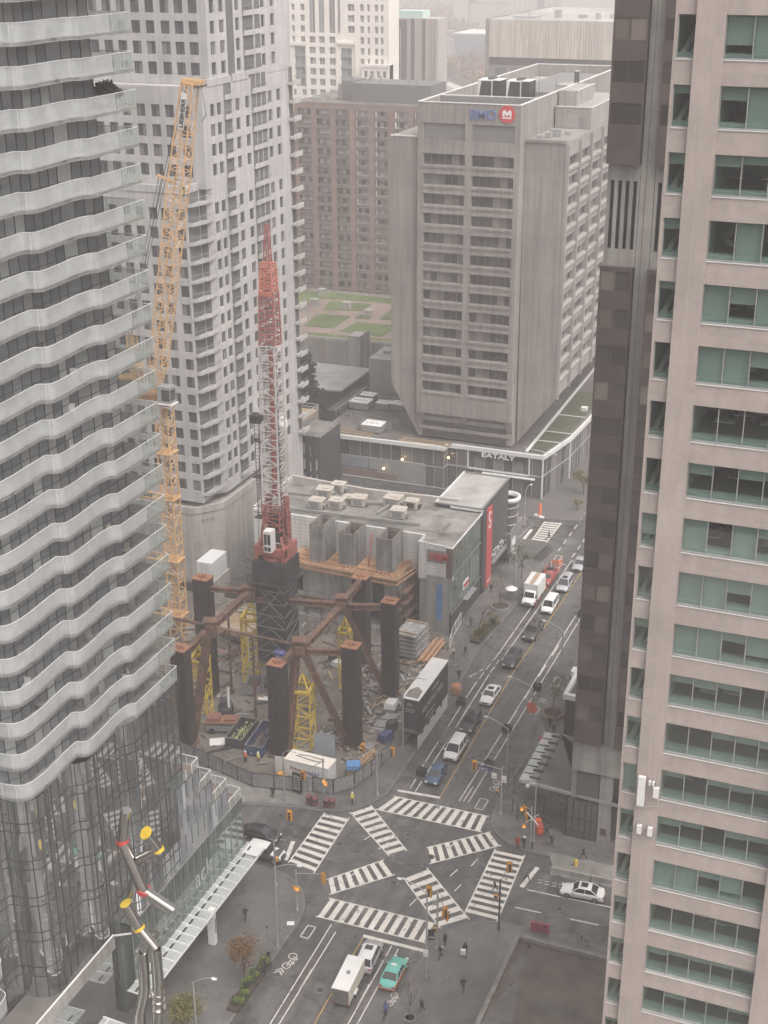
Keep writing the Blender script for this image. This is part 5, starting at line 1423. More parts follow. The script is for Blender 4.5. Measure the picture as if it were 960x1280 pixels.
t = thing('striped_slab', 'grey slab tower with vertical stripes and a dark glazed left end', 'office tower')
b = MB(); b.box(-176, -156.8, 440, 449, 0, 69.8); b.build('wall', mat('warm_grey', (.36, .33, .31), .8, .06, .4), t)
b = MB(); b.box(-176, -167.4, 439.7, 440, 0, 69.4); b.box(-166, -164.6, 439.8, 440, 0, 69.6); b.box(-162.1, -160.9, 439.8, 440, 0, 69.6); b.build('glass_strip', mat('slab_glass', (.12, .12, .125), .2, .08, .3), t)
b = MB()
for x in (-174.6, -171.9, -169.5): b.box(x-.12, x+.12, 439.5, 439.7, 20, 66.6)
for z in (66.5, 61.2, 54, 47): b.box(-174.6, -169.5, 439.5, 439.7, z-.12, z+.12)
for x in (-164.5, -160.8, -158.6, -157.4): b.box(x-.15, x+.15, 439.6, 440, 0, 69.8)
b.build('fin', M['white_pod'], t)
b = MB(); b.box(-171.5, -162.5, 441, 448, 69.8, 72.0); b.build('roof_lantern', M['copper'], t)

t = thing('ribbed_hall', 'long windowless hall clad in pale vertical ribbed concrete, behind the bank tower', 'building')
b = MB(); b.box(-152.4, -95, 480, 560, 55.3, 67.5)
for i in range(58): b.box(-152.3+1.0*i, -152.3+1.0*i+.82, 479.75, 480, 55.3, 67.4)
b.build('ribbed_wall', mat('ribbed_concrete', (.46, .42, .37), .85, .08, .4, streak=.22, island=.05), t)
b = MB(); b.box(-151.6, -95, 481, 560, 52.6, 55.3); b.build('dark_band', M['dark'], t)
b = MB(); b.box(-152.8, -95, 480.2, 560, 30, 52.6); b.box(-153.6, -152.4, 479.4, 560, 20, 67.8); b.build('base_wall', M['pavement_pale'], t)
b = MB()
for i in range(7): b.box(-150+5.4*i, -146+5.4*i, 480.05, 480.2, 45, 51.8)
b.build('window', M['g_dark'], t)
b = MB(); b.poly([(-152.4, 480, 67.55), (-95, 480, 67.55), (-95, 560, 67.55), (-152.4, 560, 67.55)]); b.build('roof', M['roof_pale'], t)
b = MB()
for x, y, w, h in ((-146, 486, 8, .8), (-133, 492, 2.2, 2.6), (-125, 494, 2.5, 1.2), (-118, 490, 1.5, 2), (-114, 494, 4, 1.6), (-141, 488, .4, 3)): b.box(x, x+w, y, y+w, 67.55, 67.55+h)
b.build('roof_plant', M['galv'], t)
t = thing('blue_block', 'blue grey block with a woven facade of staggered fins, far behind', 'building')
b = MB(); b.box(-344, -319.2, 1000, 1040, 0, 25.1); b.build('wall', mat('blue_facade', (.17, .20, .26), .6, .08, .5), t)
b = MB()
for i in range(24):
    for k in range(7):
        z = 23.2-3.6*k-(i % 2)*1.7; b.cut()
        b.box(-343.8+1.03*i, -343.2+1.03*i, 999.3, 1000, z-2.1, z)
b.each('fin', mat('blue_fin', (.09, .11, .16), .6, .08, .5, island=.3), t)
b = MB(); b.box(-344.3, -319, 999.4, 1040, 25.1, 25.9); b.build('roof_edge', M['rail'], t)
def far_block(name, label, x0, x1, y, z0, z1, wall, nx, nz, ww, wh, depth=25):
    o = thing(name, label, 'building')
    b = MB(); hs = []
    fw, fh = (x1-x0)/nx, (z1-z0)/nz
    for i in range(nx):
        for k in range(nz): hs.append((fw*(i+.5)-fw*ww/2, fw*(i+.5)+fw*ww/2, fh*(k+.5)-fh*wh/2, fh*(k+.5)+fh*wh/2))
    b.facade((x0, y, z0), *EAST, x1-x0, z1-z0, hs, .5); b.box(x0, x1, y+.55, y+depth, z0, z1)
    b.poly([(x0, y, z1), (x1, y, z1), (x1, y+depth, z1), (x0, y+depth, z1)]); b.poly([(x1, y, z0), (x1, y+depth, z0), (x1, y+depth, z1), (x1, y, z1)]); b.poly([(x0, y+depth, z0), (x0, y, z0), (x0, y, z1), (x0, y+depth, z1)])
    b.build('wall', wall, o)
    b = MB()
    for h in hs: b.poly([(x0+h[0], y+.45, z0+h[2]), (x0+h[1], y+.45, z0+h[2]), (x0+h[1], y+.45, z0+h[3]), (x0+h[0], y+.45, z0+h[3])])
    w = b.build('window', M['g_cream'], o)
    if len(hs) > 100: stuff(w)
    b = MB(); b.box(x0+(x1-x0)*.3, x0+(x1-x0)*.6, y+depth*.3, y+depth*.7, z1, z1+2.5); b.build('plant_room', M['grey'], o)
    return o
warm = mat('warm_stone', (.36, .33, .30), .85, .08, .3); pale = mat('pale_stone', (.48, .46, .43), .85, .08, .3)
far_block('library_block', 'tan ribbed concrete block at the top edge behind the blue block', -433, -396, 1300, 0, 30.2, warm, 9, 14, .5, .6)
far_block('library_tower', 'tall tan stair shaft at the top edge left of the ribbed block', -447, -433.2, 1296, 0, 67, warm, 2, 3, .12, .5)
far_block('library_hall', 'grey tan block at the top edge with square bays over the ribbed hall', -395.6, -368, 1300, 0, 39, warm, 6, 12, .55, .55)
far_block('lattice_block', 'pale apartment slab with a fine window grid at the top right edge', -394, -339, 1500, 0, 54, warm, 24, 22, .6, .5)
far_block('brick_school', 'low reddish block among autumn trees at top middle', -404, -384, 1130, 0, 15, M['brick'], 6, 6, .5, .5)
far_block('grey_flats', 'grey flats left of the blue block among trees', -388, -366, 1080, 0, 12, M['grey'], 7, 9, .6, .5)
far_block('glass_office', 'teal glass office sliver seen between white and cream towers', -262, -234, 450, 0, 55, mat('teal_glass', (.22, .28, .29), .3, .1, .5), 9, 14, .8, .7)
far_block('pale_flats', 'pale flats seen in the gap beside the white tower', -330, -300, 620, 0, 60, pale, 10, 16, .6, .5)
far_block('long_house', 'low long white house among far autumn trees in the gap', -395, -360, 800, 0, 22, pale, 12, 5, .5, .5)
far_block('tan_terrace', 'tan terrace block among the far autumn trees at top', -520, -470, 1500, 0, 14, warm, 14, 6, .5, .5)
far_block('white_hall', 'white hall with flat roof far off among trees', -610, -560, 1400, 0, 30, pale, 14, 6, .5, .5)
for i, (x, y, w, d, h, lb) in enumerate(((-292, 838, 16, 22, 8, 'nearest pale gabled shed roof below the autumn trees'), (-312, 850, 14, 20, 9, 'second pale gabled shed roof left of the nearest one'), (-306, 905, 26, 16, 10, 'grey gabled hall roof behind the shed roofs'), (-344, 960, 22, 18, 11, 'brown gabled house roof among the autumn trees'), (-268, 790, 14, 18, 8, 'pale gabled shed roof nearest the bank tower'))):
    o = thing('gabled_house', lb, 'house', (x, y, 0), .25, 'gabled roofs below the autumn trees')
    b = MB(); b.box(-w/2, w/2, -d/2, d/2, 0, h*.6); b.build('wall', M['grey'], o)
    b = MB(); b.idx([(-w/2, -d/2, h*.6), (w/2, -d/2, h*.6), (w/2, d/2, h*.6), (-w/2, d/2, h*.6), (0, -d/2, h), (0, d/2, h)], [(0, 1, 4), (1, 2, 5, 4), (2, 3, 5), (3, 0, 4, 5)]); b.build('roof', [M['roof_pale'], M['rust'], M['galv'], M['path'], M['galv']][i], o)

# trees
def crown_tree(name, label, x, y, h, cr, leaf, rnd, n=900, size=.35, z=0, bare=False, group=None, cat='tree', th=.12):
    o = thing(name, label, cat, (x, y, z), 0, group)
    tr = MB(); tips = []
    def grow(p, d, L, r, dep):
        q = p + d*L
        tr.tube(p, q, r, r*.65, 6, caps=False)
        if dep == 0: tips.append(q); return
        for _ in range(3 if dep > 1 else 3):
            nd = (d + V(rnd.uniform(-1, 1), rnd.uniform(-1, 1), rnd.uniform(-.1, .6))*.75).normalized()
            grow(q, nd, L*rnd.uniform(.55, .8), r*.6, dep-1)
        tips.append(q)
    grow(V(0, 0, 0), V(0, 0, 1), h*.34, th, 3)
    tr.build('trunk', M['bark'], o)
    lf = MB(); zc = max(p.z for p in tips)
    per = max(1, int(n/len(tips)))
    for p in tips:
        if bare and rnd.random() < .55: continue
        s = cr*rnd.uniform(.24, .42)
        leaves(lf, p, (s, s, s*.75), per, size, rnd)
    lf.build('crown', leaf, o)
    return o
rt = random.Random(21)
# the far wood
wood = MB()
rw = random.Random(4)
def blob(x, y, h, r):
    n = 26
    for _ in range(n):
        leaves(wood, (x+rw.uniform(-r, r)*.7, y+rw.uniform(-r, r)*.7, h*rw.uniform(.35, .95)), (r*.5, r*.5, h*.22), 4, r*.30, rw, rw.randint(0, 2))
for _ in range(950):
    y = rw.uniform(1120, 2400); x = -y*rw.uniform(.24, .50)
    blob(x, y, rw.uniform(11, 20), rw.uniform(5, 9))
o = wood.build('far_wood', [M['leaf_far'], mat('leaves_far_dark', (.05, .04, .026), .9, .3, .03, island=.5), mat('leaves_far_gold', (.19, .105, .04), .9, .2, .05, island=.5)]); tag(o, 'far autumn wood fading into haze along the top of the picture', 'wood', kind='stuff')
i = 0
for x, y, h in ((-302, 872, 19), (-291, 866, 18), (-281, 862, 16), (-309, 888, 20), (-297, 890, 21), (-284, 880, 17), (-314, 925, 20), (-276, 852, 15), (-303, 935, 20), (-345, 1050, 20), (-271, 838, 13)):
    crown_tree('autumn_tree', ['russet autumn tree directly behind the nearest gabled shed', 'golden autumn tree right behind the nearest gabled shed', 'russet autumn tree at the right end of the shed roofs', 'golden autumn tree behind the second gabled shed', 'russet autumn tree closest to the bank roof', 'golden autumn tree beside the hall roof', 'russet autumn tree left of the hall roof', 'low golden autumn tree half hidden by the bank roof', 'tall russet autumn tree above the hall roof', 'golden autumn tree farthest back by the brown gabled house', 'low russet autumn tree at the bank roof edge'][i], x, y, h, 11, [M['leaf_far'], mat('leaves_far_gold', (.19, .105, .04), .9, .2, .05, island=.5)][i % 2], rt, 700, .9, group='autumn trees behind the gabled sheds', th=.4)
    i += 1
# conifer and yellowing shrub by the white tower
o = thing('conifer', 'tall dark pine tree between the white tower and the flat roof', 'tree', (-111.2, 236, 0))
b = MB(); b.tube((0, 0, 0), (.2, 0, 21.5), .32, .05, 8); lf = MB(); rc = random.Random(8)
for k in range(30):
    z = 4.5+16.2*k/30+rc.uniform(-.3, .3); L = (22.5-z)*.36*rc.uniform(.6, 1.2)+.5
    for j in range(6):
        a = rc.uniform(0, 6.28); tip = V(math.cos(a)*L, math.sin(a)*L, z+L*.12)
        b.tube((0.0, 0, z), tip, .07, .02, 4, caps=False)
        for s in range(4): leaves(lf, V(0, 0, z).lerp(tip, .3+.2*s), (.7, .7, .3), 30, .26, rc)
b.build('trunk', M['bark'], o); lf.build('crown', M['leaf_dk'], o)
crown_tree('yellowing_tree', 'small yellowing tree at the foot of the dark pine', -108.8, 231, 10.5, 6, M['leaf_ye'], rt, 1500, .28)

# ------------------------------------------------------------------ fashion shop and red bannered bank branch
t = thing('fashion_store', 'low shop block with green glass street front, red letters and a crowded flat roof', 'shop')
RZ_ = 13.9; E0 = 173.3
b = MB()
b.prism([(-92, E0+2.6), (-63.8, E0+2.6), (-63.8, E0+.3), (-59.2, E0+.3), (-59.2, 189.2), (-66.6, 189.2), (-92, 189.4)], 0, RZ_-.05); b.box(-92, -66.6, 189.4, 201.6, 0, 9.4)
b.build('wall', M['concrete_dk'], t)
b = MB(); b.box(-59.7, -62.7, E0, E0+.25, 9.2, RZ_+.35); b.box(-64.0, -62.7, E0-.2, E0+.1, 8.6, RZ_+.6); b.box(-92, -64.0, 175.6, 176.0, 8.6, RZ_+.55); b.box(-64.0, -63.9, E0-.2, 176, 8.6, RZ_+.55)
b.build('panel_wall', mat('white_siding', (.60, .60, .585), .6, .08, .6, streak=.15), t)
b = MB()
for i in range(9): b.box(-92, -64.05, 175.585, 175.6, 8.9+.6*i, 8.93+.6*i); b.box(-62.7, -59.75, E0-.012, E0, 9.3+.55*i if i < 4 else 9.3, 9.33+.55*i if i < 4 else 9.33)
b.build('siding_joint', M['grey'], t)
b = MB(); b.box(-63.8, -59.2, E0+.02, E0+.3, 0, 9.2); b.build('party_wall', M['concrete'], t)
b = MB(); b.box(-61.15, -60.2, E0-.02, E0+.02, 2.0, 8.0); b.build('blue_strip', mat('blue_strip', (.10, .20, .38), .7, .2, 1), t)
b = MB(); b.box(-59.7, -58.85, E0-.05, E0+.6, 9.2, RZ_); b.build('corner_column', mat('brown_fin', (.14, .10, .085), .6), t)
b = MB(); b.box(-62.62, -59.75, E0-.12, E0-.01, 11.5, 13.45); b.build('sign_board', M['grey'], t)
lettering('H&M', 1.75, M['red'], t, (-62.25, E0-.12, 11.85), *EAST, ext=.05, xs=.78, bold=.03)
b = MB(); b.poly([(-92, E0+2.5, RZ_), (-63.9, E0+2.5, RZ_), (-63.9, E0+.2, RZ_), (-59.1, E0+.2, RZ_), (-58.95, 188.9, RZ_), (-66.6, 189, RZ_), (-92, 189.2, RZ_)]); b.poly([(-92, 189.4, 9.42), (-66.6, 189.4, 9.42), (-66.6, 201.6, 9.42), (-92, 201.6, 9.42)]); b.build('roof', M['roof'], t)
b = MB()
b.bar((-92, 176, RZ_+.3), (-92, 189.5, RZ_+.3), .5, 1.0); b.bar((-92, 189.5, RZ_+.5), (-77.5, 188.2, RZ_+.5), .5, 1.1); b.bar((-77.5, 188.2, RZ_+.5), (-63.2, 189.4, RZ_+.5), .5, 1.2)
b.build('parapet', M['bmo_pale'], t)
b = MB(); b.bar((-62.6, E0+.1, RZ_+.42), (-58.9, E0+.1, RZ_+.1), .25, .12); b.bar((-58.85, E0, RZ_+.05), (-58.85, 187.5, RZ_+.05), .2, .16); b.bar((-64.0, 187.5, RZ_+.4), (-58.7, 187.5, RZ_+.4), .3, .3)
b.build('coping', M['rail'], t)
b = MB()
ys = [E0+.2+1.42*i for i in range(11)]
for a, c in zip(ys, ys[1:]): b.poly([(-58.85, a, 3.4), (-58.85, min(c, 187.3), 3.4), (-58.85, min(c, 187.3), RZ_-.1), (-58.85, a, RZ_-.1)])
b.build('street_glass', M['g_hm'], t)
b = MB(); b.poly([(-59.15, E0+.3, 3.4), (-59.15, 187.3, 3.4), (-59.15, 187.3, RZ_-.1), (-59.15, E0+.3, RZ_-.1)])
for i in range(6): b.box(-59.1, -59.0, E0+1+1.6*i, E0+1.9+1.6*i, 5+(i % 3)*1.2, 7.2+(i % 3)*1.2)
b.build('backing', mat('shop_back', (.26, .285, .26), .5, .4, .35), t)
b = MB()
for y in ys: b.box(-58.86, -58.8, y-.035, y+.035, 3.3, RZ_-.1)
for z in (3.3, 9.3): b.bar((-58.82, E0, z), (-58.82, 187.3, z), .08, .1)
b.build('mullion', M['steel'], t)
b = MB(); b.box(-59.1, -58.85, E0+.2, 187.2, .14, 3.2); b.build('street_door', M['dark'], t)
b = MB(); b.box(-58.85, -58.0, 178.6, 183.2, 3.3, 3.45); b.build('door_canopy', M['steel'], t)
b = MB(); b.box(-58.8, -58.72, 178.5, 181.0, 4.9, 6.2); b.build('blade_sign', M['white'], t)
lettering('H&M', 1.1, M['red'], t, (-58.70, 178.7, 5.2), *NORTH, ext=.03)
b = MB()
for x, y, w, d in ((-83, 198, 3.4, 1.6), (-80, 195, 8, .7), (-74.5, 197.5, 3, 1.4), (-71, 194, 2.6, 2)): b.cut(); b.box(x, x+w, y, y+d, 9.42, 10.2)
for p, q in (((-88, 178, .4), (-66, 179.5, .4)), ((-73.6, 181, .4), (-72.8, 188, .4)), ((-84, 184, .4), (-84.2, 189, .4)), ((-77.5, 184.5, .35), (-73.5, 185.5, .35)), ((-90, 184, .35), (-86, 184.6, .35))):
    b.cut(); b.bar((p[0], p[1], RZ_+p[2]), (q[0], q[1], RZ_+q[2]), .28, .3)
b.each('roof_duct', M['galv'], t)
b = MB()
for x, y, w, d in ((-66, 178, 4.5, .5), (-62.5, 179, .5, 3.5), (-68, 186, 2.5, 1.5), (-79, 186.5, 3, 1.4), (-90.8, 187.5, 1.6, .9), (-64.8, 184, 2.4, .4)): b.cut(); b.poly([(x, y, RZ_+.012), (x+w, y, RZ_+.012), (x+w, y+d, RZ_+.012), (x, y+d, RZ_+.012)])
b.each('roof_patch', M['roof_dk'], t)
hv = [(-83.5, 180.6, 2.2, 'beige roof unit nearest the left end of the shop roof, in front row'), (-80.6, 181.7, 2.2, 'second beige roof unit of the front row on shop roof'), (-84.2, 185.3, 2.4, 'beige roof unit behind the front row, near the parapet'), (-83.0, 188.0, 2.0, 'small beige roof unit tight against the rear parapet'), (-79.8, 184.8, 1.9, 'low flat beige roof unit in the middle of the shop roof'), (-77.8, 184.0, 2.2, 'beige roof unit with side flap in the middle of the shop roof'), (-72.8, 185.9, 2.6, 'large beige roof unit with a round fan behind it'), (-69.6, 185.6, 1.9, 'dark fronted beige roof unit on the right of the shop roof'), (-70.3, 181.6, 2.2, 'beige roof unit beside the bare roof field, front right')]
for i, (x, y, s, lb) in enumerate(hv):
    o = thing('roof_unit', lb, 'roof unit', (x, y, RZ_), .06*(i % 3), 'beige units on the shop roof')
    h = 1.2 if i != 4 else .6
    b = MB(); b.box(-s/2, s/2, -s*.45, s*.45, .2, h+.2); b.build('casing', M['offwhite'], o)
    b = MB(); b.box(-s/2-.08, s/2+.08, -s*.45-.08, s*.45+.08, h+.2, h+.30); b.box(-s*.15, s*.35, -s*.2, s*.2, h+.3, h+.42); b.build('lid', M['offwhite'], o)
    b = MB(); b.box(-s*.35, s*.3, -s*.45-.03, -s*.45, .35, h); b.box(s/2, s/2+.45, -s*.2, s*.2, .3, .8); b.build('grille', M['dark'] if i == 7 else M['grey'], o)
    b = MB(); b.box(-s/2, s/2, -s*.4, -s*.3, 0, .2); b.box(-s/2, s/2, s*.3, s*.4, 0, .2); b.build('skid', M['steel'], o)
t = thing('grating_house', 'rear block behind the shop roof with a grey parapet of square holes', 'building')
b = MB(); b.box(-88.5, -67, 202.1, 203.4, 0, 10.2); b.build('wall', M['concrete_dk'], t)
b = MB(); hs = [(.9+1.02*i, 1.45+1.02*i, .55, 1.1) for i in range(19)]
b.facade((-88.2, 201.8, 9.0), *EAST, 20.5, 1.9, hs, .2); b.box(-88.2, -67.7, 202.05, 202.15, 9, 10.85); b.box(-88.3, -67.6, 201.7, 202.1, 10.9, 11.05); b.build('parapet', M['steel'], t)
b = MB()
for h in hs: b.cut(); b.poly([(-88.2+h[0], 201.98, 9+h[2]), (-88.2+h[1], 201.98, 9+h[2]), (-88.2+h[1], 201.98, 9+h[3]), (-88.2+h[0], 201.98, 9+h[3])])
b.each('opening_sheet', M['roof_pale'], t)
t = thing('bank_branch', 'dark clad bank branch with tall red banner and raised grey roof beside the shop', 'bank')
b = MB(); b.box(-66.5, -58.9, 187.6, 201.6, 3.3, 14.5); b.build('wall', M['dark'], t)
b = MB(); b.box(-66.4, -59.05, 187.75, 201.4, 14.5, 14.56); b.build('roof', M['roof_pale'], t)
b = MB(); b.bar((-66.5, 187.6, 14.62), (-66.5, 201.6, 14.62), .28, .24); b.build('white_coping', M['rail'], t)
b = MB(); b.bar((-58.95, 187.5, 14.6), (-58.95, 201.7, 14.6), .28, .22); b.bar((-66.5, 201.6, 14.6), (-58.9, 201.6, 14.6), .25, .2); b.bar((-66.5, 187.6, 14.6), (-58.9, 187.6, 14.6), .25, .2); b.build('grey_coping', M['steel'], t)
b = MB(); b.box(-58.9, -58.62, 189.4, 192.3, .3, 13.6); b.build('banner', M['banner'], t)
b = MB(); b.box(-58.9, -58.66, 187.6, 189.35, .2, 14.3); b.build('dark_strip', M['dark'], t)
b = MB()
cS = (190.85, 11.6)
ps = [(.75, .95), (.35, 1.25), (-.35, 1.2), (-.7, .75), (-.55, .2), (.35, -.25), (.62, -.7), (.3, -1.2), (-.4, -1.2), (-.75, -.85)]
for a, c in zip(ps, ps[1:]): b.bar((-58.6, cS[0]+a[0]*.72, cS[1]+a[1]), (-58.6, cS[0]+c[0]*.72, cS[1]+c[1]), .05, .34)
b.build('s_mark', M['white'], t)
lettering('Scotiabank', .62, M['white'], t, (-58.6, 190.1, 1.0), V(0, .55, .835).normalized() if False else YA, V(1, 0, 0), ext=.02, xs=.62)
b = MB()
for i in range(13): b.box(-58.88, -58.78, 192.6+.68*i, 192.72+.68*i, 5.4, 13.8)
b.build('slat', M['steel'], t)
b = MB(); b.box(-58.9, -58.8, 192.4, 201.5, 3.6, 5.3); b.build('upper_glass', M['g_store'], t)
b = MB()
r5 = random.Random(9)
for i in range(26): y = 192.6+8.6*r5.random(); z = 3.9+1.2*r5.random(); b.box(-58.8, -58.74, y, y+.35, z, z+.22)
b.build('display', M['white'], t)
b = MB(); b.bar((-58.6, 192.4, 3.4), (-58.6, 201.6, 3.4), .7, .3); b.build('ledge', M['steel'], t)
b = MB(); b.box(-66, -60.6, 192.4, 201.5, .14, 3.3); b.build('shop_front', M['g_store'], t)
b = MB(); b.box(-60.5, -58.7, 200.8, 201.6, .14, 3.4); b.build('end_pier', M['dark'], t)
# round pavilion and hoarding frame past it
t = thing('ring_canopy', 'round pale ring canopy at the corner past the bank branch', 'canopy', (-60.6, 207, 0))
b = MB(); b.lathe([(1.7, 8.6), (2.2, 8.6), (2.2, 9.3), (1.7, 9.3), (1.7, 8.6)], 24); b.build('ring', M['rail'], t)
b = MB(); b.lathe([(1.75, .14), (1.75, 8.6)], 20); b.build('drum', M['g_store'], t)
b = MB()
for i in range(5): b.lathe([(1.8, 1.5+1.5*i), (1.9, 1.5+1.5*i), (1.9, 1.62+1.5*i), (1.8, 1.62+1.5*i)], 20)
b.build('band', M['galv'], t)
t = thing('hoarding', 'tall grey hoarding frame with a white poster before the bank branch corner', 'hoarding')
b = MB(); b.box(-57.7, -57.6, 199.5, 203.5, 3.0, 6.4); b.build('panel', M['steel'], t)
b = MB(); b.box(-57.58, -57.56, 199.8, 202, -.0+1.2, 4.6); b.build('poster', M['white'], t)
b = MB()
for y in (199.5, 201.5, 203.5): b.box(-57.7, -57.6, y-.06, y+.06, .1, 6.4)
for z in (6.4, 2.0, 1.1): b.bar((-57.65, 199.5, z), (-57.65, 206, z), .1)
b.build('frame', M['galv'], t)
# ------------------------------------------------------------------ building site
G0 = 0.15
t = thing('unfinished_building', 'half built raw concrete frame with three open lift shafts and an orange timber edge deck', 'building frame')
b = MB()
b.box(-83.5, -66.2, 170.6, 175.4, 4.6, 9.2); b.box(-83.5, -65.8, 170.2, 175.5, 3.9, 4.5)
b.box(-83.5, -65.8, 169.8, 175.5, .1, .9); b.box(-83.5, -81.5, 170.6, 175, .1, 9); b.box(-78.5, -76.8, 171.2, 175, .9, 3.9); b.box(-73.2, -71.5, 171.2, 175, .9, 3.9); b.box(-67.6, -66.2, 171.2, 175, .9, 3.9)
b.build('wall', M['raw'], t)
b = MB(); b.box(-70.2, -68.4, 170.5, 170.6, 4.7, 8.6); b.box(-81.4, -67.7, 173, 173.2, .9, 3.9); b.build('opening_sheet', M['black'], t)  # flat black sheets painting the shade inside the openings
b = MB(); b.box(-84, -65.9, 169.3, 175.4, 9.2, 9.5); b.build('deck', M['ply'], t)
b = MB()
for i in range(9):
    b.box(-83, -66.5, 170.2+.55*i, 170.6+.55*i, 9.5, 9.56)
for p, q in (((-83.9, 169.2), (-65.6, 168.4)), ((-65.6, 168.4), (-64.2, 176.0)), ((-65.6, 168.4), (-67.4, 170.5)), ((-64.3, 175.8), (-67.0, 175.6)), ((-83.6, 170.9), (-67.4, 170.5)), ((-67.4, 170.5), (-66.9, 175.6))):
    b.bar((p[0], p[1], 9.85), (q[0], q[1], 9.85), .16, .2)
for i in range(27):
    x = -83.8+.67*i; y = 169.2-.044*.67*i
    b.bar((x, y, 9.85), (x+.1, 170.8, 9.8), .12, .1); b.box(x-.05, x+.05, y-.05, y+.05, 8.9, 9.95)
for i in range(11):
    y = 168.5+.69*i; b.bar((-65.6+.18*.69*i, y, 9.85), (-67.3+.05*i, y+.8, 9.8), .12, .1)
b.bar((-83.9, 169.1, 9.2), (-65.6, 168.35, 9.2), .12, .3); b.bar((-65.6, 168.3, 9.2), (-64.2, 176, 9.2), .12, .3)
b.build('edge_form', M['timber'], t)
for xa, xb, zt_ in ((-80.3, -78.0, 15.5), (-75.6, -73.1, 14.9), (-69.6, -67.1, 15.0)):
    b = MB(); y0, y1 = 170.7, 175.2; th = .22
    b.box(xa, xb, y0, y0+th, 9.2, zt_); b.box(xa, xb, y1-th, y1, 9.2, zt_); b.box(xa, xa+th, y0+th, y1-th, 9.2, zt_); b.box(xb-th, xb, y0+th, y1-th, 9.2, zt_)
    sh_ = b.build('lift_shaft', mat('shaft_concrete', (.20, .198, .192), .85, .3, .8, streak=.35), t)
    b = MB(); b.bar((xa, y0+.1, zt_+.05), (xb, y0+.1, zt_+.05), .2, .1); b.bar((xb-.1, y0, zt_+.05), (xb-.1, y1, zt_+.05), .2, .1); b.bar((xa+.1, y0, zt_+.05), (xa+.1, y1, zt_+.05), .2, .1); b.bar((xa, y1-.1, zt_+.05), (xb, y1-.1, zt_+.05), .2, .1)
    for i in range(5): b.bar((xa+.3, y1-.3, zt_-.5-i*.5), (xb-.3, y1-.3, zt_-.5-i*.5), .1, .1)
    b.build('timber_rim', M['path'], sh_)
b = MB()
for z in (1.6, 3.4, 5.4, 7.2):
    b.bar((-65.7, 169.6, z), (-63.9, 176, z), .08, .08); b.box(-66.0, -64.6, 170, 176, z-.06, z)
for i in range(6):
    y = 169.8+1.15*i; b.box(-65.0+.2*i-.7, -64.94+.2*i-.7, y, y+.06, .1, 9); b.bar((-65.6+.18*i, y, 1.6), (-65.5+.18*i, y+1.1, 5.4), .06)
for i in range(8): b.bar((-83+2.4*i, 169.7, .9), (-82.4+2.4*i, 169.7, 3.9), .07); b.box(-83+2.4*i, -82.9+2.4*i, 169.6, 169.7, .1, 4.4)
b.bar((-83.5, 169.6, 2.6), (-66, 169.6, 2.6), .1, .1); b.bar((-83.5, 169.6, 4.2), (-66, 169.4, 4.2), .14, .3)
b.build('scaffold', M['rust'], t)
b = MB(); b.tube((-69.8, 172.6, 13.6), (-68.0, 172.4, 9.6), .12); b.tube((-72.0, 175, 13.6), (-71.4, 172, 9.6), .14, n=6); b.build('red_chute', M['crane_red'], t)

# the brown steel mega columns and their trusses
M['cap_rust'] = mat('cap_rust', (.26, .12, .07), .7, .3, 1.5)
def column(x, y, h, w, d, label, rz=0.0):
    o = thing('steel_column', label, 'column', (x, y, G0), rz, 'brown steel columns on the building site')
    b = MB(); b.box(-w/2, w/2, -d/2, d/2, 0, h)
    for s in (-1, 1): b.box(s*w*.18-.05, s*w*.18+.05, -d/2-.04, d/2+.04, 0, h)
    b.build('shaft', M['col_br'], o)
    b = MB(); b.box(-w/2-.1, w/2+.1, -d/2-.1, d/2+.1, h, h+.12); b.box(-w*.3, w*.3, -.12, .12, h+.12, h+.3); b.box(-.12, .12, -d*.3, d*.3, h+.12, h+.3)
    b.build('top_plate', M['cap_rust'], o)
    b = MB(); b.box(-w/2-.25, w/2+.25, -d/2-.25, d/2+.25, 0, .25); b.build('base_plate', M['rust'], o)
column(-68.25, 134.7, 13.2, 2.0, 1.8, 'broad brown steel column standing directly behind the white site trailer')
column(-60.6, 140.2, 14.4, 2.0, 1.8, 'brown steel column with bright cap plate behind the blue tarp box')
column(-60.7, 153.6, 14.3, 1.9, 1.8, 'brown steel column nearest the black hoarding box')
column(-67.8, 160.6, 13.5, 2.1, 1.8, 'brown steel column right before the timber edge deck')
column(-83.9, 144.9, 17.6, 2.2, 1.8, 'tall brown steel column with orange cap near the yellow crane mast')
column(-80.6, 132.6, 13.9, 2.0, 1.8, 'brown steel column half hidden by the wavy balconies')
def beam(name, p, q, w, h, label, mt, grp):
    o = thing(name, label, 'beam', p, 0, grp)
    p = Vector(p); q = Vector(q)-p
    b = MB(); b.bar((0, 0, 0), q, w*.55, h); b.build('web', mt, o)
    b = MB(); d = q.normalized(); a = d.cross(UP)
    a = a.normalized() if a.length > .01 else V(1, 0, 0); up = a.cross(d)
    for s in (-1, 1): b.bar(up*(s*h*.5), q+up*(s*h*.5), w, .1)
    for k in range(1, 5): c = q*(k/5); b.bar(c-d*.06, c+d*.06, w*.98, h*.98)
    b.build('flange', mt, o)
def node(x, y, z, label):
    o = thing('truss_node', label, 'steel node', (x, y, z), .3, 'steel truss nodes')
    b = MB(); b.box(-.75, .75, -.6, .6, -1.1, 1.1); b.build('box', M['rust'], o)
    b = MB(); b.box(-.95, .95, -.8, .8, 1.1, 1.22); b.box(-.5, .5, -1.0, -.6, -.6, .6); b.build('plate', M['rust'], o)
N1, N2, N3, N4 = (-66.3, 137.2, 14.6), (-66.2, 150.2, 14.6), (-79.3, 138.2, 14.4), (-78.2, 147.2, 15.4)
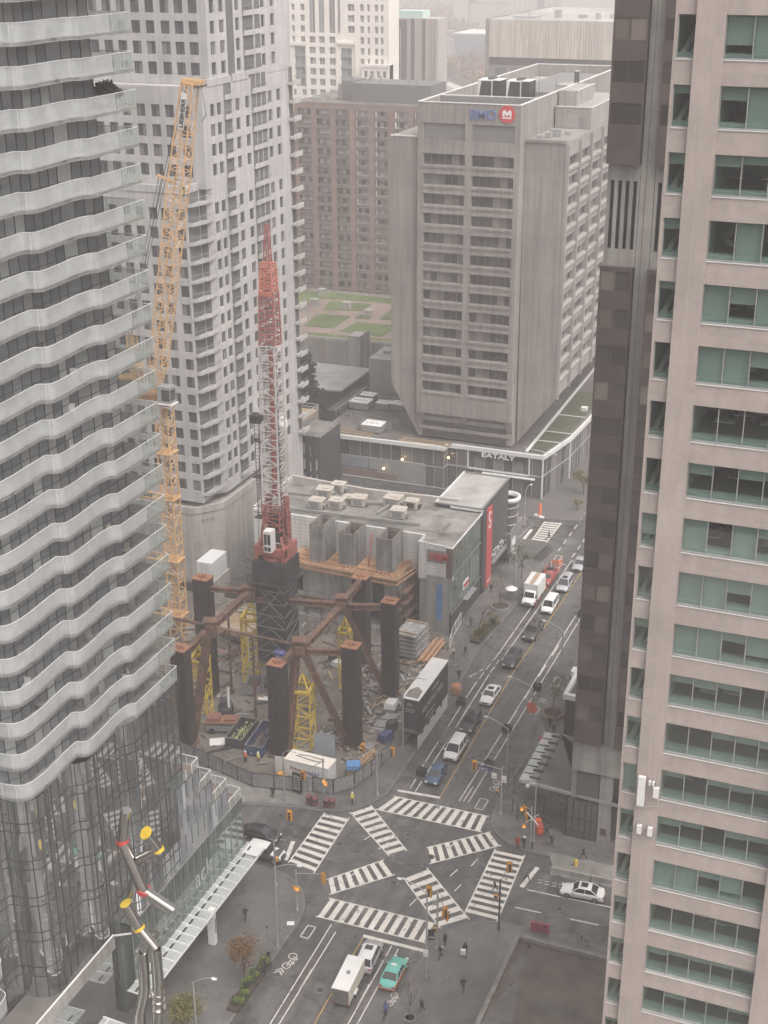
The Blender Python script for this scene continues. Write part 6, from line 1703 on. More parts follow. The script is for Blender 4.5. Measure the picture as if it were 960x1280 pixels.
node(*N1, 'rusty steel node above the front yellow shoring tower'); node(*N2, 'rusty steel node before the timber deck, joined by a sloping beam'); node(*N3, 'rusty steel node by the tall orange capped column'); node(*N4, 'rusty steel node tucked against the black crane base')
gB = 'rusty beams between the steel nodes'
def off(n, dx, dy, dz): return (n[0]+dx, n[1]+dy, n[2]+dz)
beam('steel_beam', off(N1, .1, .8, -.3), off(N2, 0, -.8, -.3), .9, .7, 'long rusty beam sloping up in the picture between two steel nodes', M['rust'], gB)
beam('steel_beam', off(N1, .8, .2, -.4), (-61.4, 139.9, 13.6), .7, .7, 'pale topped rusty beam from front node to the column behind the blue tarp', M['rust'], gB)
beam('steel_beam', off(N1, -.6, -.6, -.4), (-67.6, 135.6, 13.2), .9, .7, 'short rusty beam from front node to the broad column', M['rust'], gB)
beam('steel_beam', off(N2, .8, .3, -.4), (-61.5, 153.2, 13.6), .7, .7, 'pale topped rusty beam from rear node towards the hoarding side column', M['rust'], gB)
beam('steel_beam', off(N2, -.1, .8, -.1), (-67.5, 159.6, 13.4), .8, .7, 'short bright rusty beam from rear node to the column by the timber deck', M['rust'], gB)
beam('steel_beam', off(N2, -.8, 0, -.2), (-77.2, 147.4, 14.6), .7, .6, 'rusty beam from rear node back to the black crane base', M['rust'], gB)
beam('steel_beam', off(N3, .2, .8, .2), off(N4, -.2, -.8, 0), .9, .7, 'rusty beam between the node by the tall column and the crane side node', M['rust'], gB)
beam('steel_beam', off(N3, -.3, -.8, -.3), (-80.1, 133.6, 13.4), .9, .7, 'rusty beam running from the left node behind the wavy balconies', M['rust'], gB)
beam('steel_beam', off(N4, -.8, 0, .2), (-83.0, 144.9, 16.3), .6, .6, 'thin rusty beam from crane side node to the tall orange capped column', M['rust'], gB)
gD = 'leaning rusty braces of the steel frame'
beam('steel_brace', off(N1, .6, .3, -1.0), (-61.2, 139.6, .8), .85, .7, 'rusty brace leaning from front node to the foot of column behind blue tarp', M['rust'], gD)
beam('steel_brace', off(N1, -.4, -.3, -1.0), (-67.4, 135.2, .6), .85, .7, 'rusty brace dropping from front node to the broad column foot', M['rust'], gD)
beam('steel_brace', off(N2, .5, .2, -1.0), (-61.4, 153.3, .9), .8, .7, 'rusty brace leaning from rear node to the hoarding side column foot', M['rust'], gD)
beam('steel_brace', off(N3, -.2, -.5, -1.0), (-80.0, 133.2, .6), .9, .7, 'rusty brace from left node dropping beside the leaning yellow shoring', M['rust'], gD)
o = thing('strut_pipe', 'long thin rusty pipe strut crossing the site between two nodes', 'pipe', N3)
b = MB(); q = Vector(N1)-Vector(N3); b.tube(V(-6, .4, .2), q+V(-.7, 0, .3), .22, n=8); b.build('pipe', M['rust'], o)
b = MB(); b.tube(q*.6-q.normalized()*.1+V(0, 0, .2), q*.6+q.normalized()*.1+V(0, 0, .2), .32, n=8); b.tube(q*.15, q*.15+q.normalized()*.2, .32, n=8); b.build('collar', M['rust'], o)
for i, (x, y, h, lb) in enumerate(((-81.1, 146.2, 13.5, 'thin rusty prop post standing left of the rear yellow tower'), (-74.2, 139.8, 13.2, 'thin rusty prop post standing beside the green skip'))):
    o = thing('prop_post', lb, 'post', (x, y, G0), 0, 'thin prop posts')
    b = MB(); b.tube((0, 0, 0), (0, 0, h), .17, n=8); b.build('shaft', M['rust'], o)
    b = MB(); b.box(-.3, .3, -.3, .3, 0, .12); b.box(-.24, .24, -.24, .24, .12, .6); b.build('foot', M['rust'], o)
def shoring(x, y, h, w, label, rz=0.0, top=2.2):
    o = thing('shoring_tower', label, 'shoring tower', (x, y, G0), rz, 'yellow shoring towers')
    b = MB(); lattice(b, (0, 0, .2), (0, 0, h), w, w, max(3, int(h/1.5)), .12, .07, up=V(0, 1, 0), seg=6); b.build('lattice', M['shore_y'], o)
    b = MB(); b.box(-w/2-.15, w/2+.15, -w/2-.15, -w/2+.2, h, h+.3); b.box(-w/2-.15, w/2+.15, w/2-.2, w/2+.15, h, h+.3); b.box(-w/2-.15, -w/2+.2, -w/2, w/2, h+.3, h+.55); b.box(w/2-.2, w/2+.15, -w/2, w/2, h+.3, h+.55)
    b.build('head_frame', M['shore_y'], o)
    b = MB()
    for s in (-1, 1):
        for q in (-1, 1): b.tube((s*w*.35, q*w*.35, h+.5), (0, 0, h+top), .13, n=6)
    b.build('jack', M['shore_y'], o)
    b = MB(); b.box(-w/2-.25, w/2+.25, -w/2-.25, w/2+.25, 0, .2); b.build('foot_plate', M['steel'], o)
shoring(-66.2, 137.6, 8.4, 2.3, 'front yellow shoring tower behind the white site trailer', .15)
shoring(-81.6, 138.9, 8.8, 2.0, 'yellow shoring tower half hidden by a rusty brace at left', .1)
shoring(-80.0, 150.6, 9.6, 2.3, 'rear yellow shoring tower left of the black crane base', .2)
shoring(-67.1, 153.2, 8.6, 1.5, 'slim yellow shoring tower under the rear steel node', .1)
o = thing('shoring_tower', 'short yellow shoring mast with bracket behind the half hidden column', 'shoring tower', (-82.4, 135.4, G0), .2, 'yellow shoring towers')
b = MB(); lattice(b, (0, 0, 0), (0, 0, 9.6), .9, .9, 7, .09, .05, up=V(0, 1, 0)); b.build('lattice', M['shore_y'], o)
b = MB(); b.box(-.7, .7, -.6, -.4, 9.6, 9.85); b.bar((-.6, -.5, 9.9), (.7, .2, 10.5), .25, .3); b.build('head_frame', M['shore_y'], o)

# ---- red luffing crane on its black clad base
cr = thing('red_crane', 'red and grey luffing crane on a black clad base, boom nearly upright', 'tower crane', (-75.4, 149.6, 0))
b = MB(); b.box(-2.1, 2.1, -2.1, 2.1, 5.0, 17.4); b.box(-2.35, 2.35, -2.35, 2.35, 17.2, 20.2); b.build('black_cladding', mat('black_net', (.028, .028, .03), .6, .35, .9, panel=(1.05, 1.05, 1.2), pv=.3), cr)
b = MB(); lattice(b, (0, 0, 0), (0, 0, 11.5), 3.6, 3.6, 6, .2, .1, up=V(0, 1, 0), seg=6)
for z in (5.2, 7, 8.8, 10.6, 12.4, 14.2, 16): b.box(-2.16, 2.16, -2.16, 2.16, z, z+.1); b.bar((-2.14, -2.16, z), (0, -2.16, z+1.7), .07); b.bar((2.14, -2.16, z), (0, -2.16, z+1.7), .07); b.bar((2.16, -2.1, z), (2.16, 2.1, z+1.7), .07)
for s in (-1, 1): b.bar((s*2.03, -2.05, 11.6), (-s*2.03, -2.05, 17), .12)
b.build('mast', M['steel'], cr)
b = MB(); b.box(-2.9, 2.9, -2.5, -2.1, 17.2, 17.3); 
for z in (17.9, 18.5): b.bar((-2.9, -2.7, z), (2.9, -2.7, z), .05); b.bar((2.9, -2.7, z), (2.9, 2.7, z), .05)
b.box(-2.9, 2.9, -2.9, 2.9, 17.15, 17.25)
for s in (-2.9, -1, 1, 2.9): b.box(s-.03, s+.03, -2.72, -2.66, 17.2, 18.5)
b.build('platform', M['steel_dk'], cr)
b = MB(); b.box(-2.2, 2.2, -1.6, -1.0, 20.9, 22.0); b.box(-2.2, -1.7, -1.7, 2.2, 20.3, 22.2); b.box(1.7, 2.2, -1.7, 2.2, 20.3, 22.2); b.box(-2.1, 2.1, -1, 2.2, 20.6, 21.0)
b.lathe([(1.7, 20.2), (1.7, 20.6)], 20); b.bar((-1.9, -1.3, 22), (-1.3, -.8, 23.6), .3, .3); b.bar((1.9, -1.3, 22), (1.3, -.8, 23.6), .3, .3)
b.build('slew_frame', M['crane_red'], cr)
b = MB(); b.box(-.35, .75, -2.6, -1.3, 21.9, 24.9); b.build('cab', M['white'], cr)
b = MB(); b.poly([(-.25, -2.61, 23.0), (.65, -2.61, 23.0), (.65, -2.61, 24.5), (-.25, -2.61, 24.5)]); b.poly([(-.25, -2.61, 22.1), (.65, -2.61, 22.1), (.65, -2.61, 22.7), (-.25, -2.61, 22.7)]); b.box(-.24, -.2, -2.64, -2.61, 22, 24.6); b.build('cab_window', M['carglass'], cr)
b = MB(); b.box(.17, .22, -2.65, -2.61, 22.1, 24.5); b.build('cab_frame', M['white'], cr)
b = MB()
for s in (-1, 1):
    lattice(b, (s*1.75, .2, 21.5), (s*1.15, 1.2, 28.5), .8, .6, 6, .10, .06, up=V(0, 1, 0))
b.bar((-1.2, 1.2, 28.5), (1.2, 1.2, 28.5), .3, .3); b.build('a_frame', M['crane_red'], cr)
b = MB(); b.box(-1.3, 1.3, .6, 2.4, 22, 26); b.build('winch_house', M['steel_dk'], cr)
bo, be = V(0.0, .4, 24), V(-1.5, 4.0, 59.6)
b = MB(); lattice(b, bo.lerp(be, .10), bo.lerp(be, .68), 2.4, 2.2, 19, .13, .07, up=V(0, 1, 0)); b.build('boom', mat('boom_grey', (.48, .44, .43), .5, .12, 1), cr)
b = MB(); lattice(b, bo.lerp(be, .68), bo.lerp(be, .87), 2.1, 1.8, 9, .11, .07, up=V(0, 1, 0)); b.build('boom', M['crane_red'], cr); b = MB(); lattice(b, bo, bo.lerp(be, .10), 2.2, 2.6, 4, .13, .07, up=V(0, 1, 0)); b.build('boom_foot', M['crane_red'], cr); b = MB(); b.tube(bo.lerp(be, .14), bo.lerp(be, .66), .35, .28, 8); b.build('boom_cylinder', M['crane_red'], cr)
b = MB(); lattice(b, bo.lerp(be, .87), bo.lerp(be, .97), 1.7, 1.4, 6, .13, .09, up=V(0, 1, 0)); b.bar(bo.lerp(be, .865)+V(-.9, -.9, 0), bo.lerp(be, .865)+V(.9, -.9, 0), .3, .5)
for k in range(4): c = bo.lerp(be, .88+.022*k); b.bar(c+V(-.7, -.75, 0), c+V(.7, -.75, 0), .1, .1)
b.build('boom_head', mat('boom_orange', (.46, .16, .11), .5, .1, 1), cr)
b = MB(); lattice(b, bo.lerp(be, .97), bo.lerp(be, 1.1), .8, .4, 4, .07, .04, up=V(0, 1, 0)); b.build('boom_tip', M['crane_red'], cr)
b = MB()
for s in (-.9, .9): b.tube((s*.8, 1.2, 28.5), bo.lerp(be, .86)+V(s*.4, .5, 0), .045, n=4); b.tube(bo.lerp(be, .78)+V(s, -.7, 0), (s*2, -1.2, 22), .04, n=4)
b.build('stay_rope', M['steel_dk'], cr)
b = MB()
for z0, z1 in ((25.5, 31), (31, 36), (36, 39.5)):
    for s in (0, .55): b.tube((-2.0-s, .5, z0), (-2.0-s-.1, .7, z1), .05, n=5)
    n = int((z1-z0)/.5)
    for i in range(n): b.bar((-2.0, .5, z0+i*.5), (-2.55, .5, z0+i*.5), .04)
for z in (25.3, 31, 36, 39): b.box(-2.9, -1.5, 0, 1.2, z, z+.12); b.box(-2.9, -1.5, -.02, .02, z+.9, z+.98)
b.box(-3.0, -1.6, 0, 1.3, 38.5, 39.6)
b.build('ladder_gantry', M['steel_dk'], cr)
b = MB(); b.box(-1.85, -1.4, -2.34, -2.31, 18.2, 18.9); b.build('number_plate', M['white'], cr)
o = thing('blue_tarp_bundle', 'crumpled blue tarp bundle lying on the black crane base ledge', 'tarp', (-73.6, 147.0, 7.0))
b = MB(); rq = random.Random(2)
for _ in range(60): leaves(b, (rq.uniform(-.7, .7), 0, rq.uniform(0, .5)), (.4, .3, .3), 2, .35, rq)
b.build('sheet', mat('lilac_tarp', (.16, .18, .42), .5, .1, 2), o)
b = MB(); b.box(-.9, .9, -.4, .4, -.7, -.1); b.build('crate', M['grey'], o)

# ---- yellow luffing crane at left
cy = thing('yellow_crane', 'yellow luffing crane whose lattice boom rises past the white tower', 'tower crane', (-96.3, 158.6, 0))
b = MB(); lattice(b, (0, 0, 0), (0, 0, 36), 1.9, 1.9, 24, .13, .075, up=V(0, 1, 0)); b.build('mast', M['crane_y'], cy)
b = MB()
for z in (3.5, 12.4, 22.0, 29.0): b.box(-2.6, 1.2, -1.2, 1.2, z, z+.18); b.bar((-2.5, -1.2, z+1.0), (1.2, -1.2, z+1.0), .06); b.bar((-6, -.9, z), (-1, -.9, z), .3, .3); b.bar((-6, .9, z), (-1, .9, z), .3, .3)
b.build('wall_tie', M['crane_y'], cy)
b = MB(); b.lathe([(1.25, 36), (1.25, 36.8), (1.0, 37.2)], 16); b.box(-5.5, 1.0, -1.0, 1.0, 36.8, 37.6); b.box(-6.5, -3.5, -1.2, 1.2, 37.6, 39.6); b.build('slew_frame', mat('crane_rust', (.30, .17, .08), .6, .3, 1), cy)
b = MB(); b.box(.3, 2.3, -2.0, -.4, 36.9, 39.3); b.build('cab', M['galv'], cy)
b = MB(); b.poly([(.95, -2.01, 37.3), (2.2, -2.01, 37.3), (2.2, -2.01, 38.9), (.95, -2.01, 38.9)]); b.poly([(2.31, -1.9, 37.3), (2.31, -.6, 37.3), (2.31, -.6, 38.9), (2.31, -1.9, 38.9)]); b.build('cab_window', M['carglass'], cy)
b = MB(); b.box(.3, 2.6, -2.2, -.3, 36.75, 36.9); b.bar((.4, -2.1, 36.5), (2.5, -2.1, 36.5), .08); b.build('cab_platform', M['rail'], cy)
b = MB(); lattice(b, (-3.6, 0, 37.4), (-4.6, .3, 45.5), 1.4, 1.0, 6, .1, .06, up=V(0, 1, 0)); b.build('a_frame', M['crane_y'], cy)
jo, je = V(-.6, -.9, 38.2), V(7.5, -.9, 79.2)
b = MB(); lattice(b, jo, jo.lerp(je, .10), .7, 1.9, 4, .10, .05, up=V(0, 1, 0)); lattice(b, jo.lerp(je, .10), jo.lerp(je, .70), 1.9, 2.1, 21, .105, .05, up=V(0, 1, 0)); lattice(b, jo.lerp(je, .70), je, 2.1, 1.6, 8, .105, .05, up=V(0, 1, 0)); b.build('boom', M['crane_y'], cy)
b = MB(); b.bar(je+V(-.9, -.5, .1), je+V(1.7, -.5, -.1), .3, .9); b.bar(je+V(-.9, .5, .1), je+V(1.7, .5, -.1), .3, .9); b.bar(jo.lerp(je, .70)+V(-.3, -.5, 0), jo.lerp(je, .70)+V(-2.8, -.5, .8), .18, .3); b.build('boom_head', M['crane_y'], cy)
b = MB()
for s in (0, 1): b.lathe([(.5, -.08), (.6, -.02), (.6, .02), (.5, .08)], 14, (je.x+1.5, je.y-.5+s, je.z-.3))
b.tube(je+V(1.6, 0, -.4), je+V(2.0, 0, -3.8), .04, n=4); b.tube(je+V(2.0, 0, -3.8), je+V(1.4, 0, -4.6), .06, n=4); b.build('hook_rope', M['steel_dk'], cy)
b = MB()
for s in (-.4, .4): b.tube(je+V(-.6, s, .2), V(-4.5, s, 45.5), .05, n=4); b.tube(jo.lerp(je, .70)+V(-2.6, s, .8), V(-4.6, s, 45.5), .05, n=4)
b.build('stay_rope', M['steel_dk'], cy)
# white board with black letters on the boom
dj = (je-jo).normalized(); nj = V(0, -1, 0); uj = dj; vj = nj.cross(dj)*-1
pa = jo.lerp(je, .80)
side = V(dj.z, 0, -dj.x)
bd = MB(); c0 = jo.lerp(je, .865)+V(0, -1.12, 0)-side*.45; L = 4.5
bd.poly([c0, c0+side*.85, c0+side*.85+dj*L, c0+dj*L]); bd.poly([c0+V(0, .05, 0), c0+V(0, .05, 0)+dj*L, c0+V(0, .05, 0)+side*.85+dj*L, c0+V(0, .05, 0)+side*.85])
brd = bd.build('name_board', M['white'], cy)
cu = bpy.data.curves.new('n', 'FONT'); cu.body = 'LIEBHERR'; cu.size = .86; cu.extrude = .02; cu.offset = .02
tt = bpy.data.objects.new('n', cu); COL.objects.link(tt); me = bpy.data.meshes.new_from_object(tt.evaluated_get(bpy.context.evaluated_depsgraph_get())); bpy.data.objects.remove(tt); bpy.data.curves.remove(cu)
me.materials.clear(); me.materials.append(M['black'])
lo = bpy.data.objects.new('lettering', me); COL.objects.link(lo); lo.parent = brd
mm = Matrix((dj*.98, -side, V(0, -1, 0))).transposed().to_4x4(); mm.translation = c0+side*.74+dj*.22+V(0, -.04, 0); lo.matrix_local = mm

# ---- containers, skips, trailer, stacks
def container(x, y, z, w, l, h, mt, label, rz=0, group=None):
    o = thing('site_container', label, 'container', (x, y, z), rz, group)
    b = MB(); b.box(-w/2, w/2, -l/2, l/2, 0, h)
    n = int(l/.4)
    for i in range(n): b.box(-w/2-.04, w/2+.04, -l/2+.15+i*.4, -l/2+.35+i*.4, .15, h-.15)
    b.build('body', mt, o)
    b = MB(); b.box(-w/2+.1, -.05, -l/2-.03, -l/2, .15, h-.2); b.box(.05, w/2-.1, -l/2-.03, -l/2, .15, h-.2); b.build('door', mt, o)
    b = MB()
    for s in (-.35, .35): b.tube((s, -l/2-.06, .2), (s, -l/2-.06, h-.2), .025, n=5)
    b.build('door_bar', M['steel'], o)
    return o
container(-97.5, 171.5, 4.2, 2.6, 5, 3.0, M['rail'], 'upper white container stacked beside the yellow crane mast', 0, 'stacked white containers')
container(-97.3, 171.5, 0.15, 2.8, 5.4, 4.0, M['white_pod'], 'lower white container under another beside the yellow crane', 0, 'stacked white containers')
def skip(x, y, w, l, h, mt, label, fill, rz=0):
    o = thing('skip', label, 'skip', (x, y, G0), rz, 'open skips on the site')
    b = MB()
    for s in (-1, 1):
        b.idx([(s*w/2, -l/2, .15), (s*w/2, l/2, .15), (s*w/2, l/2, h), (s*w/2, -l/2, h), (s*(w/2-.1), -l/2, .15), (s*(w/2-.1), l/2, .15), (s*(w/2-.1), l/2, h), (s*(w/2-.1), -l/2, h)], [(0,1,2,3),(4,7,6,5),(3,2,6,7),(0,3,7,4),(1,5,6,2)])
        for i in range(5): b.box(s*w/2-.05, s*w/2+.05, -l/2+l*i/4-.05, -l/2+l*i/4+.05, .1, h)
    b.box(-w/2, w/2, -l/2, -l/2+.1, .15, h); b.box(-w/2, w/2, l/2-.1, l/2, .15, h); b.box(-w/2, w/2, -l/2, l/2, .1, .25)
    b.build('body', mt, o)
    b = MB(); b.bar((-w/2, -l/2, h), (-w/2, l/2, h), .1); b.bar((w/2, -l/2, h), (w/2, l/2, h), .1); b.bar((-w/2, -l/2, h), (w/2, -l/2, h), .1); b.bar((-w/2, l/2, h), (w/2, l/2, h), .1); b.build('rim', M['steel'], o)
    b = MB(); rz_ = random.Random(int(x*7))
    for _ in range(40): x_ = rz_.uniform(-w/2+.3, w/2-.3); y_ = rz_.uniform(-l/2+.4, l/2-.6); b.bar((x_, y_, rz_.uniform(.4, h*.75)), (x_+rz_.uniform(-.4, .4), y_+rz_.uniform(-1.0, 1.0), rz_.uniform(.4, h*.8)), rz_.uniform(.06, .3), .08)
    b.build('rubble', fill, o)
skip(-74.6, 136.4, 2.3, 5.2, 1.5, M['dark'], 'black skip filled with green and timber offcuts', mat('green_offcut', (.30, .36, .14), .8, .3, 2, island=.5), .08)
skip(-71.4, 136.0, 2.3, 6.2, 1.6, M['blue'], 'blue ended skip holding brown rubble beside two workers', M['path'], .08)
skip(-78.5, 147.9, 2.2, 3.2, 1.4, M['grey'], 'grey skip of rust coloured scrap at the rear yellow tower foot', M['rust'], .2)
o = thing('scissor_lift', 'orange topped grey scissor lift parked by the leaning brace', 'scissor lift', (-77.8, 137.2, G0), .35)
b = MB(); b.box(-2.0, 2.0, -.9, .9, .35, 1.1); b.build('chassis', M['grey'], o)
b = MB()
for x in (-1.3, 1.3):
    for y in (-.9, .9): b.tube((x, y-.12, .4), (x, y+.12, .4), .4, n=14)
b.build('wheel', M['tyre'], o)
b = MB(); b.box(-2.1, 2.1, -1, 1, 1.5, 1.7); b.box(-1.9, -.2, -.8, .8, 1.7, 2.2); b.box(.3, 1.8, -.7, .6, 1.7, 2.0); b.build('deck', mat('lift_orange', (.24, .115, .08), .6, .2, 1), o)
b = MB()
for s in (-.8, .8): b.bar((-1.7, s, 1.1), (1.7, s, 1.5), .12); b.bar((1.7, s, 1.1), (-1.7, s, 1.5), .12)
b.build('scissor', M['steel'], o)
o = thing('telehandler', 'small black telehandler with raised grey boom behind the scissor lift', 'telehandler', (-79.4, 141.2, G0), .5)
b = MB(); b.box(-.8, .8, -1.4, 1.4, .5, 1.2); b.box(-.75, .0, -.6, .6, 1.2, 2.1); b.build('body', M['dark'], o)
b = MB()
for x in (-.85, .85):
    for y in (-.9, .9): b.tube((x-.15, y, .45), (x+.15, y, .45), .45, n=14)
b.build('wheel', M['tyre'], o)
b = MB(); b.bar((.4, -1.2, 1.4), (.4, 2.2, 2.6), .3, .3); b.build('boom', M['galv'], o)
def slabs(x, y, label, w, d, h, mt, z=G0, rz=0.0, cat='sheet'):
    o = thing('sheet_pile', label, cat, (x, y, z), rz)
    b = MB(); b.box(-w/2, w/2, -d/2, d/2, .12, .12+h); b.build('sheet', mt, o)
    b = MB(); b.box(-w/2+.1, -w/2+.2, -d/2, d/2, 0, .12); b.box(w/2-.2, w/2-.1, -d/2, d/2, 0, .12); b.build('bearer', M['ply'], o)
slabs(-77.0, 134.2, 'white square cover sheet with dark centre on site ground', 2.0, 1.7, .1, M['white'], rz=.5)
slabs(-82.9, 144.6, 'pale irregular sheet lying on the ground by the prop post', 1.5, 1.2, .08, M['white_pod'], rz=.3)
slabs(-76.4, 146.2, 'white sheet lying near the black crane base', 1.6, 1.0, .08, M['white'], rz=.2)
slabs(-79.4, 148.4, 'small white board lying on the ground before the scrap skip', 1.1, .7, .08, M['white_pod'], rz=.9)
o = thing('slab_stack', 'stack of grey precast slabs beside the shop party wall', 'slab stack', (-62.3, 166.2, G0), -.05)
for i in range(6):
    b = MB(); w = 1.75-(i % 2)*.12; b.box(-w, w, -2.4, 2.4, .35+.62*i, .35+.62*i+.36); b.build('slab', M['raw'], o)
b = MB()
for i in range(7):
    for y in (-1.8, 1.8): b.box(-1.6, 1.6, y-.1, y+.1, .1+.62*i if i else 0, .35+.62*i if i else .35)
b.build('bearer', M['ply'], o)
b = MB(); b.bar((-.8, -1.2, 3.84), (.6, -1.4, 3.84), .12, .08); b.build('lifting_bar', M['steel'], o)
o = thing('timber_stack', 'long pale timber beams stacked along the street fence', 'timber stack', (-59.4, 166.5, G0))
for i in range(5):
    b = MB(); b.box(-.9+.4*i, -.6+.4*i, -3.6, 3.2+.4*(i % 2), .3+.25*(i % 2), .6+.25*(i % 2)); b.build('beam', M['timber'], o)
b = MB(); b.box(-1, 1.2, -2, -1.8, 0, .3); b.box(-1, 1.2, 2, 2.2, 0, .3); b.build('bearer', M['rust'], o)
# site trailer
o = thing('site_trailer', 'white site trailer with printed side and a hose lying on its roof', 'trailer', (-62.3, 130.9, G0), -.02)
b = MB(); b.box(-2.95, 2.95, -1.15, 1.15, .5, 2.95); b.build('body', M['white'], o)
b = MB(); b.box(-3.0, 3.0, -1.2, 1.2, 2.95, 3.05); b.build('roof', mat('cream_roof', (.66, .61, .54), .7, .08, 1), o)
b = MB(); b.path([(-1.7, .3, 3.1), (-.2, .5, 3.1), (1.3, .35, 3.1), (1.9, 0, 3.1), (1.2, -.35, 3.1), (-.3, -.2, 3.1), (-1.9, .0, 3.1)], .07, 6); b.build('hose', M['grey'], o)
b = MB()
for x in (-1.2, 1.2): b.tube((x, -1.2, .35), (x, -.9, .35), .35, n=14)
b.build('wheel', M['tyre'], o)
b = MB(); rq = random.Random(14)
for i in range(24): x = -2.2+.15*i; z = 1.9-.018*i*1.2+rq.uniform(-.1, .1); b.box(x, x+.12, -1.175, -1.15, z, z+rq.uniform(.15, .4))
b.build('printed_band', mat('mauve_print', (.34, .16, .20), .6, .3, 3), o)
b = MB()
for i in range(8): b.box(.2+.2*i, .32+.2*i, -1.178, -1.15, 1.55+.1*math.sin(i*2), 2.0+.15*math.sin(i*3))
b.build('printed_figure', mat('blue_print', (.20, .20, .36), .6, .3, 3), o)
o = thing('white_screen', 'tilted white mesh screen at the left end of the site trailer', 'screen', (-66.2, 130.6, G0), .2)
b = MB(); b.box(-.7, .9, -.04, .04, .4, 2.6); b.build('sheet', M['rail'], o)
b = MB(); b.box(-.74, -.66, -.06, .06, 0, 2.7); b.box(.86, .94, -.06, .06, 0, 2.6); b.build('post', M['galv'], o)
o = thing('tarp_box', 'box under a bright blue tarp beside the site fence corner', 'covered box', (-58.0, 134.2, G0), .4)
b = MB(); b.box(-.8, .8, -.6, .6, 0, 1.3); b.build('crate', M['ply'], o)
b = MB(); b.idx([(-.95, -.75, .9), (.95, -.75, .9), (.95, .75, .9), (-.95, .75, .9), (-.85, -.65, 1.45), (.85, -.65, 1.4), (.85, .65, 1.5), (-.85, .65, 1.45)], [(4,5,6,7),(0,1,5,4),(1,2,6,5),(2,3,7,6),(3,0,4,7)]); b.build('tarp', M['blue_tarp'], o)
# drum, pit, clutter by the hoarding
o = thing('concrete_bucket', 'upright pale blue grey tank panel behind the front yellow tower', 'tank', (-62.9, 136.6, G0), .2)
b = MB(); b.box(-1.3, 1.3, -.25, .25, .1, 3.0); b.build('panel', mat('blue_grey', (.30, .33, .36), .5, .1, 1), o)
b = MB(); b.bar((-1.3, 0, 3.05), (1.3, 0, 3.05), .4, .12); b.bar((-1.2, 0, 0), (-1.2, .9, 2), .1); b.build('frame', M['steel'], o)
o = thing('yellow_loader', 'small yellow site loader behind the fence by the site trailer', 'loader', (-65.2, 128.9, G0), 1.4)
b = MB(); b.box(-.5, .5, -.8, .8, .4, 1.0); b.box(-.4, .4, -.2, .6, 1.0, 1.5); b.build('body', M['sig_y'], o)
b = MB()
for x in (-.5, .5):
    for y in (-.5, .5): b.tube((x-.1, y, .32), (x+.1, y, .32), .32, n=12)
b.build('wheel', M['tyre'], o)
b = MB(); b.bar((-.4, -.7, .8), (-.4, -1.6, .3), .12); b.bar((.4, -.7, .8), (.4, -1.6, .3), .12); b.box(-.6, .6, -1.9, -1.5, .1, .5); b.build('bucket', M['steel'], o)
o = thing('cable_drum', 'dark cable drum behind the fence by the site trailer', 'drum', (-64.2, 129.3, G0+.55), .3)
b = MB(); b.tube((-.3, 0, 0), (.3, 0, 0), .35, n=16); b.build('core', M['dark'], o)
b = MB(); b.tube((-.36, 0, 0), (-.28, 0, 0), .55, n=18); b.tube((.28, 0, 0), (.36, 0, 0), .55, n=18); b.build('flange', M['black'], o)
rj = random.Random(31)
o = thing('pipe_bundle', 'silver pipes and covered bales lying along the street side of site', 'pipes', (-58.8, 146.5, G0), 0)
b = MB()
for i in range(5): b.tube((-.8+.35*i, -2.5, .3), (-.2+.35*i, 2.4, .3), .16, n=8)
b.build('pipe', M['galv'], o)
b = MB(); 
for i in range(3): b.bar((-1.2, -2+2*i, .5), (1.2, -1.8+2*i, .5), .1, .06)
b.build('strap', M['steel_dk'], o)
for i, (x, y, w, d, h, mt, lb) in enumerate(((-57.0, 142.6, 1.4, 2.0, 1.3, 'blue', 'blue wrapped pallet right beside the hoarding post'), (-58.0, 139.8, 1.3, 1.6, .9, 'grey', 'grey wrapped pallet behind the fence bend'), (-57.2, 145.2, 1.2, 1.5, 1.5, 'dark', 'dark wrapped pallet between pipes and hoarding'), (-59.4, 150.6, 1.6, 2.0, 1.0, 'rail', 'pale wrapped pallet behind the hoarding box'), (-62.6, 158.0, 2.0, 1.6, 1.3, 'dark', 'low dark pallet beyond the hoarding side column'), (-72.6, 142.8, 1.6, 2.2, 1.1, 'blue', 'blue pallet right behind the broad brown column'), (-69.6, 158.2, 3.6, 1.6, .9, 'rail', 'white sheeted pile behind the slim yellow tower'), (-71.0, 160.5, 3.4, 2.0, 1.4, 'dark', 'dark green pile beside the white sheeted pile'))):
    o = thing('pallet_load', lb, 'pallet load', (x, y, G0), rj.uniform(-.3, .3), 'wrapped loads on the site')
    b = MB(); b.idx([(-w/2, -d/2, .15), (w/2, -d/2, .15), (w/2, d/2, .15), (-w/2, d/2, .15), (-w*.44, -d*.42, h), (w*.42, -d*.45, h*.92), (w*.44, d*.4, h), (-w*.4, d*.44, h*.86)], [(4,5,6,7),(0,1,5,4),(1,2,6,5),(2,3,7,6),(3,0,4,7)]); b.build('load', M[mt], o)
    b = MB()
    for k in (-.4, 0, .4): b.box(-w/2, w/2, k*d-.07, k*d+.07, 0, .15)
    b.build('pallet', M['ply'], o)
b = MB()
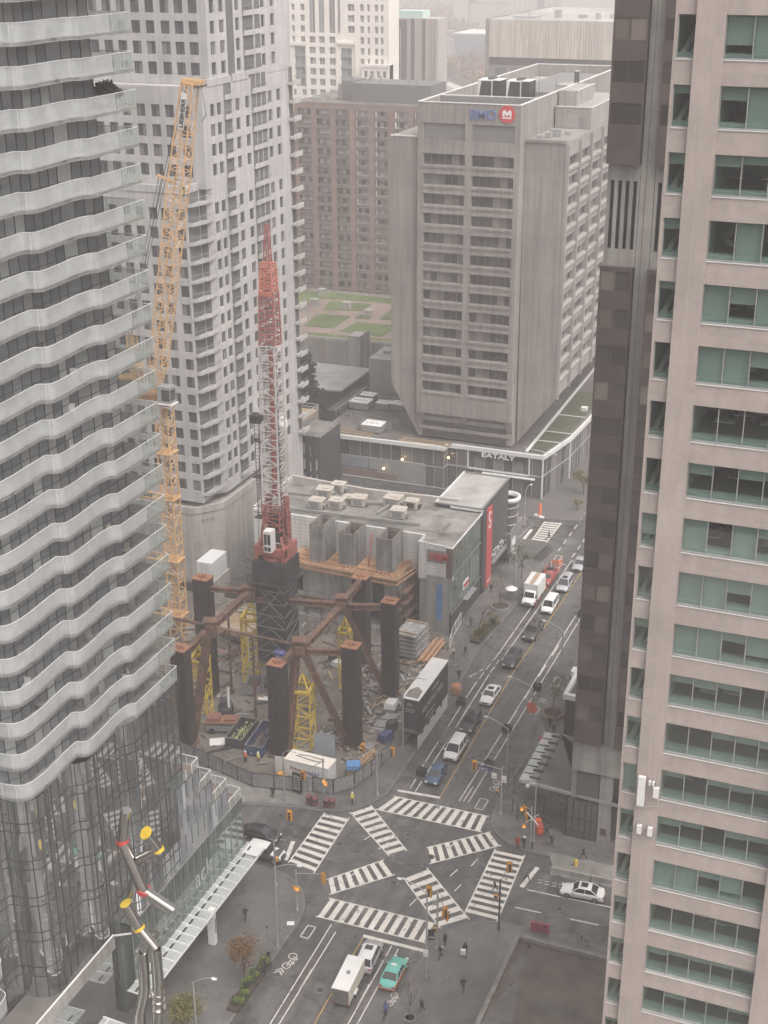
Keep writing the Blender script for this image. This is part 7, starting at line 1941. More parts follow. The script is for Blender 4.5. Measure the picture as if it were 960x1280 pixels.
for _ in range(1000):
    r = rj.random()
    if r < .4: x, y = rj.uniform(-66, -57.5), rj.uniform(136, 170)
    elif r < .75: x, y = rj.uniform(-97, -83), rj.uniform(146, 170)
    else: x, y = rj.uniform(-84, -62), rj.uniform(131, 169)
    a = rj.uniform(0, 3.1); L = rj.choice((.25, .4, .8, 1.6, 2.6))*rj.uniform(.6, 1.2)
    b.bar((x-math.cos(a)*L/2, y-math.sin(a)*L/2, .2+rj.uniform(0, .25)), (x+math.cos(a)*L/2, y+math.sin(a)*L/2, .2+rj.uniform(0, .35)), rj.uniform(.08, .34), rj.uniform(.05, .2), rj.randint(0, 4))
o = b.build('site_debris', [M['rust'], M['ply'], M['galv'], M['concrete'], M['dark']]); tag(o, 'scattered planks, bars and rubble over the site ground', 'debris', kind='stuff')
# timber and formwork heaps around the yellow crane foot
for i, (x, y, rz, lb) in enumerate(((-92.5, 160, .5, 'heap of timber joists right of the yellow crane foot'), (-88.5, 156, -.4, 'heap of formwork joists behind the tall orange capped column'), (-90.5, 150, .3, 'heap of timber joists beside the wavy balconies'))):
    o = thing('timber_heap', lb, 'timber heap', (x, y, G0), rz, 'timber heaps by the yellow crane')
    for k, mt in ((0, M['timber']), (1, M['galv'])):
        b = MB()
        for j in range(22): b.bar((-3+rj.uniform(-.6, .6), -2+.19*j, .2+rj.uniform(0, .9)), (3+rj.uniform(-.6, .6), -2+.19*j+rj.uniform(-.8, .8), .2+rj.uniform(0, 1.4)), .14, .18)
        b.build('joist' if k == 0 else 'prop', mt, o)
t = thing('site_platform', 'raised pale timber work platform with rails behind the tall column', 'platform', (-86, 158, 0))
b = MB(); b.box(-3, 3, -3, 3, 4.0, 4.2); b.build('deck', M['ply'], t)
b = MB()
for x in (-3, 3):
    for y in (-3, 3): b.box(x-.1, x+.1, y-.1, y+.1, 0.1, 5.2)
for z in (4.7, 5.2): b.bar((-3, -3, z), (3, -3, z), .1); b.bar((3, -3, z), (3, 3, z), .1); b.bar((-3, 3, z), (3, 3, z), .1); b.bar((-3, -3, z), (-3, 3, z), .1)
b.build('rail', M['rail'], t)
o = thing('dark_shoring_wall', 'dark retaining wall along the foot of the white tower podium', 'wall', (0, 0, 0))
b = MB(); b.prism([(-104, 172.6), (-96.5, 172.6), (-96.5, 176), (-92.2, 182), (-92.2, 178), (-84.6, 173), (-84.6, 172.2), (-104, 172)], 0, 1.6); b.build('wall', M['dark'], o)
b = MB()
for i in range(10): b.box(-96+1.2*i, -95.9+1.2*i, 172.3, 172.4, .1, 2.6)
b.bar((-96, 172.35, 2.6), (-85, 172.35, 2.6), .08); b.build('handrail', M['rust'], o)

# ---- street hoarding box over the walkway
t = thing('hoarding_box', 'black printed hoarding box with white roof over a covered walkway', 'hoarding')
hx0, hx1, hy0, hy1 = -54.6, -52.35, 142.2, 153.4
b = MB(); b.box(hx0, hx1, hy0, hy1, 2.2, 7.2); b.build('panel', mat('black_print', (.035, .034, .036), .5, .1, 1), t)
b = MB(); b.box(hx0-.03, hx1+.03, hy0-.03, hy1+.03, 7.2, 7.3); b.build('roof', M['white'], t)
b = MB(); b.poly([(-54.4, 142.6, 7.304), (-52.6, 142.5, 7.304), (-52.7, 144.6, 7.304), (-53.6, 145.4, 7.304), (-54.4, 144.4, 7.304)]); b.build('roof_stain', mat('grey_stain', (.22, .20, .18), .8, .35, 1.2), t)
b = MB()
b.box(hx1-.1, hx1, hy0, hy0+.25, .14, 2.2); b.box(hx0, hx0+.1, hy0, hy0+.2, .14, 2.2)
hs = [(1.0+2.4*i, 2.1+2.4*i, 1.25, 2.0) for i in range(4)]
b.facade((hx1-.02, hy0, .14), *NORTH, hy1-hy0, 2.06, hs, .12); b.box(hx0-.0, hx0+.08, hy0, hy1, .14, 2.2); b.poly([(hx1-.14, hy0, .14), (hx1-.14, hy0, 2.2), (hx1-.14, hy1, 2.2), (hx1-.14, hy1, .14)])
b.build('walkway_wall', M['rail'], t)
b = MB()
for h in hs: b.poly([(hx1-.12, hy0+h[0], .14+h[2]), (hx1-.12, hy0+h[1], .14+h[2]), (hx1-.12, hy0+h[1], .14+h[3]), (hx1-.12, hy0+h[0], .14+h[3])])
b.build('opening_sheet', M['dark'], t)  # dark sheets stand in for the shade of the walkway behind
lm = mat('pale_lettering', (.34, .33, .33), .6, .1, 1)
lettering('M', .85, lm, t, (-53.9, hy0-.01, 6.1), *EAST)
lettering('MIZRAHI', .36, lm, t, (-54.25, hy0-.01, 5.62), *EAST)
lettering('DEVELOPMENTS', .16, lm, t, (-54.2, hy0-.01, 5.36), *EAST)
lettering('THE ONE BLOOR WEST', .15, lm, t, (-54.35, hy0-.01, 2.75), *EAST); lettering('MIZRAHIDEVELOPMENTS', .17, lm, t, (-54.4, hy0-.01, 2.5), *EAST)
lettering('LIVE BY', .75, lm, t, (hx1+.005, 147.2, 5.9), *NORTH)
lettering('ARCHITECTING', 1.1, lm, t, (hx1+.005, 143.4, 4.5), *NORTH, xs=1.0)
lettering('INDIVIDUALITY', .5, lm, t, (hx1+.005, 144.6, 3.4), *NORTH); lettering('A NEW LANDMARK', .3, lm, t, (hx1+.005, 145.4, 2.7), *NORTH)
def fence(name, label, pts, h, post, mpanel, mpost, mesh=True, art=None):
    o = thing(name, label, 'fence', (0, 0, 0))
    b = MB(); f = MB(); art_ = MB(); ra = random.Random(len(pts)*3)
    for a, c in zip(pts, pts[1:]):
        a = V(*a, 0); c = V(*c, 0); L = (c-a).length; n = max(1, round(L/post)); d = (c-a)/L
        b.poly([a+UP*.2, c+UP*.2, c+UP*h, a+UP*h])
        for i in range(n+1): p = a+d*(L*i/n); f.box(p.x-.06, p.x+.06, p.y-.06, p.y+.06, .14, h+.1)
        f.bar(a+UP*h, c+UP*h, .07); f.bar(a+UP*.3, c+UP*.3, .07)
        if art:
            w = V(d.y, -d.x, 0)*.03
            for i in range(int(L*7)):
                p = a+d*ra.uniform(0, L)+w; z = ra.uniform(.4, h-.4); q = p+d*ra.uniform(-.5, .5)
                art_.cut(); art_.bar(p+UP*z, q+UP*(z+ra.uniform(-.6, .6)), .02, ra.uniform(.06, .16))
    b.build('panel', mpanel, o); f.build('post', mpost, o)
    if art: art_.each('mural', art, o)
    return o
fence('mural_fence', 'grey site fence with pale scrawled mural along the side street', [(-80, 130.0), (-68.3, 126.9), (-62.9, 128.0)], 2.2, 2.4, M['grey'], M['steel_dk'], art=M['white_pod'])
fence('mural_fence', 'grey hoarding fence with scrawled mural wrapping the site corner', [(-60.9, 128.6), (-58.4, 129.0), (-56.6, 131.2), (-55.7, 134.5), (-55.0, 139.5)], 2.3, 2.2, M['grey'], M['steel_dk'], art=M['white_pod'])
fence('site_gate', 'grey corner gate panels between the poster and mural fence', [(-62.2, 128.3), (-60.9, 128.6)], 2.3, .7, M['galv'], M['steel'])
fence('crowd_barrier', 'white framed barrier fence along the pavement before the shop', [(-57.3, 168.4), (-58.2, 172.5), (-58.5, 177)], 1.9, 1.4, M['guard_clear'], M['rail'])
o = thing('poster_panel', 'black framed upright poster panel at the site fence', 'poster', (-62.6, 127.7, .14), -.15)
b = MB(); b.box(-.65, .65, -.1, .1, .2, 2.9); b.build('frame', M['black'], o)
b = MB(); b.box(-.45, .45, -.12, -.10, .6, 2.6); b.build('sheet', M['galv'], o)
b = MB()
for i in range(4): b.box(-.3, .3, -.13, -.12, 1.0+.38*i, 1.2+.38*i)
b.build('print', M['dark'], o)
o = thing('yellow_barrow_frame', 'yellow lattice ladder frame leaning behind the fence bend', 'frame', (-56.9, 136.0, .2), -.5)
b = MB(); lattice(b, (0, -1.4, .6), (0, 1.4, 1.9), .6, .6, 6, .05, .03, up=V(0, 0, 1)); b.build('lattice', M['crane_y'], o)
b = MB(); b.box(-.3, .3, -1.3, -1.1, 0, .6); b.box(-.3, .3, 1.1, 1.3, 0, 1.7); b.build('stand', M['steel'], o)
# ------------------------------------------------------------------ vehicles
def loft(mb, secs, mi=0, caps=True, smooth=True):
    n = len(secs[0]); base = len(mb.v)
    vs = [p for s in secs for p in s]; fs = []
    for k in range(len(secs)-1):
        for i in range(n-1): fs.append((k*n+i, k*n+i+1, (k+1)*n+i+1, (k+1)*n+i))
    mb.idx(vs, fs, mi, smooth)
    if caps: mb.poly(secs[0], mi); mb.poly(secs[-1][::-1], mi)
WH = {}
def wheel(parent, x, y, r, w=.22):
    k = (round(r, 2), round(w, 2))
    if k not in WH:
        b = MB(); b.tube((-w/2, 0, 0), (w/2, 0, 0), r, n=20); a = b.mesh('wheel', M['tyre'])
        b = MB(); b.tube((-w/2-.012, 0, 0), (w/2+.012, 0, 0), r*.64, n=14); c = b.mesh('rim', M['rim'])
        WH[k] = (a, c)
    o = add('wheel', WH[k][0], parent, Matrix.Translation((x, y, r))); add('rim', WH[k][1], o)
# profiles: (y, hood/belt height), front at -y; cabin: windscreen base, roof front, roof rear, rear base
CARS = {
 'sedan': dict(L=4.75, W=1.82, deck=[(0, .50), (.06, .68), (.22, .82), (.30, .93), (.78, .98), (.95, .97), (.985, .80), (1, .55)], cab=(.27, .42, .70, .85), roof=1.44),
 'suv': dict(L=4.65, W=1.88, deck=[(0, .55), (.04, .80), (.08, .98), (.28, 1.06), (.95, 1.08), (.985, .95), (1, .6)], cab=(.26, .39, .86, .965), roof=1.70),
 'hatch': dict(L=4.3, W=1.78, deck=[(0, .50), (.06, .70), (.2, .86), (.28, .95), (.93, .98), (.98, .85), (1, .55)], cab=(.25, .42, .80, .955), roof=1.48),
 'minivan': dict(L=5.0, W=1.95, deck=[(0, .52), (.04, .75), (.09, .92), (.20, 1.02), (.96, 1.04), (.99, .9), (1, .6)], cab=(.17, .34, .90, .97), roof=1.78),
 'van': dict(L=4.6, W=1.85, deck=[(0, .52), (.04, .75), (.09, .95), (.19, 1.06), (.97, 1.08), (.995, .95), (1, .6)], cab=(.17, .31, .95, .985), roof=1.86),
 'pickup': dict(L=5.6, W=1.98, deck=[(0, .62), (.03, .90), (.07, 1.06), (.26, 1.14), (.60, 1.14), (.985, 1.12), (1, .7)], cab=(.26, .36, .56, .61), roof=1.86),
}
def car(kind, x, y, rz, paint_, label, roofmat=None, sunroof=False, lower=None, name='car', taxi=False, grp=None, sidemat=None):
    """front of the car points to local -y"""
    c = CARS[kind]; L, W = c['L'], c['W']
    o = thing(name, label, 'pickup' if kind == 'pickup' else 'taxi' if taxi else 'van' if kind in ('van', 'minivan') else 'car', (x, y, .02), rz, grp)
    b = MB(); hw = W/2
    def ring_(t, h):
        y_ = -L/2+L*t
        e = 1 - .16*max(0, (.10-t)/.10)**1.5 - .12*max(0, (t-.90)/.10)**1.5
        w = hw*e
        return [V(-w*.90, y_, .24), V(-w, y_, .42), V(-w*1.0, y_, h*.72), V(-w*.955, y_, h-.05), V(-w*.80, y_, h), V(0, y_, h+.035), V(w*.80, y_, h), V(w*.955, y_, h-.05), V(w, y_, h*.72), V(w, y_, .42), V(w*.90, y_, .24)]
    loft(b, [ring_(t, h) for t, h in c['deck']], 0)
    if sidemat:
        for i, p in enumerate(b.f):
            if i >= 10*(len(c['deck'])-1) or i % 10 not in (3, 4, 5, 6): b.m[i] = 1
    body = b.build('body', [paint_, sidemat or paint_], o)
    # cabin
    a0, a1, a2, a3 = [-L/2+L*t for t in c['cab']]; R = c['roof']
    def bh(t):
        d = c['deck']
        for (t0, h0), (t1, h1) in zip(d, d[1:]):
            if t0 <= t <= t1: return h0+(h1-h0)*(t-t0)/(t1-t0)
        return d[-1][1]
    z0, z3 = bh(c['cab'][0])-.01, bh(c['cab'][3])-.01; wb, wt = hw*.90, hw*.74
    cabv = [V(-wb, a0, z0), V(wb, a0, z0), V(wt, a1, R-.03), V(-wt, a1, R-.03), V(-wt, a2, R-.03), V(wt, a2, R-.03), V(wb, a3, z3), V(-wb, a3, z3)]
    g = MB(); g.idx(cabv, [(0, 1, 2, 3)]); g.build('windscreen', M['carglass'], o)
    g = MB(); g.idx(cabv, [(7, 4, 5, 6)]); g.build('rear_window', M['carglass'], o)
    for s, q in ((1, (1, 6, 5, 2)), (-1, (0, 3, 4, 7))):
        g = MB(); pts = [cabv[i] for i in q]
        g.poly(pts); g.build('side_window', M['carglass'], o)
    rf = MB()
    def lerp3(p, q, t): return p.lerp(q, t)
    yr = [a1-.04, a1+.12, (a1+a2)/2, a2-.12, a2+.05]; zr = [R-.045, R, R+.03, R, R-.045]
    loft(rf, [[V(-wt-.03, yy, zz-.05), V(-wt*.9, yy, zz), V(0, yy, zz+.03), V(wt*.9, yy, zz), V(wt+.03, yy, zz-.05)] for yy, zz in zip(yr, zr)], 0, caps=False)
    ro = rf.build('roof', roofmat or paint_, o)
    p = MB()
    for s in (-1, 1):
        for i, j in ((0, 3), (7, 4)) if s < 0 else ((1, 2), (6, 5)): p.bar(cabv[i], cabv[j], .09, .07)
        m0 = V(s*(wb+.005), (a0+a3)/2+.1, (z0+z3)/2); m1 = V(s*(wt+.005), (a1+a2)/2+.05, R-.04); p.bar(m0, m1, .05, .10)
        if a2-a1 > 2.0: p.bar(V(s*(wb+.005), a3-.9, z3), V(s*(wt+.005), a2-.55, R-.04), .05, .12)
    p.build('pillar', paint_, o)
    if sunroof:
        g = MB(); g.poly([(-.40, a1+.22, R+.075), (.40, a1+.22, R+.075), (.40, a1+.95, R+.085), (-.40, a1+.95, R+.085)]); g.build('sunroof', M['carglass'], ro)
    r = .33 if kind in ('sedan', 'hatch') else .37 if kind != 'pickup' else .41
    for t in (.18, .81):
        for s in (-1, 1): wheel(o, s*(hw-.10), -L/2+L*t, r)
    for s in (-1, 1):
        g = MB(); zl = c['deck'][1][1]-.02; g.box(s*hw*.50, s*hw*.86, -L/2+.02, -L/2+.14, zl-.12, zl+.02); g.build('headlight', M['lamp'], o)
        g = MB(); zt_ = c['deck'][-2][1]-.02; g.box(s*hw*.55, s*hw*.88, L/2-.10, L/2+.0, zt_-.14, zt_+.02); g.build('taillight', M['tail'], o)
        g = MB(); g.box(s*hw*.96, s*(hw+.17), a0+.25, a0+.42, z0-.02, z0+.13); g.build('mirror', paint_, o)
    g = MB(); g.box(-hw*.45, hw*.45, -L/2-.01, -L/2+.12, .42, .58); g.box(-hw*.82, hw*.82, -L/2+.0, -L/2+.1, .26, .36); g.build('grille', M['black'], o)
    g = MB(); g.box(-hw*.8, hw*.8, L/2-.08, L/2+.01, .28, .42); g.build('bumper', M['dark'], o)
    if kind == 'pickup':
        g = MB(); g.poly([(-hw*.80, a3+.15, 1.17), (hw*.80, a3+.15, 1.17), (hw*.80, L/2-.15, 1.15), (-hw*.80, L/2-.15, 1.15)]); g.build('load_bed', M['black'], o)
    if taxi:
        g = MB(); g.box(-.28, .28, -.12, .12, R+.04, R+.18); sg = g.build('roof_sign', M['white'], o)
        lettering('TAXI', .14, M['black'], sg, (-.2, -.12, R+.07), *EAST, ext=.004)
    return o
def carpaint(name, col, metal=0.0): return mat(name, col, .3, .03, 1.5, metal=metal, spec=.45, coat=.25)
pw = carpaint('car_white', (.66, .65, .63)); pd = carpaint('car_dark_grey', (.030, .032, .034)); pb = carpaint('car_blue', (.05, .085, .15)); pg_ = carpaint('car_grey', (.075, .07, .066), .2); ps = carpaint('car_silver', (.42, .42, .43), .3); pk = carpaint('car_black', (.022, .023, .025)); pt = carpaint('car_teal', (.13, .42, .35)); po = carpaint('car_orange', (.46, .15, .07))
gW = 'cars queueing on the street west of the crossing'
car('hatch', -48.1, 137.1, 0, pb, 'blue hatchback first in the queue at the stop line', grp=gW)
car('minivan', -47.75, 143.5, .0, pw, 'white minivan second in the queue behind the blue hatchback', grp=gW, name='minivan')
car('suv', -47.95, 150.1, .02, pd, 'dark grey car with a sunroof third in the queue', sunroof=True, grp=gW)
car('sedan', -47.75, 157.9, -.02, pw, 'white sedan with black sunroof fourth in the queue', sunroof=True, grp=gW)
car('suv', -47.85, 168.5, 0, pd, 'dark grey sport utility car fifth in the queue ahead of the pickup', sunroof=True, grp=gW, name='suv')
car('pickup', -47.45, 177.8, 0, pg_, 'grey brown pickup truck with open black bed in the queue', grp=gW, name='pickup_truck')
car('van', -47.4, 186.9, 0, pw, 'plain white van in the queue beside the box truck', grp=gW, name='white_van')
car('minivan', -47.2, 195.2, 0, ps, 'silver minivan with roof window queueing beside the red truck', sunroof=True, grp=gW, name='minivan')
car('sedan', -46.9, 203.4, .02, ps, 'silver sedan farthest back in the queue by the bronze tower edge', grp=gW)
car('sedan', -25.75, 121.6, -1.57+.07, pw, 'white sedan with black roof panel crossing at right past the barriers', sunroof=True)
car('sedan', -40.15, 102.4, 3.14+.05, pt, 'turquoise roofed taxi with orange sides in the kerb lane', sidemat=po, taxi=True, name='taxi', sunroof=False)
car('suv', -43.35, 103.7, 3.14+.09, ps, 'silver sport utility car towing the white box trailer', roofmat=pw, name='suv', sunroof=True)
car('sedan', -62.9, 118.3, 1.57+.0, pk, 'black sedan waiting in the far lane left of the crossing', grp='cars waiting left of the crossing')
car('suv', -60.85, 115.2, 1.57, pg_, 'grey car with white bonnet and roof half under the glass canopy', roofmat=pw, grp='cars waiting left of the crossing', name='suv')
b = MB(); b.poly([(-.78, -2.22, .885), (.78, -2.22, .885), (.78, -1.05, 1.10), (-.78, -1.05, 1.10)]); 
o = bpy.data.objects['suv.002'] if 'suv.002' in bpy.data.objects else None
if o: b.build('bonnet', pw, o)
def box_truck(x, y, rz, label):
    o = thing('box_truck', label, 'truck', (x, y, .02), rz)
    b = MB(); b.box(-1.12, 1.12, -1.3, 3.2, .75, 3.2); b.build('box', M['white'], o)
    b = MB(); b.poly([(-.40, -1.2, 3.215), (.36, -1.2, 3.215), (.36, 3.1, 3.215), (-.40, 3.1, 3.215)]); b.build('roof_strip', mat('tan_strip', (.33, .25, .18), .7, .15, 1), o)
    b = MB(); b.box(-1.13, 1.13, -1.31, -1.25, .7, 3.22); b.box(-1.14, 1.14, -1.3, 3.2, 3.1, 3.21); b.box(-1.14, 1.14, -1.3, 3.2, .68, .8); b.build('edge_trim', M['rail'], o)
    b = MB()
    loft(b, [[V(-w, y_, .45), V(-w, y_, h-.12), V(-w*.85, y_, h), V(w*.85, y_, h), V(w, y_, h-.12), V(w, y_, .45)] for y_, h, w in ((-3.25, .95, .85), (-3.15, 1.15, .92), (-2.3, 1.32, .95), (-2.28, 1.34, .95), (-1.75, 2.15, .9), (-1.32, 2.2, .9))], 0); b.build('cab', M['white'], o)
    b = MB(); b.poly([(-.80, -2.29, 1.40), (.80, -2.29, 1.40), (.74, -1.80, 2.08), (-.74, -1.80, 2.08)]); b.build('windscreen', M['carglass'], o)
    for s in (-1, 1):
        b = MB(); b.poly([(s*.955, -2.1, 1.4), (s*.955, -1.4, 1.4), (s*.92, -1.4, 2.05), (s*.92, -1.75, 2.05)]); b.build('side_window', M['carglass'], o)
        b = MB(); b.box(s*.98, s*1.25, -2.2, -2.1, 1.4, 1.75); b.build('mirror', M['dark'], o)
        b = MB(); b.box(s*.5, s*.8, -3.27, -3.2, .75, .93); b.build('headlight', M['lamp'], o)
        wheel(o, s*.9, -2.5, .40, .26); wheel(o, s*.9, 2.1, .40, .36)
    b = MB(); b.box(-.45, .45, -3.28, -3.2, .72, .95); b.box(-.95, .95, -3.32, -3.2, .4, .62); b.build('grille', M['dark'], o)
    b = MB(); b.box(-1.0, 1.0, -1.3, 3.2, .45, .75); b.build('chassis', M['black'], o)
    return o
box_truck(-50.75, 189.0, 0, 'white box truck with a tan roof strip parked by the shops')
o = thing('red_truck', 'red utility pickup parked behind the white box truck', 'truck', (-50.3, 196.3, .02), 0)
b = MB(); loft(b, [[V(-w, y_, .4), V(-w, y_, h-.1), V(-w*.85, y_, h), V(w*.85, y_, h), V(w, y_, h-.1), V(w, y_, .4)] for y_, h, w in ((-2.7, .9, .9), (-2.55, 1.1, .98), (-1.5, 1.2, .98), (.4, 1.2, .98), (2.7, 1.15, .98))], 0); b.build('body', carpaint('car_red', (.27, .055, .045)), o)
b = MB(); loft(b, [[V(-w, y_, 1.15), V(-w*.86, y_, h), V(w*.86, y_, h), V(w, y_, 1.15)] for y_, h, w in ((-1.45, 1.2, .93), (-.95, 1.85, .90), (.2, 1.88, .9), (.5, 1.25, .93))], 0); b.build('cab', carpaint('car_red', (.27, .055, .045)), o)
b = MB(); b.poly([(-.8, -1.47, 1.25), (.8, -1.47, 1.25), (.74, -1.0, 1.8), (-.74, -1.0, 1.8)]); b.build('windscreen', M['carglass'], o)
b = MB(); b.box(-.85, .85, .7, 2.6, 1.16, 1.2); b.build('load_bed', M['black'], o)
b = MB()
for s in (-.8, .8): b.bar((s, .6, 1.9), (s, 2.5, 1.7), .08); b.bar((s, 2.5, 1.15), (s, 2.5, 1.7), .08); b.bar((s, .6, 1.15), (s, .6, 1.9), .08)
b.build('rack', M['orange'], o)
for s in (-1, 1):
    wheel(o, s*.88, -1.7, .38); wheel(o, s*.88, 1.7, .38)
    b = MB(); b.box(s*.55, s*.85, -2.72, -2.6, .75, .92); b.build('headlight', M['lamp'], o)
o = thing('box_trailer', 'white box trailer with a roof vent towed by the silver car', 'trailer', (-43.6, 98.9, .02), .07)
b = MB(); o.scale = (.92, .94, .92); b.box(-.95, .95, -2.6, 2.6, .55, 2.45); b.build('box', mat('cream_paint', (.60, .55, .48), .5, .06, 1), o)
b = MB(); b.box(-.98, .98, -2.63, 2.63, 2.42, 2.5); b.build('roof', M['white'], o)
b = MB(); b.box(-.2, .2, -.2, .2, 2.5, 2.62); b.build('roof_vent', M['grey'], o)
b = MB(); b.box(-.92, .92, -2.625, -2.6, .6, 2.38); b.build('rear_door', mat('grey_brown', (.11, .10, .09), .6, .1, 1), o)
b = MB(); b.box(-.97, .97, -2.6, 2.6, .45, .58); b.bar((0, 2.6, .5), (0, 3.3, .5), .1); b.build('chassis', M['dark'], o)
for s in (-1, 1):
    wheel(o, s*1.0, -.6, .34, .2)
    b = MB(); b.box(s*.95, s*1.16, -1.05, -.15, .68, .78); b.build('fender', M['white'], o)
    b = MB(); b.box(s*.75, s*.92, -2.65, -2.62, .62, .78); b.build('taillight', M['tail'], o)

# ------------------------------------------------------------------ people
def skin_body(pose):
    """one continuous surface grown over a joint skeleton; height 1.75 m, facing -y"""
    P = {'hip': (0, 0, .95), 'belly': (0, 0, 1.12), 'chest': (0, 0, 1.33), 'neck': (0, .01, 1.50), 'head': (0, -.015, 1.60), 'crown': (0, 0, 1.70)}
    st, sw = pose['stride'], pose['swing']
    rad = {'hip': .15, 'belly': .145, 'chest': .16, 'neck': .062, 'head': .098, 'crown': .075}
    E = [('hip', 'belly'), ('belly', 'chest'), ('chest', 'neck'), ('neck', 'head'), ('head', 'crown')]
    for s, n in ((1, 'r'), (-1, 'l')):
        f = st*s
        P['th'+n] = (.095*s, 0, .88); P['kn'+n] = (.10*s, -.5*f-.03*abs(st), .50); lift = .10 if f < 0 and st else 0
        P['an'+n] = (.10*s, -.85*f+(.12 if f < 0 else 0)*1, .09+lift); P['to'+n] = (.115*s, -.85*f-.16+(.12 if f < 0 else 0), .045+lift*.4)
        rad['th'+n] = .098; rad['kn'+n] = .066; rad['an'+n] = .052; rad['to'+n] = .045
        g = -sw*s
        P['sh'+n] = (.19*s, 0, 1.42); P['el'+n] = (.25*s, -.16*g+.02, 1.14)
        if pose.get('carry') == n: P['el'+n] = (.24*s, .03, 1.13); P['wr'+n] = (.17*s, -.24, 1.10)
        else: P['wr'+n] = (.25*s, -.40*g-.03, .90)
        d = (Vector(P['wr'+n])-Vector(P['el'+n])).normalized(); P['pa'+n] = tuple(Vector(P['wr'+n])+d*.07)
        rad['sh'+n] = .075; rad['el'+n] = .052; rad['wr'+n] = .036; rad['pa'+n] = .034
        E += [('hip', 'th'+n), ('th'+n, 'kn'+n), ('kn'+n, 'an'+n), ('an'+n, 'to'+n), ('chest', 'sh'+n), ('sh'+n, 'el'+n), ('el'+n, 'wr'+n), ('wr'+n, 'pa'+n)]
    names = list(P)
    me = bpy.data.meshes.new('body'); me.from_pydata([P[k] for k in names], [(names.index(a), names.index(c)) for a, c in E], [])
    ob = bpy.data.objects.new('body', me); COL.objects.link(ob)
    md = ob.modifiers.new('skin', 'SKIN'); md.use_smooth_shade = True
    for k, v in zip(names, me.skin_vertices[0].data): v.radius = (rad[k]*(1.12 if k in ('hip', 'belly', 'chest') else 1), rad[k]*(.80 if k in ('hip', 'belly', 'chest') else 1)); v.use_root = (k == 'hip')
    ob.modifiers.new('sub', 'SUBSURF').render_levels = 1; ob.modifiers['sub'].levels = 1
    out = bpy.data.meshes.new_from_object(ob.evaluated_get(bpy.context.evaluated_depsgraph_get()))
    bpy.data.objects.remove(ob)
    mb = MB(); mb.v = [tuple(v.co) for v in out.vertices]
    for p in out.polygons:
        c = p.center; z = c.z
        armx = abs(c.x) > .17 and z < 1.02
        mi = 0
        if z > 1.50: mi = 3 if not (c.y > .015 or z > 1.66) else 4
        elif armx and z < .95: mi = 3
        elif z < .12: mi = 2
        elif z < 1.0 and not armx: mi = 1
        if abs(c.x) > .17 and pose.get('carry') and c.y < -.19: mi = 3
        mb.f.append(tuple(p.vertices)); mb.m.append(mi); mb.s.append(True)
    # fingers, thumb, nose, ears, eyes as small pieces of the same mesh
    for s, n in ((1, 'r'), (-1, 'l')):
        w = Vector(P['wr'+n]); p = Vector(P['pa'+n]); d = (p-w).normalized(); sd = V(0, 1, 0) if abs(d.y) < .8 else V(0, 0, 1); sd = (sd-d*sd.dot(d)).normalized(); inn = V(-s, 0, 0)
        for i, L in enumerate((.070, .080, .075, .058)):
            a = p+sd*(.024-.016*i); m_ = a+d*L*.6+inn*.006; e = m_+d*L*.4+inn*.018
            mb.tube(a-d*.02, m_, .009, .008, 5, 3); mb.tube(m_, e, .008, .006, 5, 3)
        a = w+d*.03+sd*.03; mb.tube(a, a+(d+sd*.7).normalized()*.06, .011, .008, 5, 3)
        mb.idx([(s*.088, .0, 1.585), (s*.104, .015, 1.61), (s*.104, .02, 1.585), (s*.09, .01, 1.56)], [(0, 1, 2, 3)], 3)
        mb.lathe([(.001, -.008), (.009, 0), (.001, .008)], 6, (s*.033, -.104, 1.612), 4)
    mb.idx([(-.014, -.105, 1.575), (.014, -.105, 1.575), (0, -.135, 1.58), (0, -.11, 1.62)], [(0, 1, 2), (1, 3, 2), (3, 0, 2)], 3)
    mb.box(-.024, .024, -.108, -.10, 1.545, 1.552, 4)
    return mb
POSES = {'stand': skin_body(dict(stride=0.02, swing=.1)), 'walk': skin_body(dict(stride=.38, swing=.7)), 'step': skin_body(dict(stride=-.30, swing=-.6)), 'carry': skin_body(dict(stride=.22, swing=.3, carry='r'))}
CL = {}
def cloth(col):
    k = 'cloth_%02d' % len(CL) if col not in CL else CL[col]
    if col not in CL: CL[col] = k
    return mat(CL[col], col, .85, .1, 3)
BLK, NAVY, GREY_, RED_, BRN, YEL, WHT, GRN = (.022, .022, .024), (.03, .035, .06), (.12, .12, .12), (.25, .03, .035), (.09, .065, .05), (.62, .55, .06), (.55, .54, .52), (.08, .09, .07)
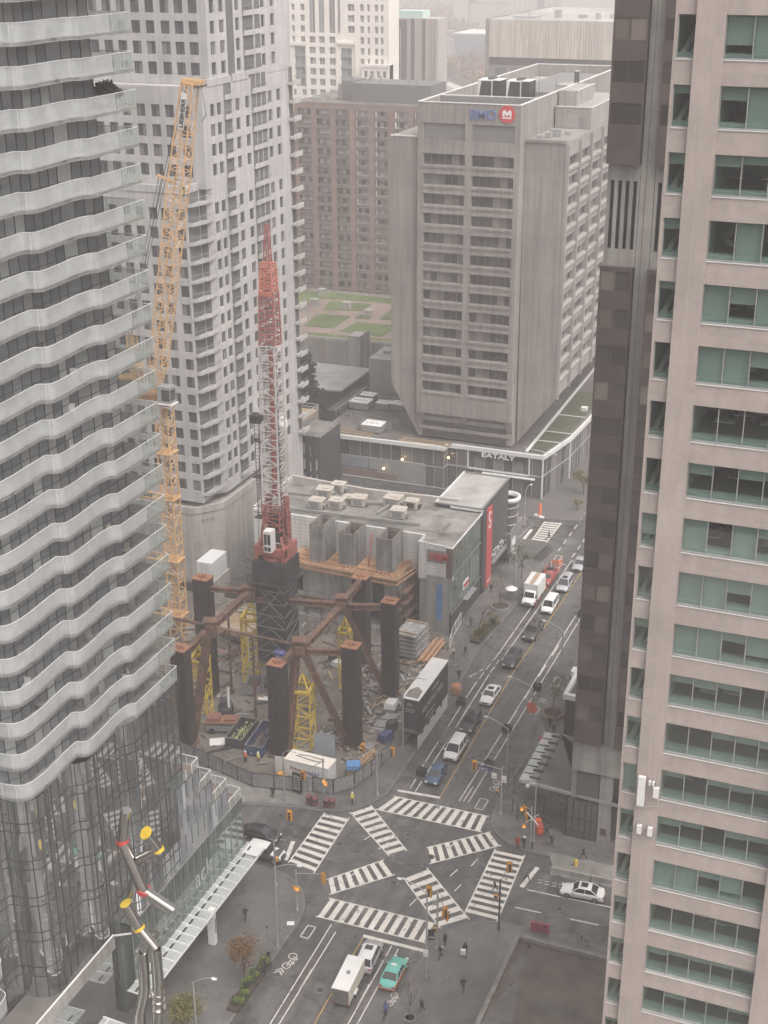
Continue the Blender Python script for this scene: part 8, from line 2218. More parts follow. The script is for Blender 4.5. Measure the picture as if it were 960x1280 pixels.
def person(pose, x, y, rz, top, legs, label, z=.146, hair=(.03, .022, .018), extra=None, s=1.0):
    o = POSES[pose].build('person', [cloth(top), cloth(legs), M['shoe'], M['skin'], cloth(hair)])
    o.location = (x, y, z); o.rotation_euler = (0, 0, rz); o.scale = (s, s, s)
    tag(o, label, 'person')
    if extra == 'hood' or extra == 'coat':
        b = MB()
        b.lathe([(.215, .62), (.20, .95), (.20, 1.2), (.20, 1.38), (.10, 1.47)], 14)
        if extra == 'hood': b.lathe([(.13, 1.44), (.135, 1.60), (.11, 1.70), (.05, 1.75), (.001, 1.755)], 12, (0, .02, 0))
        b.build('coat', cloth(top), o)
    if extra in ('hat', 'helmet'):
        b = MB(); b.lathe([(.16, 1.66), (.11, 1.67), (.105, 1.73), (.06, 1.78), (.001, 1.79)], 14); b.build('hat', M['white'] if extra == 'helmet' else cloth(top), o)
    if extra == 'vest':
        b = MB(); b.lathe([(.19, .95), (.19, 1.15), (.205, 1.36), (.11, 1.46)], 14); b.build('safety_vest', cloth(YEL), o)
        b = MB(); b.lathe([(.15, 1.655), (.115, 1.665), (.11, 1.72), (.06, 1.77), (.001, 1.78)], 12); b.build('helmet', M['white'], o)
    if extra == 'orange_vest':
        b = MB(); b.lathe([(.19, .95), (.19, 1.15), (.205, 1.36), (.11, 1.46)], 14); b.build('safety_vest', M['orange'], o)
        b = MB(); b.lathe([(.15, 1.655), (.115, 1.665), (.11, 1.72), (.06, 1.77), (.001, 1.78)], 12); b.build('helmet', M['white'], o)
    return o
def item(name, label, cat, loc, parts, rz=0):
    o = thing(name, label, cat, loc, rz)
    for nm, mbx, mt in parts: mbx.build(nm, mt, o)
    return o
def mbx(fn):
    b = MB(); fn(b); return b
person('stand', -36.9, 108.5, 2.2, BLK, BLK, 'person in black standing nearest the signal pole on the corner', extra='coat')
person('walk', -36.7, 106.5, -.5, NAVY, BLK, 'person in navy with a pale backpack walking below the signal pole')
item('backpack', 'pale backpack on the navy clad walker by the signal pole', 'backpack', (-36.7+.10, 106.5+.20, 1.22), [('bag', mbx(lambda b: b.box(-.15, .15, -.1, .1, -.15, .3)), M['galv']), ('pocket', mbx(lambda b: b.box(-.12, .12, .1, .15, -.12, .1)), M['white'])], -.5)
person('carry', -34.45, 107.7, .3, BLK, BLK, 'person in a dark hooded coat carrying a white parcel', extra='hood')
item('parcel', 'white parcel held at the front of the hooded person', 'parcel', (-34.52, 107.28, 1.0), [('box', mbx(lambda b: b.box(-.26, .26, -.16, .16, -.22, .30)), M['white']), ('flap', mbx(lambda b: b.box(-.05, .05, -.17, -.16, -.05, .05)), M['grey'])], .3)
person('walk', -33.05, 102.9, .2, BLK, BLK, 'person in black walking alone beside the brown flat roof')
person('step', -35.85, 98.7, -.4, BLK, BRN, 'person in a long dark coat walking beside the ringed bare sapling', extra='coat')
person('walk', -34.75, 118.7, 1.9, BLK, GREY_, 'person in dark clothes crossing the right hand zebra', z=.02)
person('walk', -32.0, 121.7, 1.2, GREY_, BLK, 'person in grey crossing beyond the zebra by the stop bar', z=.02)
person('stand', -34.65, 127.0, .3, RED_, BLK, 'person in a dark red coat waiting at the kerb opposite', extra='coat')
person('stand', -33.95, 127.1, -.2, NAVY, NAVY, 'person in navy with a white hat waiting at the kerb opposite', extra='helmet')
person('walk', -32.15, 130.4, 1.0, BLK, BLK, 'person in black walking past the red newspaper box')
person('step', -31.15, 128.9, .7, GRN, BLK, 'person in dark green walking towards the red coated person')
person('walk', -27.2, 127.7, -1.5, BLK, BLK, 'person striding over the pale slab behind the yellow hydrant')
person('stand', -33.05, 127.3, .4, BRN, BLK, 'small crouched figure beside the tall corner pole', s=.72)
person('stand', -38.2, 153.3, .2, BLK, GREY_, 'person in a grey coat standing at the round planter', extra='coat')
person('walk', -37.1, 151.6, 3.0, BLK, BLK, 'person in black walking below the round planter')
person('step', -38.4, 165.2, 3.0, BLK, BLK, 'person in black walking beside the bronze tower', extra='coat')
person('walk', -56.1, 166.6, .2, WHT, BLK, 'person in a pale top walking below the barrier fence')
person('step', -54.65, 167.8, -.2, BLK, GREY_, 'person in black walking toward the shrub planter', extra='coat')
person('walk', -56.8, 176.6, 2.9, BRN, BLK, 'person in brown walking along the green shop front')
person('stand', -53.3, 160.9, 0, BLK, BLK, 'person in black behind the brown traffic barrel')
person('stand', -57.4, 188.6, .5, NAVY, BLK, 'person in navy at the foot of the red banner')
person('walk', -54.5, 212.0, 1.6, BLK, BLK, 'person in black stepping off the far zebra crossing', z=.02)
person('walk', -57.5, 240.5, .2, BLK, BLK, 'tiny far person by the glass podium wall')
person('stand', -65.0, 125.9, .8, BLK, BLK, 'person in black standing at the mural fence at left', extra='coat')
person('stand', -55.5, 128.0, 2.6, YEL, NAVY, 'worker in a yellow vest standing at the site corner', extra='vest')
person('stand', -71.5, 131.4, .6, BRN, NAVY, 'worker in an orange vest left of the blue skip', extra='orange_vest', z=.16)
person('stand', -69.9, 131.8, -.4, WHT, GREY_, 'worker in a pale jacket before the blue skip', extra='vest', z=.16)
person('walk', -57.9, 104.6, .1, BLK, BLK, 'person in black walking under the glass canopy')
# cyclist
def bicycle(x, y, rz, label, z=.02, group=None):
    o = thing('bicycle', label, 'bicycle', (x, y, z), rz, group)
    for yy in (-.52, .52):
        b = MB(); n = 16
        for i in range(n):
            a, c = 2*math.pi*i/n, 2*math.pi*(i+1)/n
            b.tube((0, yy+.33*math.cos(a), .34+.33*math.sin(a)), (0, yy+.33*math.cos(c), .34+.33*math.sin(c)), .02, n=4, caps=False)
        for i in range(6): a = math.pi*i/6; b.tube((0, yy-.32*math.cos(a), .34-.32*math.sin(a)), (0, yy+.32*math.cos(a), .34+.32*math.sin(a)), .004, n=3, caps=False)
        b.build('wheel', M['tyre'], o)
    b = MB()
    for p, q in (((0, .52, .34), (0, .12, .32)), ((0, .12, .32), (0, -.36, .80)), ((0, .12, .32), (0, .24, .86)), ((0, .24, .80), (0, -.36, .84)), ((0, -.36, .84), (0, -.52, .34)), ((0, .52, .34), (0, .22, .78))): b.tube(p, q, .022, n=6)
    b.build('frame', M['dark'], o)
    b = MB(); b.tube((-.28, -.40, 1.0), (.28, -.40, 1.0), .018, n=6); b.tube((0, -.36, .84), (0, -.40, 1.0), .018, n=6); b.build('handlebar', M['steel'], o)
    b = MB(); b.box(-.07, .07, .12, .36, .86, .92); b.build('saddle', M['black'], o)
    return o
bicycle(-38.95, 97.0, 3.14+.15, 'bicycle ridden by the cyclist in a blue jacket')
def rider(x, y, rz, label):
    P = {'hip': (0, .20, .98), 'chest': (0, -.08, 1.32), 'neck': (0, -.14, 1.46), 'head': (0, -.20, 1.56), 'crown': (0, -.19, 1.66)}
    rad = {'hip': .15, 'chest': .155, 'neck': .06, 'head': .097, 'crown': .075}
    E = [('hip', 'chest'), ('chest', 'neck'), ('neck', 'head'), ('head', 'crown')]
    for s, n in ((1, 'r'), (-1, 'l')):
        P['kn'+n] = (.11*s, -.16-.1*s, .66+.09*s); P['an'+n] = (.11*s, .10-.05*s, .32+.12*s); P['to'+n] = (.11*s, -.06-.05*s, .27+.12*s)
        P['sh'+n] = (.19*s, -.1, 1.38); P['el'+n] = (.27*s, -.24, 1.16); P['wr'+n] = (.24*s, -.38, 1.04)
        rad.update({'kn'+n: .07, 'an'+n: .05, 'to'+n: .045, 'sh'+n: .075, 'el'+n: .052, 'wr'+n: .04})
        E += [('hip', 'kn'+n), ('kn'+n, 'an'+n), ('an'+n, 'to'+n), ('chest', 'sh'+n), ('sh'+n, 'el'+n), ('el'+n, 'wr'+n)]
    names = list(P); me = bpy.data.meshes.new('b'); me.from_pydata([P[k] for k in names], [(names.index(a), names.index(c)) for a, c in E], [])
    ob = bpy.data.objects.new('b', me); COL.objects.link(ob); ob.modifiers.new('s', 'SKIN').use_smooth_shade = True
    for k, v in zip(names, me.skin_vertices[0].data): v.radius = (rad[k], rad[k]*.9); v.use_root = k == 'hip'
    ob.modifiers.new('u', 'SUBSURF').levels = 1
    out = bpy.data.meshes.new_from_object(ob.evaluated_get(bpy.context.evaluated_depsgraph_get())); bpy.data.objects.remove(ob)
    mb = MB(); mb.v = [tuple(v.co) for v in out.vertices]
    for p in out.polygons:
        c = p.center; mi = 0
        if c.z > 1.46: mi = 3 if c.z < 1.6 and c.y < -.15 else 4
        elif c.y < -.36 and c.z > .9: mi = 3
        elif c.z < .36: mi = 2
        elif c.z < .96 and c.y > -.34: mi = 1
        mb.f.append(tuple(p.vertices)); mb.m.append(mi); mb.s.append(True)
    for s in (1, -1):
        for i in range(4): mb.tube((.19*s+.03*i*s, -.38, 1.03), (.19*s+.03*i*s, -.44, 1.0), .011, .009, 5, 3); 
        mb.tube((.18*s, -.36, 1.02), (.16*s, -.42, 1.01), .012, .009, 5, 3)
    mb.idx([(-.014, -.29, 1.53), (.014, -.29, 1.53), (0, -.32, 1.535), (0, -.295, 1.575)], [(0, 1, 2), (1, 3, 2), (3, 0, 2)], 3)
    o = mb.build('person', [cloth((.04, .06, .16)), cloth(NAVY), M['shoe'], M['skin'], cloth((.02, .02, .02))])
    o.location = (x, y, .02); o.rotation_euler = (0, 0, rz); tag(o, label, 'person')
    b = MB(); b.lathe([(.125, 1.60), (.115, 1.68), (.06, 1.73), (.001, 1.74)], 12, (0, -.19, 0)); b.build('helmet', M['dark'], o)
rider(-38.95, 97.0, 3.14+.15, 'cyclist in a blue jacket riding behind the taxi')
bicycle(-23.7, 113.9, 1.2, 'bicycle locked to a post by the right hand kerb', .146)
for i in range(9): bicycle(-54.0+.09*i, 202.6+.58*i, 1.2+.08*(i % 3), 'rental bicycle in the docked row beside the far zebra', .146, 'docked bicycles by the far zebra')

# ------------------------------------------------------------------ street furniture
def lamp(x, y, h, rz, arm, label, z=.14):
    """pole with a curved arm towards local +x"""
    o = thing('street_lamp', label, 'street lamp', (x, y, z), rz, 'grey street lamps')
    b = MB(); b.tube((0, 0, 0), (0, 0, h), .12, .075, 8); b.build('pole', M['galv'], o)
    b = MB(); pts = [(0, 0, h-.1)]
    for i in range(1, 8): t = i/7; pts.append((arm*t, 0, h+.95*math.sin(t*1.5)))
    b.path([Vector(p) for p in pts], .05, 6); b.build('arm', M['galv'], o)
    b = MB(); e = Vector(pts[-1]); b.lathe([(.001, .06), (.16, .02), (.20, -.04), (.1, -.12), (.001, -.14)], 12, (e.x+.2, e.y, e.z)); b.bar(e, e+V(.5, 0, -.02), .22, .12); b.build('lamp_head', M['rail'], o)
    b = MB(); b.lathe([(.22, 0), (.20, .35), (.12, .42)], 10); b.build('base', M['steel'], o)
lamp(-52.84, 102.0, 10.0, 0.0, 2.5, 'grey street lamp leaning its arm over the road by the shop canopy corner')
lamp(-37.05, 103.3, 10.4, math.pi, 2.6, 'grey street lamp beside the turquoise taxi with signal on its pole')
lamp(-39.5, 138.5, 8.0, math.pi-.1, 2.7, 'grey street lamp by the blue street sign mast')
lamp(-39.15, 147.8, 8.6, math.pi-.1, 2.9, 'grey street lamp with an orange lollipop sign on its pole')
lamp(-40.2, 166.5, 7.4, math.pi-.1, 2.6, 'grey street lamp nearest the bronze tower')
lamp(-54.2, 141.5, 9.9, .0, 2.5, 'grey street lamp reaching over the black hoarding box')
lamp(-60.6, 93.3+1.2, 7.5, 0, 2.2, 'grey street lamp at the very bottom left over the planting') if False else None
lamp(-54.0, 87.0, 7.4, 0.1, 1.9, 'grey street lamp at the very bottom edge above the yellow tree')
lamp(-63.5, 119.9+6.0, 6.6, -.3, 1.6, 'grey street lamp behind the stepped terraces')
lamp(-60.1, 216.2, 6.6, .8, .8, 'slim street lamp by the far zebra before the bank podium')
o = thing('tall_pole', 'tall plain pole with a low arm beside the bank branch', 'pole', (-53.9, 189.7, .14))
b = MB(); b.tube((0, 0, 0), (0, 0, 13), .15, .10, 8); b.build('shaft', M['galv'], o)
b = MB(); b.path([(0, 0, 9.4), (.8, 3, 9.9), (1.1, 5.5, 10)], .05, 5); b.build('arm', M['galv'], o)
def sig_head(parent, x, y, z, rz=0, back=True, s=1.0):
    b = MB(); b.box(-.17*s, .17*s, -.13, .13, -.55*s, .55*s)
    o = b.build('signal_head', M['sig_y'], parent); o.location = (x, y, z); o.rotation_euler = (0, 0, rz)
    b = MB(); b.box(-.30*s, .30*s, .02, .06, -.70*s, .70*s); b.build('backplate', M['sig_y'], o)
    b = MB()
    for k in (-1, 0, 1):
        b.tube((0, -.13, .35*k*s), (0, -.28, .35*k*s), .115*s, .12*s, 10, caps=False); b.tube((0, -.135, .35*k*s), (0, -.14, .35*k*s), .10*s, n=10)
    b.build('visor', M['black'], o)
    b = MB()
    for k in (-1, 0, 1): b.tube((0, -.14, .35*k*s), (0, -.145, .35*k*s), .09*s, n=10)
    b.build('lens', M['black'], o)
def signal(x, y, h, arms, label, z=.14, ped=(), polemat='galv'):
    o = thing('traffic_signal', label, 'traffic signal', (x, y, z), 0, 'yellow traffic signals')
    b = MB(); b.tube((0, 0, 0), (0, 0, h), .11, .09, 8); b.lathe([(.2, 0), (.18, .3), (.11, .4)], 8); b.build('pole', M[polemat], o)
    for dx, dy, dz, rz in arms:
        b = MB(); b.tube((0, 0, h-.4), (dx, dy, dz), .05, .04, 6); b.build('mast_arm', M['galv'], o)
        sig_head(o, dx, dy, dz-.5, rz)
    for dx, dy, dz, rz in ped:
        b = MB(); b.box(-.2, .2, -.12, .12, -.22, .22); q = b.build('pedestrian_signal', M['sig_y'], o); q.location = (dx, dy, dz); q.rotation_euler = (0, 0, rz)
        b = MB(); b.box(-.15, .15, -.13, -.12, -.16, .16); b.build('lens', M['siglit'] if len(ped) > 1 else M['black'], q)
    return o
signal(-53.45, 108.0, 5.2, [(3.2, 0, 5.6, 2.9)], 'traffic signal with a long arm on the corner before the tower canopy', ped=((.2, -.1, 2.9, 0), (-.25, .05, 2.8, 1.5)))
signal(-57.4, 110.9, 6.0, [(2.0, 0, 10.2, .2)], 'traffic signal whose arm rises over the black sedan', ped=((.3, 0, 3.6, 2),))
signal(-37.5, 107.7, 7.2, [(-.35, -1.6, 8.8, 0.1), (.8, 0, 5.4, .8), (.95, .2, 4.9, 2.2)], 'traffic signal cluster on the near corner by the taxi lamp', ped=((-.2, -.2, 2.6, .3),))
signal(-32.5, 112.9, 6.4, [(.9, .1, 8.6, .4)], 'traffic signal on the pole beside the brown flat roof corner', ped=((-.4, 0, 4.1, 0),), polemat='steel_dk')
signal(-38.4, 132.6, 6.6, [(-3.4, 0, 6.5, .1)], 'traffic signal with a blue street name plate on its arm', ped=((-.5, 0, 3.0, 0),))
signal(-33.5, 128.2, 5.2, [(-.9, .3, 4.7, -.6), (-.5, .1, 4.0, 1.2)], 'traffic signal cluster on the opposite corner by the red newspaper box', ped=((-.8, 0, 2.3, 0), (-1.2, .2, 4.4, .3)))
signal(-58.6, 126.6, 6.6, [(-2.8, .3, 3.9, .2)], 'traffic signal before the white site trailer', ped=((.3, 0, 3.1, 0), (.1, -.1, 3.5, .3)))
signal(-53.5, 131.0, 6.2, [(2.0, 0, 7.0, -.2), (-1.9, .2, 6.5, .6)], 'traffic signal in front of the hoarding box', ped=((-2.0, 0, 5.9, .2),))
def flat_sign(name, label, cat, x, y, z, rz, w, h, mt, txt=None, tm=None, ts=.2, pole=None):
    o = thing(name, label, cat, (x, y, z), rz)
    b = MB(); b.box(-w/2, w/2, -.025, .025, -h/2, h/2); b.build('plate', mt, o)
    if txt: lettering(txt, ts, tm or M['white'], o, (-w*.45, -.026, -h*.3), *EAST, ext=.004)
    b = MB(); b.box(-.05, .05, .025, .1, -.1, .1); b.build('clamp', M['galv'], o)
    return o
flat_sign('street_sign', 'blue street name plate hanging from the signal arm', 'sign', -40.6, 132.45, 6.1, 0, 1.7, .45, M['blue'], 'Yonge St', ts=.34)
flat_sign('regulation_sign', 'white no turn sign on the signal mast by the blue plate', 'sign', -39.3, 132.4, 5.4, 0, .6, .75, M['white'], 'NO', M['black'], .3)
flat_sign('regulation_sign', 'white square sign right of the blue plate on the signal mast', 'sign', -38.1, 132.4, 5.2, 0, .6, .9, M['white'], 'NO', M['red'], .3)
flat_sign('regulation_sign', 'white sign on the lamp pole beside the taxi', 'sign', -37.05, 103.1, 3.4, .1, .5, .8, M['white'], 'NO', M['black'], .26)
flat_sign('banner_sign', 'black and white banner sign on the near lamp pole', 'sign', -36.7, 103.6, 5.4, .4, .6, 1.3, M['black'], 'ONE', M['white'], .26)
flat_sign('warning_sign', 'grey square sign under the signal cluster on the near corner', 'sign', -37.6, 107.4, 6.2, .2, .6, .6, M['galv'])
o = thing('lollipop_sign', 'round orange red sign disc on the lamp post before the red awnings', 'sign', (-39.1, 147.5, 6.2), -.2)
b = MB(); b.tube((0, -.06, 0), (0, .0, 0), .75, n=24); b.build('disc', mat('orange_red', (.50, .11, .06), .5, .05, 1), o)
b = MB(); b.box(-.06, .06, 0, .3, -.05, .05); b.build('clamp', M['galv'], o)
def planter(x, y, label, s=1.0, z=.02):
    o = thing('planter_box', label, 'planter', (x, y, z), .05, 'black planter boxes along the cycle lane')
    b = MB(); b.box(-.55*s, .55*s, -.55*s, .55*s, 0, .75); b.build('box', M['black'], o)
    b = MB(); rr = random.Random(int(y)); 
    for _ in range(6): leaves(b, (rr.uniform(-.35, .35), rr.uniform(-.35, .35), .85), (.25, .25, .15), 14, .1, rr)
    b.build('plant', M['leaf_dk'], o)
planter(-50.95, 155.0, 'black planter box beside the hoarding in the far left cycle lane'); planter(-50.1, 137.2, 'black planter box left of the blue hatchback')
planter(-43.15, 150.6, 'black planter box on the right side of the road by the third queueing car'); planter(-42.8, 141.8, 'black planter box on the right side by the blue street plate'); planter(-42.5, 162.5, 'black planter box on the right side by the round planter'); planter(-42.2, 186.5, 'black planter box on the right side farthest up the road')
o = thing('traffic_barrel', 'brown traffic barrel on the pavement edge past the hoarding box', 'barrel', (-52.6, 157.6, .02))
b = MB(); b.lathe([(.75, 0), (.72, 1.2), (.6, 1.25), (.001, 1.27)], 18); b.build('drum', mat('barrel_brown', (.32, .14, .07), .7, .15, 2), o)
b = MB(); b.lathe([(.77, .45), (.77, .65)], 18); b.build('band', M['path'], o)
def news(x, y, label, mt, rz=.05, grp='newspaper boxes', z=.14):
    o = thing('newspaper_box', label, 'newspaper box', (x, y, z), rz, grp)
    b = MB(); b.box(-.3, .3, -.25, .25, .25, 1.15); b.idx([(-.3, -.25, 1.15), (.3, -.25, 1.15), (.3, .25, 1.35), (-.3, .25, 1.35), (-.3, .25, 1.15), (.3, .25, 1.15)], [(0, 1, 2, 3), (4, 5, 1, 0)[::-1], (1, 5, 2), (0, 3, 4), (4, 3, 2, 5)]); b.build('case', mt, o)
    b = MB(); b.box(-.22, .22, -.26, -.25, .7, 1.05); b.build('window', M['carglass'], o)
    b = MB(); b.box(-.3, .3, -.25, .25, 0, .08); b.box(-.06, .06, -.06, .06, .08, .25); b.build('stand', M['steel'], o)
rb = mat('crimson_box', (.30, .05, .085), .5, .08, 2)
for i in range(3): news(-29.0+.68*i, 113.9+.05*i, ['left crimson newspaper box of three behind the flat roof', 'middle crimson newspaper box of three behind the flat roof', 'right crimson newspaper box of three behind the flat roof'][i], rb, 3.2, 'crimson newspaper boxes')
o = thing('vending_box', 'long red street box lying by the opposite corner pole', 'street box', (-33.3, 130.9, .14), .5)
b = MB(); b.box(-.4, .4, -.9, .9, .1, 1.2); b.build('case', mat('vivid_red', (.36, .07, .05), .5, .1, 2), o)
b = MB(); b.box(-.3, .3, -.92, -.9, .5, 1.0); b.box(-.42, .42, .3, .9, 1.2, 1.28); b.build('panel', M['orange'], o)
gk = mat('dark_red_box', (.13, .045, .045), .6, .2, 2)
for i, (x, y, lb) in enumerate(((-60.3, 126.1, 'leftmost dark red newspaper box at the site corner kerb'), (-59.5, 126.0, 'second dark red newspaper box at the site corner kerb'), (-58.1, 126.2, 'third dark newspaper box at the site corner kerb'), (-57.4, 126.4, 'rightmost dark red newspaper box at the site corner kerb'))):
    news(x, y, lb, gk, .1, 'dark newspaper boxes at the site corner')
o = thing('fire_hydrant', 'yellow fire hydrant on the pale pavement slab', 'hydrant', (-27.7, 126.3, .15))
b = MB(); b.lathe([(.2, 0), (.2, .08), (.14, .1), (.14, .6), (.2, .62), (.2, .68), (.13, .75), (.05, .9), (.001, .92)], 14); b.build('barrel', M['cap_y'], o)
b = MB(); b.tube((-.3, 0, .45), (.3, 0, .45), .075, n=10); b.tube((0, -.28, .4), (0, 0, .4), .09, n=10); b.build('nozzle', M['cap_y'], o)
for i, (x, lb) in enumerate(((-27.8, 'left pale concrete barrier along the side street'), (-23.2, 'right pale concrete barrier along the side street'))):
    o = thing('concrete_barrier', lb, 'barrier', (x, 124.25+.12*i, .02), .03, 'pale concrete barriers')
    b = MB(); L = 2.2
    vs = []
    for xx in (-L, L): vs += [(xx, -.3, 0), (xx, -.18, .3), (xx, -.1, .85), (xx, .1, .85), (xx, .18, .3), (xx, .3, 0)]
    b.idx(vs, [(0, 6, 7, 1), (1, 7, 8, 2), (2, 8, 9, 3), (3, 9, 10, 4), (4, 10, 11, 5), (5, 4, 3, 2, 1, 0), (6, 7, 8, 9, 10, 11)]); b.build('body', M['path'] if i == 9 else M['concrete'], o)
    b = MB()
    for xx in (-1.2, 1.2): b.box(xx-.2, xx+.2, -.31, -.28, .02, .1)
    b.build('drain_slot', M['dark'], o)
o = thing('bus_shelter', 'small glass bus shelter with a dark roof frame at the opposite corner', 'bus shelter', (-36.3, 132.2, .14), .75)
b = MB(); b.box(-.1, 3.6, -.05, 1.3, 2.35, 2.5); b.build('roof', M['roof_dk'], o)
b = MB(); b.poly([(0, 1.25, .15), (3.5, 1.25, .15), (3.5, 1.25, 2.3), (0, 1.25, 2.3)]); b.poly([(0, 0, .15), (0, 1.25, .15), (0, 1.25, 2.3), (0, 0, 2.3)]); b.build('glass', M['guard_clear'], o)
b = MB()
for x in (0, 1.75, 3.5): b.box(x-.05, x+.05, 1.2, 1.3, 0, 2.4)
for x in (0, 3.5): b.box(x-.05, x+.05, -.05, .05, 0, 2.4)
b.build('frame', M['dark'], o)
o = thing('crossed_marker', 'white X shaped marker on the corner pole', 'sign', (-33.3, 128.0, 4.0))
b = MB(); b.bar((-.7, -.15, -.7), (.7, -.15, .7), .12, .05); b.build('slat', M['white'], o)
b = MB(); b.bar((-.7, -.2, .7), (.7, -.2, -.7), .12, .05); b.build('slat', M['white'], o)
o = thing('corner_pole', 'grey camera pole with a double head on the opposite corner', 'pole', (-33.15, 128.3, .14))
b = MB(); b.tube((0, 0, 0), (0, 0, 8.2), .1, .07, 8); b.build('shaft', M['galv'], o)
b = MB(); b.tube((0, 0, 8.2), (-.9, 0, 8.0), .04, n=6); b.lathe([(.001, -.3), (.2, -.2), (.22, 0), (.1, .12)], 12, (-1.0, 0, 7.8)); b.build('camera_head', M['rail'], o)
o = thing('patio_umbrella', 'small white round umbrella over a cart by the tall pole', 'umbrella', (-53.9, 187.8, .14))
b = MB(); b.lathe([(.95, 1.75), (.5, 2.05), (.001, 2.15)], 16); b.build('canopy', M['white'], o)
b = MB(); b.tube((0, 0, 0), (0, 0, 2.1), .04, n=6); b.build('pole', M['galv'], o)
b = MB(); b.box(-.5, .5, -.4, .4, .2, 1.0); b.build('cart', M['grey'], o)
def cone(x, y, label, z=.02):
    o = thing('traffic_cone', label, 'traffic cone', (x, y, z), 0, 'orange cones along the lane')
    b = MB(); b.lathe([(.15, .03), (.03, .75)], 10); b.box(-.2, .2, -.2, .2, 0, .03); b.build('body', M['orange'], o)
    b = MB(); b.lathe([(.115, .35), (.085, .5)], 10); b.build('band', M['white'], o)
for i in range(9): cone(-49.85+.0*i, 187.6+1.9*i, 'orange traffic cone in the line between the parked trucks and the queue')
cone(-50.5, 203.6, 'orange traffic cone heading the pair before the red truck'); cone(-50.2, 204.4, 'last orange traffic cone nearest the far zebra')
o = thing('orange_post', 'tall orange marker post with a sandbag base before the podium corner', 'marker', (-58.7, 221.2, .14))
b = MB(); b.lathe([(.3, .1), (.22, 2.4), (.1, 2.5)], 10); b.build('post', M['orange'], o)
b = MB(); b.box(-1.0, .2, -.3, .3, 0, .3); b.box(.1, .9, -.9, -.3, 0, .25); b.build('sandbag', M['white'], o)
o = thing('sawhorse', 'orange and white work barrier ahead of the red truck', 'barrier', (-50.6, 202.0, .02), .2)
b = MB(); b.bar((-.8, 0, 1.0), (.8, 0, 1.0), .05, .25); b.bar((-.8, 0, .5), (.8, 0, .5), .05, .2); b.build('board', M['orange'], o)
b = MB()
for s in (-.7, .7): b.bar((s, -.3, 0), (s, 0, 1.1), .06); b.bar((s, .3, 0), (s, 0, 1.1), .06)
b.build('leg', M['white'], o)
def ring_bed(x, y, r, label, mt, h=.45):
    o = thing('round_planter', label, 'planter', (x, y, .14), 0, 'round stone planters')
    b = MB(); b.lathe([(r-.3, .0), (r-.3, h), (r, h), (r, 0)], 26); b.build('ring', mt, o)
    b = MB(); b.lathe([(r-.3, h-.15), (.001, h-.12)], 20); b.build('soil', M['soil'], o)
ring_bed(-54.7, 184.5, 1.6, 'round sunken tree ring before the green shop front', M['kerb'], .3)
ring_bed(-38.6, 156.4, 1.5, 'round brown stone planter near the bronze tower', M['path'], .6)
ring_bed(-38.2, 137.4, .6, 'small round tree pit with a bare sapling by the blue plate', M['kerb'], .16)
ring_bed(-36.65, 97.6, .75, 'small ring around the bare sapling at the bottom', M['kerb'], .12)
rt2 = random.Random(77)
crown_tree('autumn_tree', 'orange leaved street tree in the kerb bed before the shop canopy', -53.7, 96.2, 6.2, 3.4, M['leaf_or'], rt2, 1500, .13)
crown_tree('autumn_tree', 'yellow green street tree at the very bottom under the lamp', -54.8, 86.2, 5.2, 3.0, M['leaf_ye'], rt2, 2200, .13)
crown_tree('bare_sapling', 'bare sapling with few red leaves in the ring beside the road', -36.65, 97.6, 4.6, 1.6, M['leaf_or'], rt2, 60, .09, bare=True, th=.06)
crown_tree('bare_sapling', 'bare brown sapling in the small pit by the blue plate', -38.2, 137.4, 6.0, 2.0, M['leaf_or'], rt2, 130, .1, bare=True, th=.07)
crown_tree('bare_sapling', 'thin yellow leaved tree in the round brown planter', -38.6, 156.4, 6.0, 2.2, M['leaf_ye'], rt2, 420, .12, bare=False, th=.08)
crown_tree('bare_sapling', 'nearly bare tree in the round sunken ring before the shop', -54.7, 184.5, 6.4, 2.4, M['leaf_ye'], rt2, 110, .1, bare=True, th=.09)
crown_tree('bare_sapling', 'greenish street tree beside the docked bicycles', -54.4, 195.3, 7.0, 2.6, mat('leaf_olive', (.075, .072, .04), .8, .2, 2, island=.4), rt2, 900, .12, bare=False, th=.09)
crown_tree('bare_sapling', 'bare street tree rising from the shrub bed', -54.6, 174.0, 6.8, 2.4, M['leaf_ye'], rt2, 120, .1, bare=True, th=.09)
crown_tree('bare_sapling', 'bare dark tree beside the orange sign disc', -37.4, 148.3, 6.6, 2.2, M['leaf_or'], rt2, 160, .11, bare=True, th=.08)
crown_tree('autumn_tree', 'yellow street tree at the far kerb beside the bronze tower', -54.0, 234.0, 5.0, 2.2, M['leaf_ye'], rt2, 700, .16, th=.08)
crown_tree('autumn_tree', 'low yellow shrub tree on the far pavement edge', -53.2, 226.0, 2.4, 1.4, M['leaf_ye'], rt2, 300, .12, th=.05)
def hedge(name, label, pts, w, h, rnd, mats, n=900):
    o = thing(name, label, 'planting bed', (pts[0][0], pts[0][1], .14))
    b = MB(); a = V(*pts[0], 0); c = V(*pts[-1], 0); d = (c-a).normalized(); wv = V(-d.y, d.x, 0)*w/2; z = V(0, 0, 0)
    b.prism([tuple((q-a).to_2d()) for q in (a-wv, c-wv, c+wv, a+wv)], 0, .35); b.build('bed', M['soil'], o)
    for nm, mt, k, lo in (('low_plants', mats[0], n, 0), ('shrubs', mats[1], n//2, 0)):
        b = MB()
        for _ in range(18): t = rnd.random(); p = (c-a)*t+wv*rnd.uniform(-.8, .8); leaves(b, (p.x, p.y, .35+h*rnd.uniform(.3, .8)), (w*.3, w*.35, h*.45), k//18, .10, rnd)
        b.build(nm, mt, o)
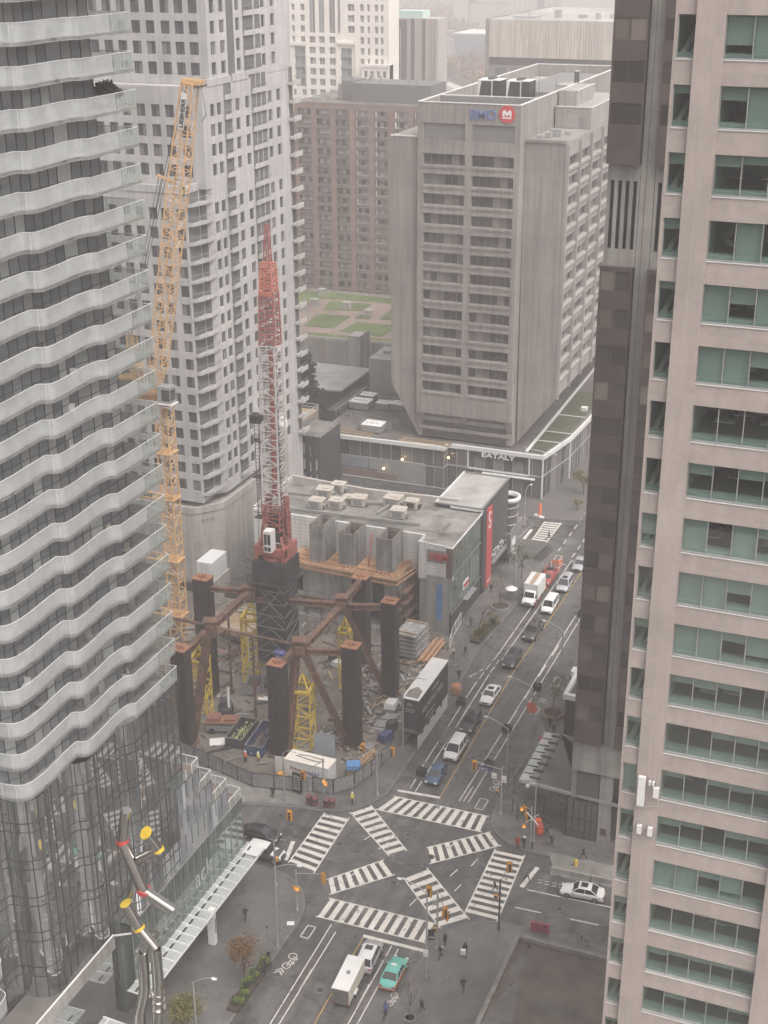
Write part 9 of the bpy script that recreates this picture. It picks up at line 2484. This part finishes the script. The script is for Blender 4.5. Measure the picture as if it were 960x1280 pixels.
hedge('planting_bed', 'bright green hedge bed at the kerb under the orange tree', [(-52.8, 99.3), (-52.95, 92.0)], 1.2, .7, rt2, (M['leaf_gr'], M['leaf_dk']), 2400)
hedge('planting_bed', 'yellow green shrub bed on the pavement before the shop', [(-54.6, 171.8), (-53.8, 179.4)], 1.5, .9, rt2, (M['leaf_ye'], M['leaf_dk']), 1800)
o = thing('utility_post', 'slim black topped post at the end of the green hedge bed', 'post', (-52.85, 99.8, .14))
b = MB(); b.tube((0, 0, 0), (0, 0, 4.2), .05, n=6); b.build('shaft', M['steel'], o)
b = MB(); b.box(-.15, .15, -.12, .12, .2, 1.1); b.lathe([(.08, 4.2), (.1, 4.35), (.001, 4.45)], 8); b.build('box', M['black'], o)
o = thing('utility_cover', 'white square cover plate on the pavement near the lamp', 'cover plate', (-53.2, 105.8, .145), .4)
b = MB(); b.box(-.38, .38, -.3, .3, 0, .03); b.build('plate', M['white'], o)
b = MB(); b.box(-.42, .42, -.34, .34, -.002, .015); b.build('frame', M['steel'], o)
for i, (x, y, lb) in enumerate(((-36.6, 146.8, 'red awning patch nearest the orange disc beside the bronze tower canopy'), (-35.6, 153.5, 'red parasol with white letters behind the canopy of the bronze tower'))):
    o = thing('red_parasol', lb, 'parasol', (x+1.6*i, y-1*i, .14), 0, 'red parasols')
    b = MB(); b.lathe([(1.25, 2.3), (.6, 2.7), (.001, 2.9)], 8); b.build('canopy', M['red'], o)
    b = MB(); b.tube((0, 0, 0), (0, 0, 2.9), .05, n=6); b.lathe([(.35, 0), (.35, .08)], 10); b.build('pole', M['galv'], o)
b = MB()

# ------------------------------------------------------------------ haze
b = MB(); b.box(-1990, 890, -55, 2990, -1.1, 128)
hz = b.build('haze', bpy.data.materials.new('haze_air')); tag(hz, 'pale autumn haze filling the air over the streets', 'haze', kind='stuff')
hm_ = hz.data.materials[0]; hm_.use_nodes = True; t = hm_.node_tree; t.nodes.clear()
out = t.nodes.new('ShaderNodeOutputMaterial'); pv = t.nodes.new('ShaderNodeVolumePrincipled')
pv.inputs['Color'].default_value = (.94, .905, .895, 1); pv.inputs['Density'].default_value = HAZE; pv.inputs['Anisotropy'].default_value = 0.2
t.links.new(pv.outputs[0], out.inputs['Volume'])
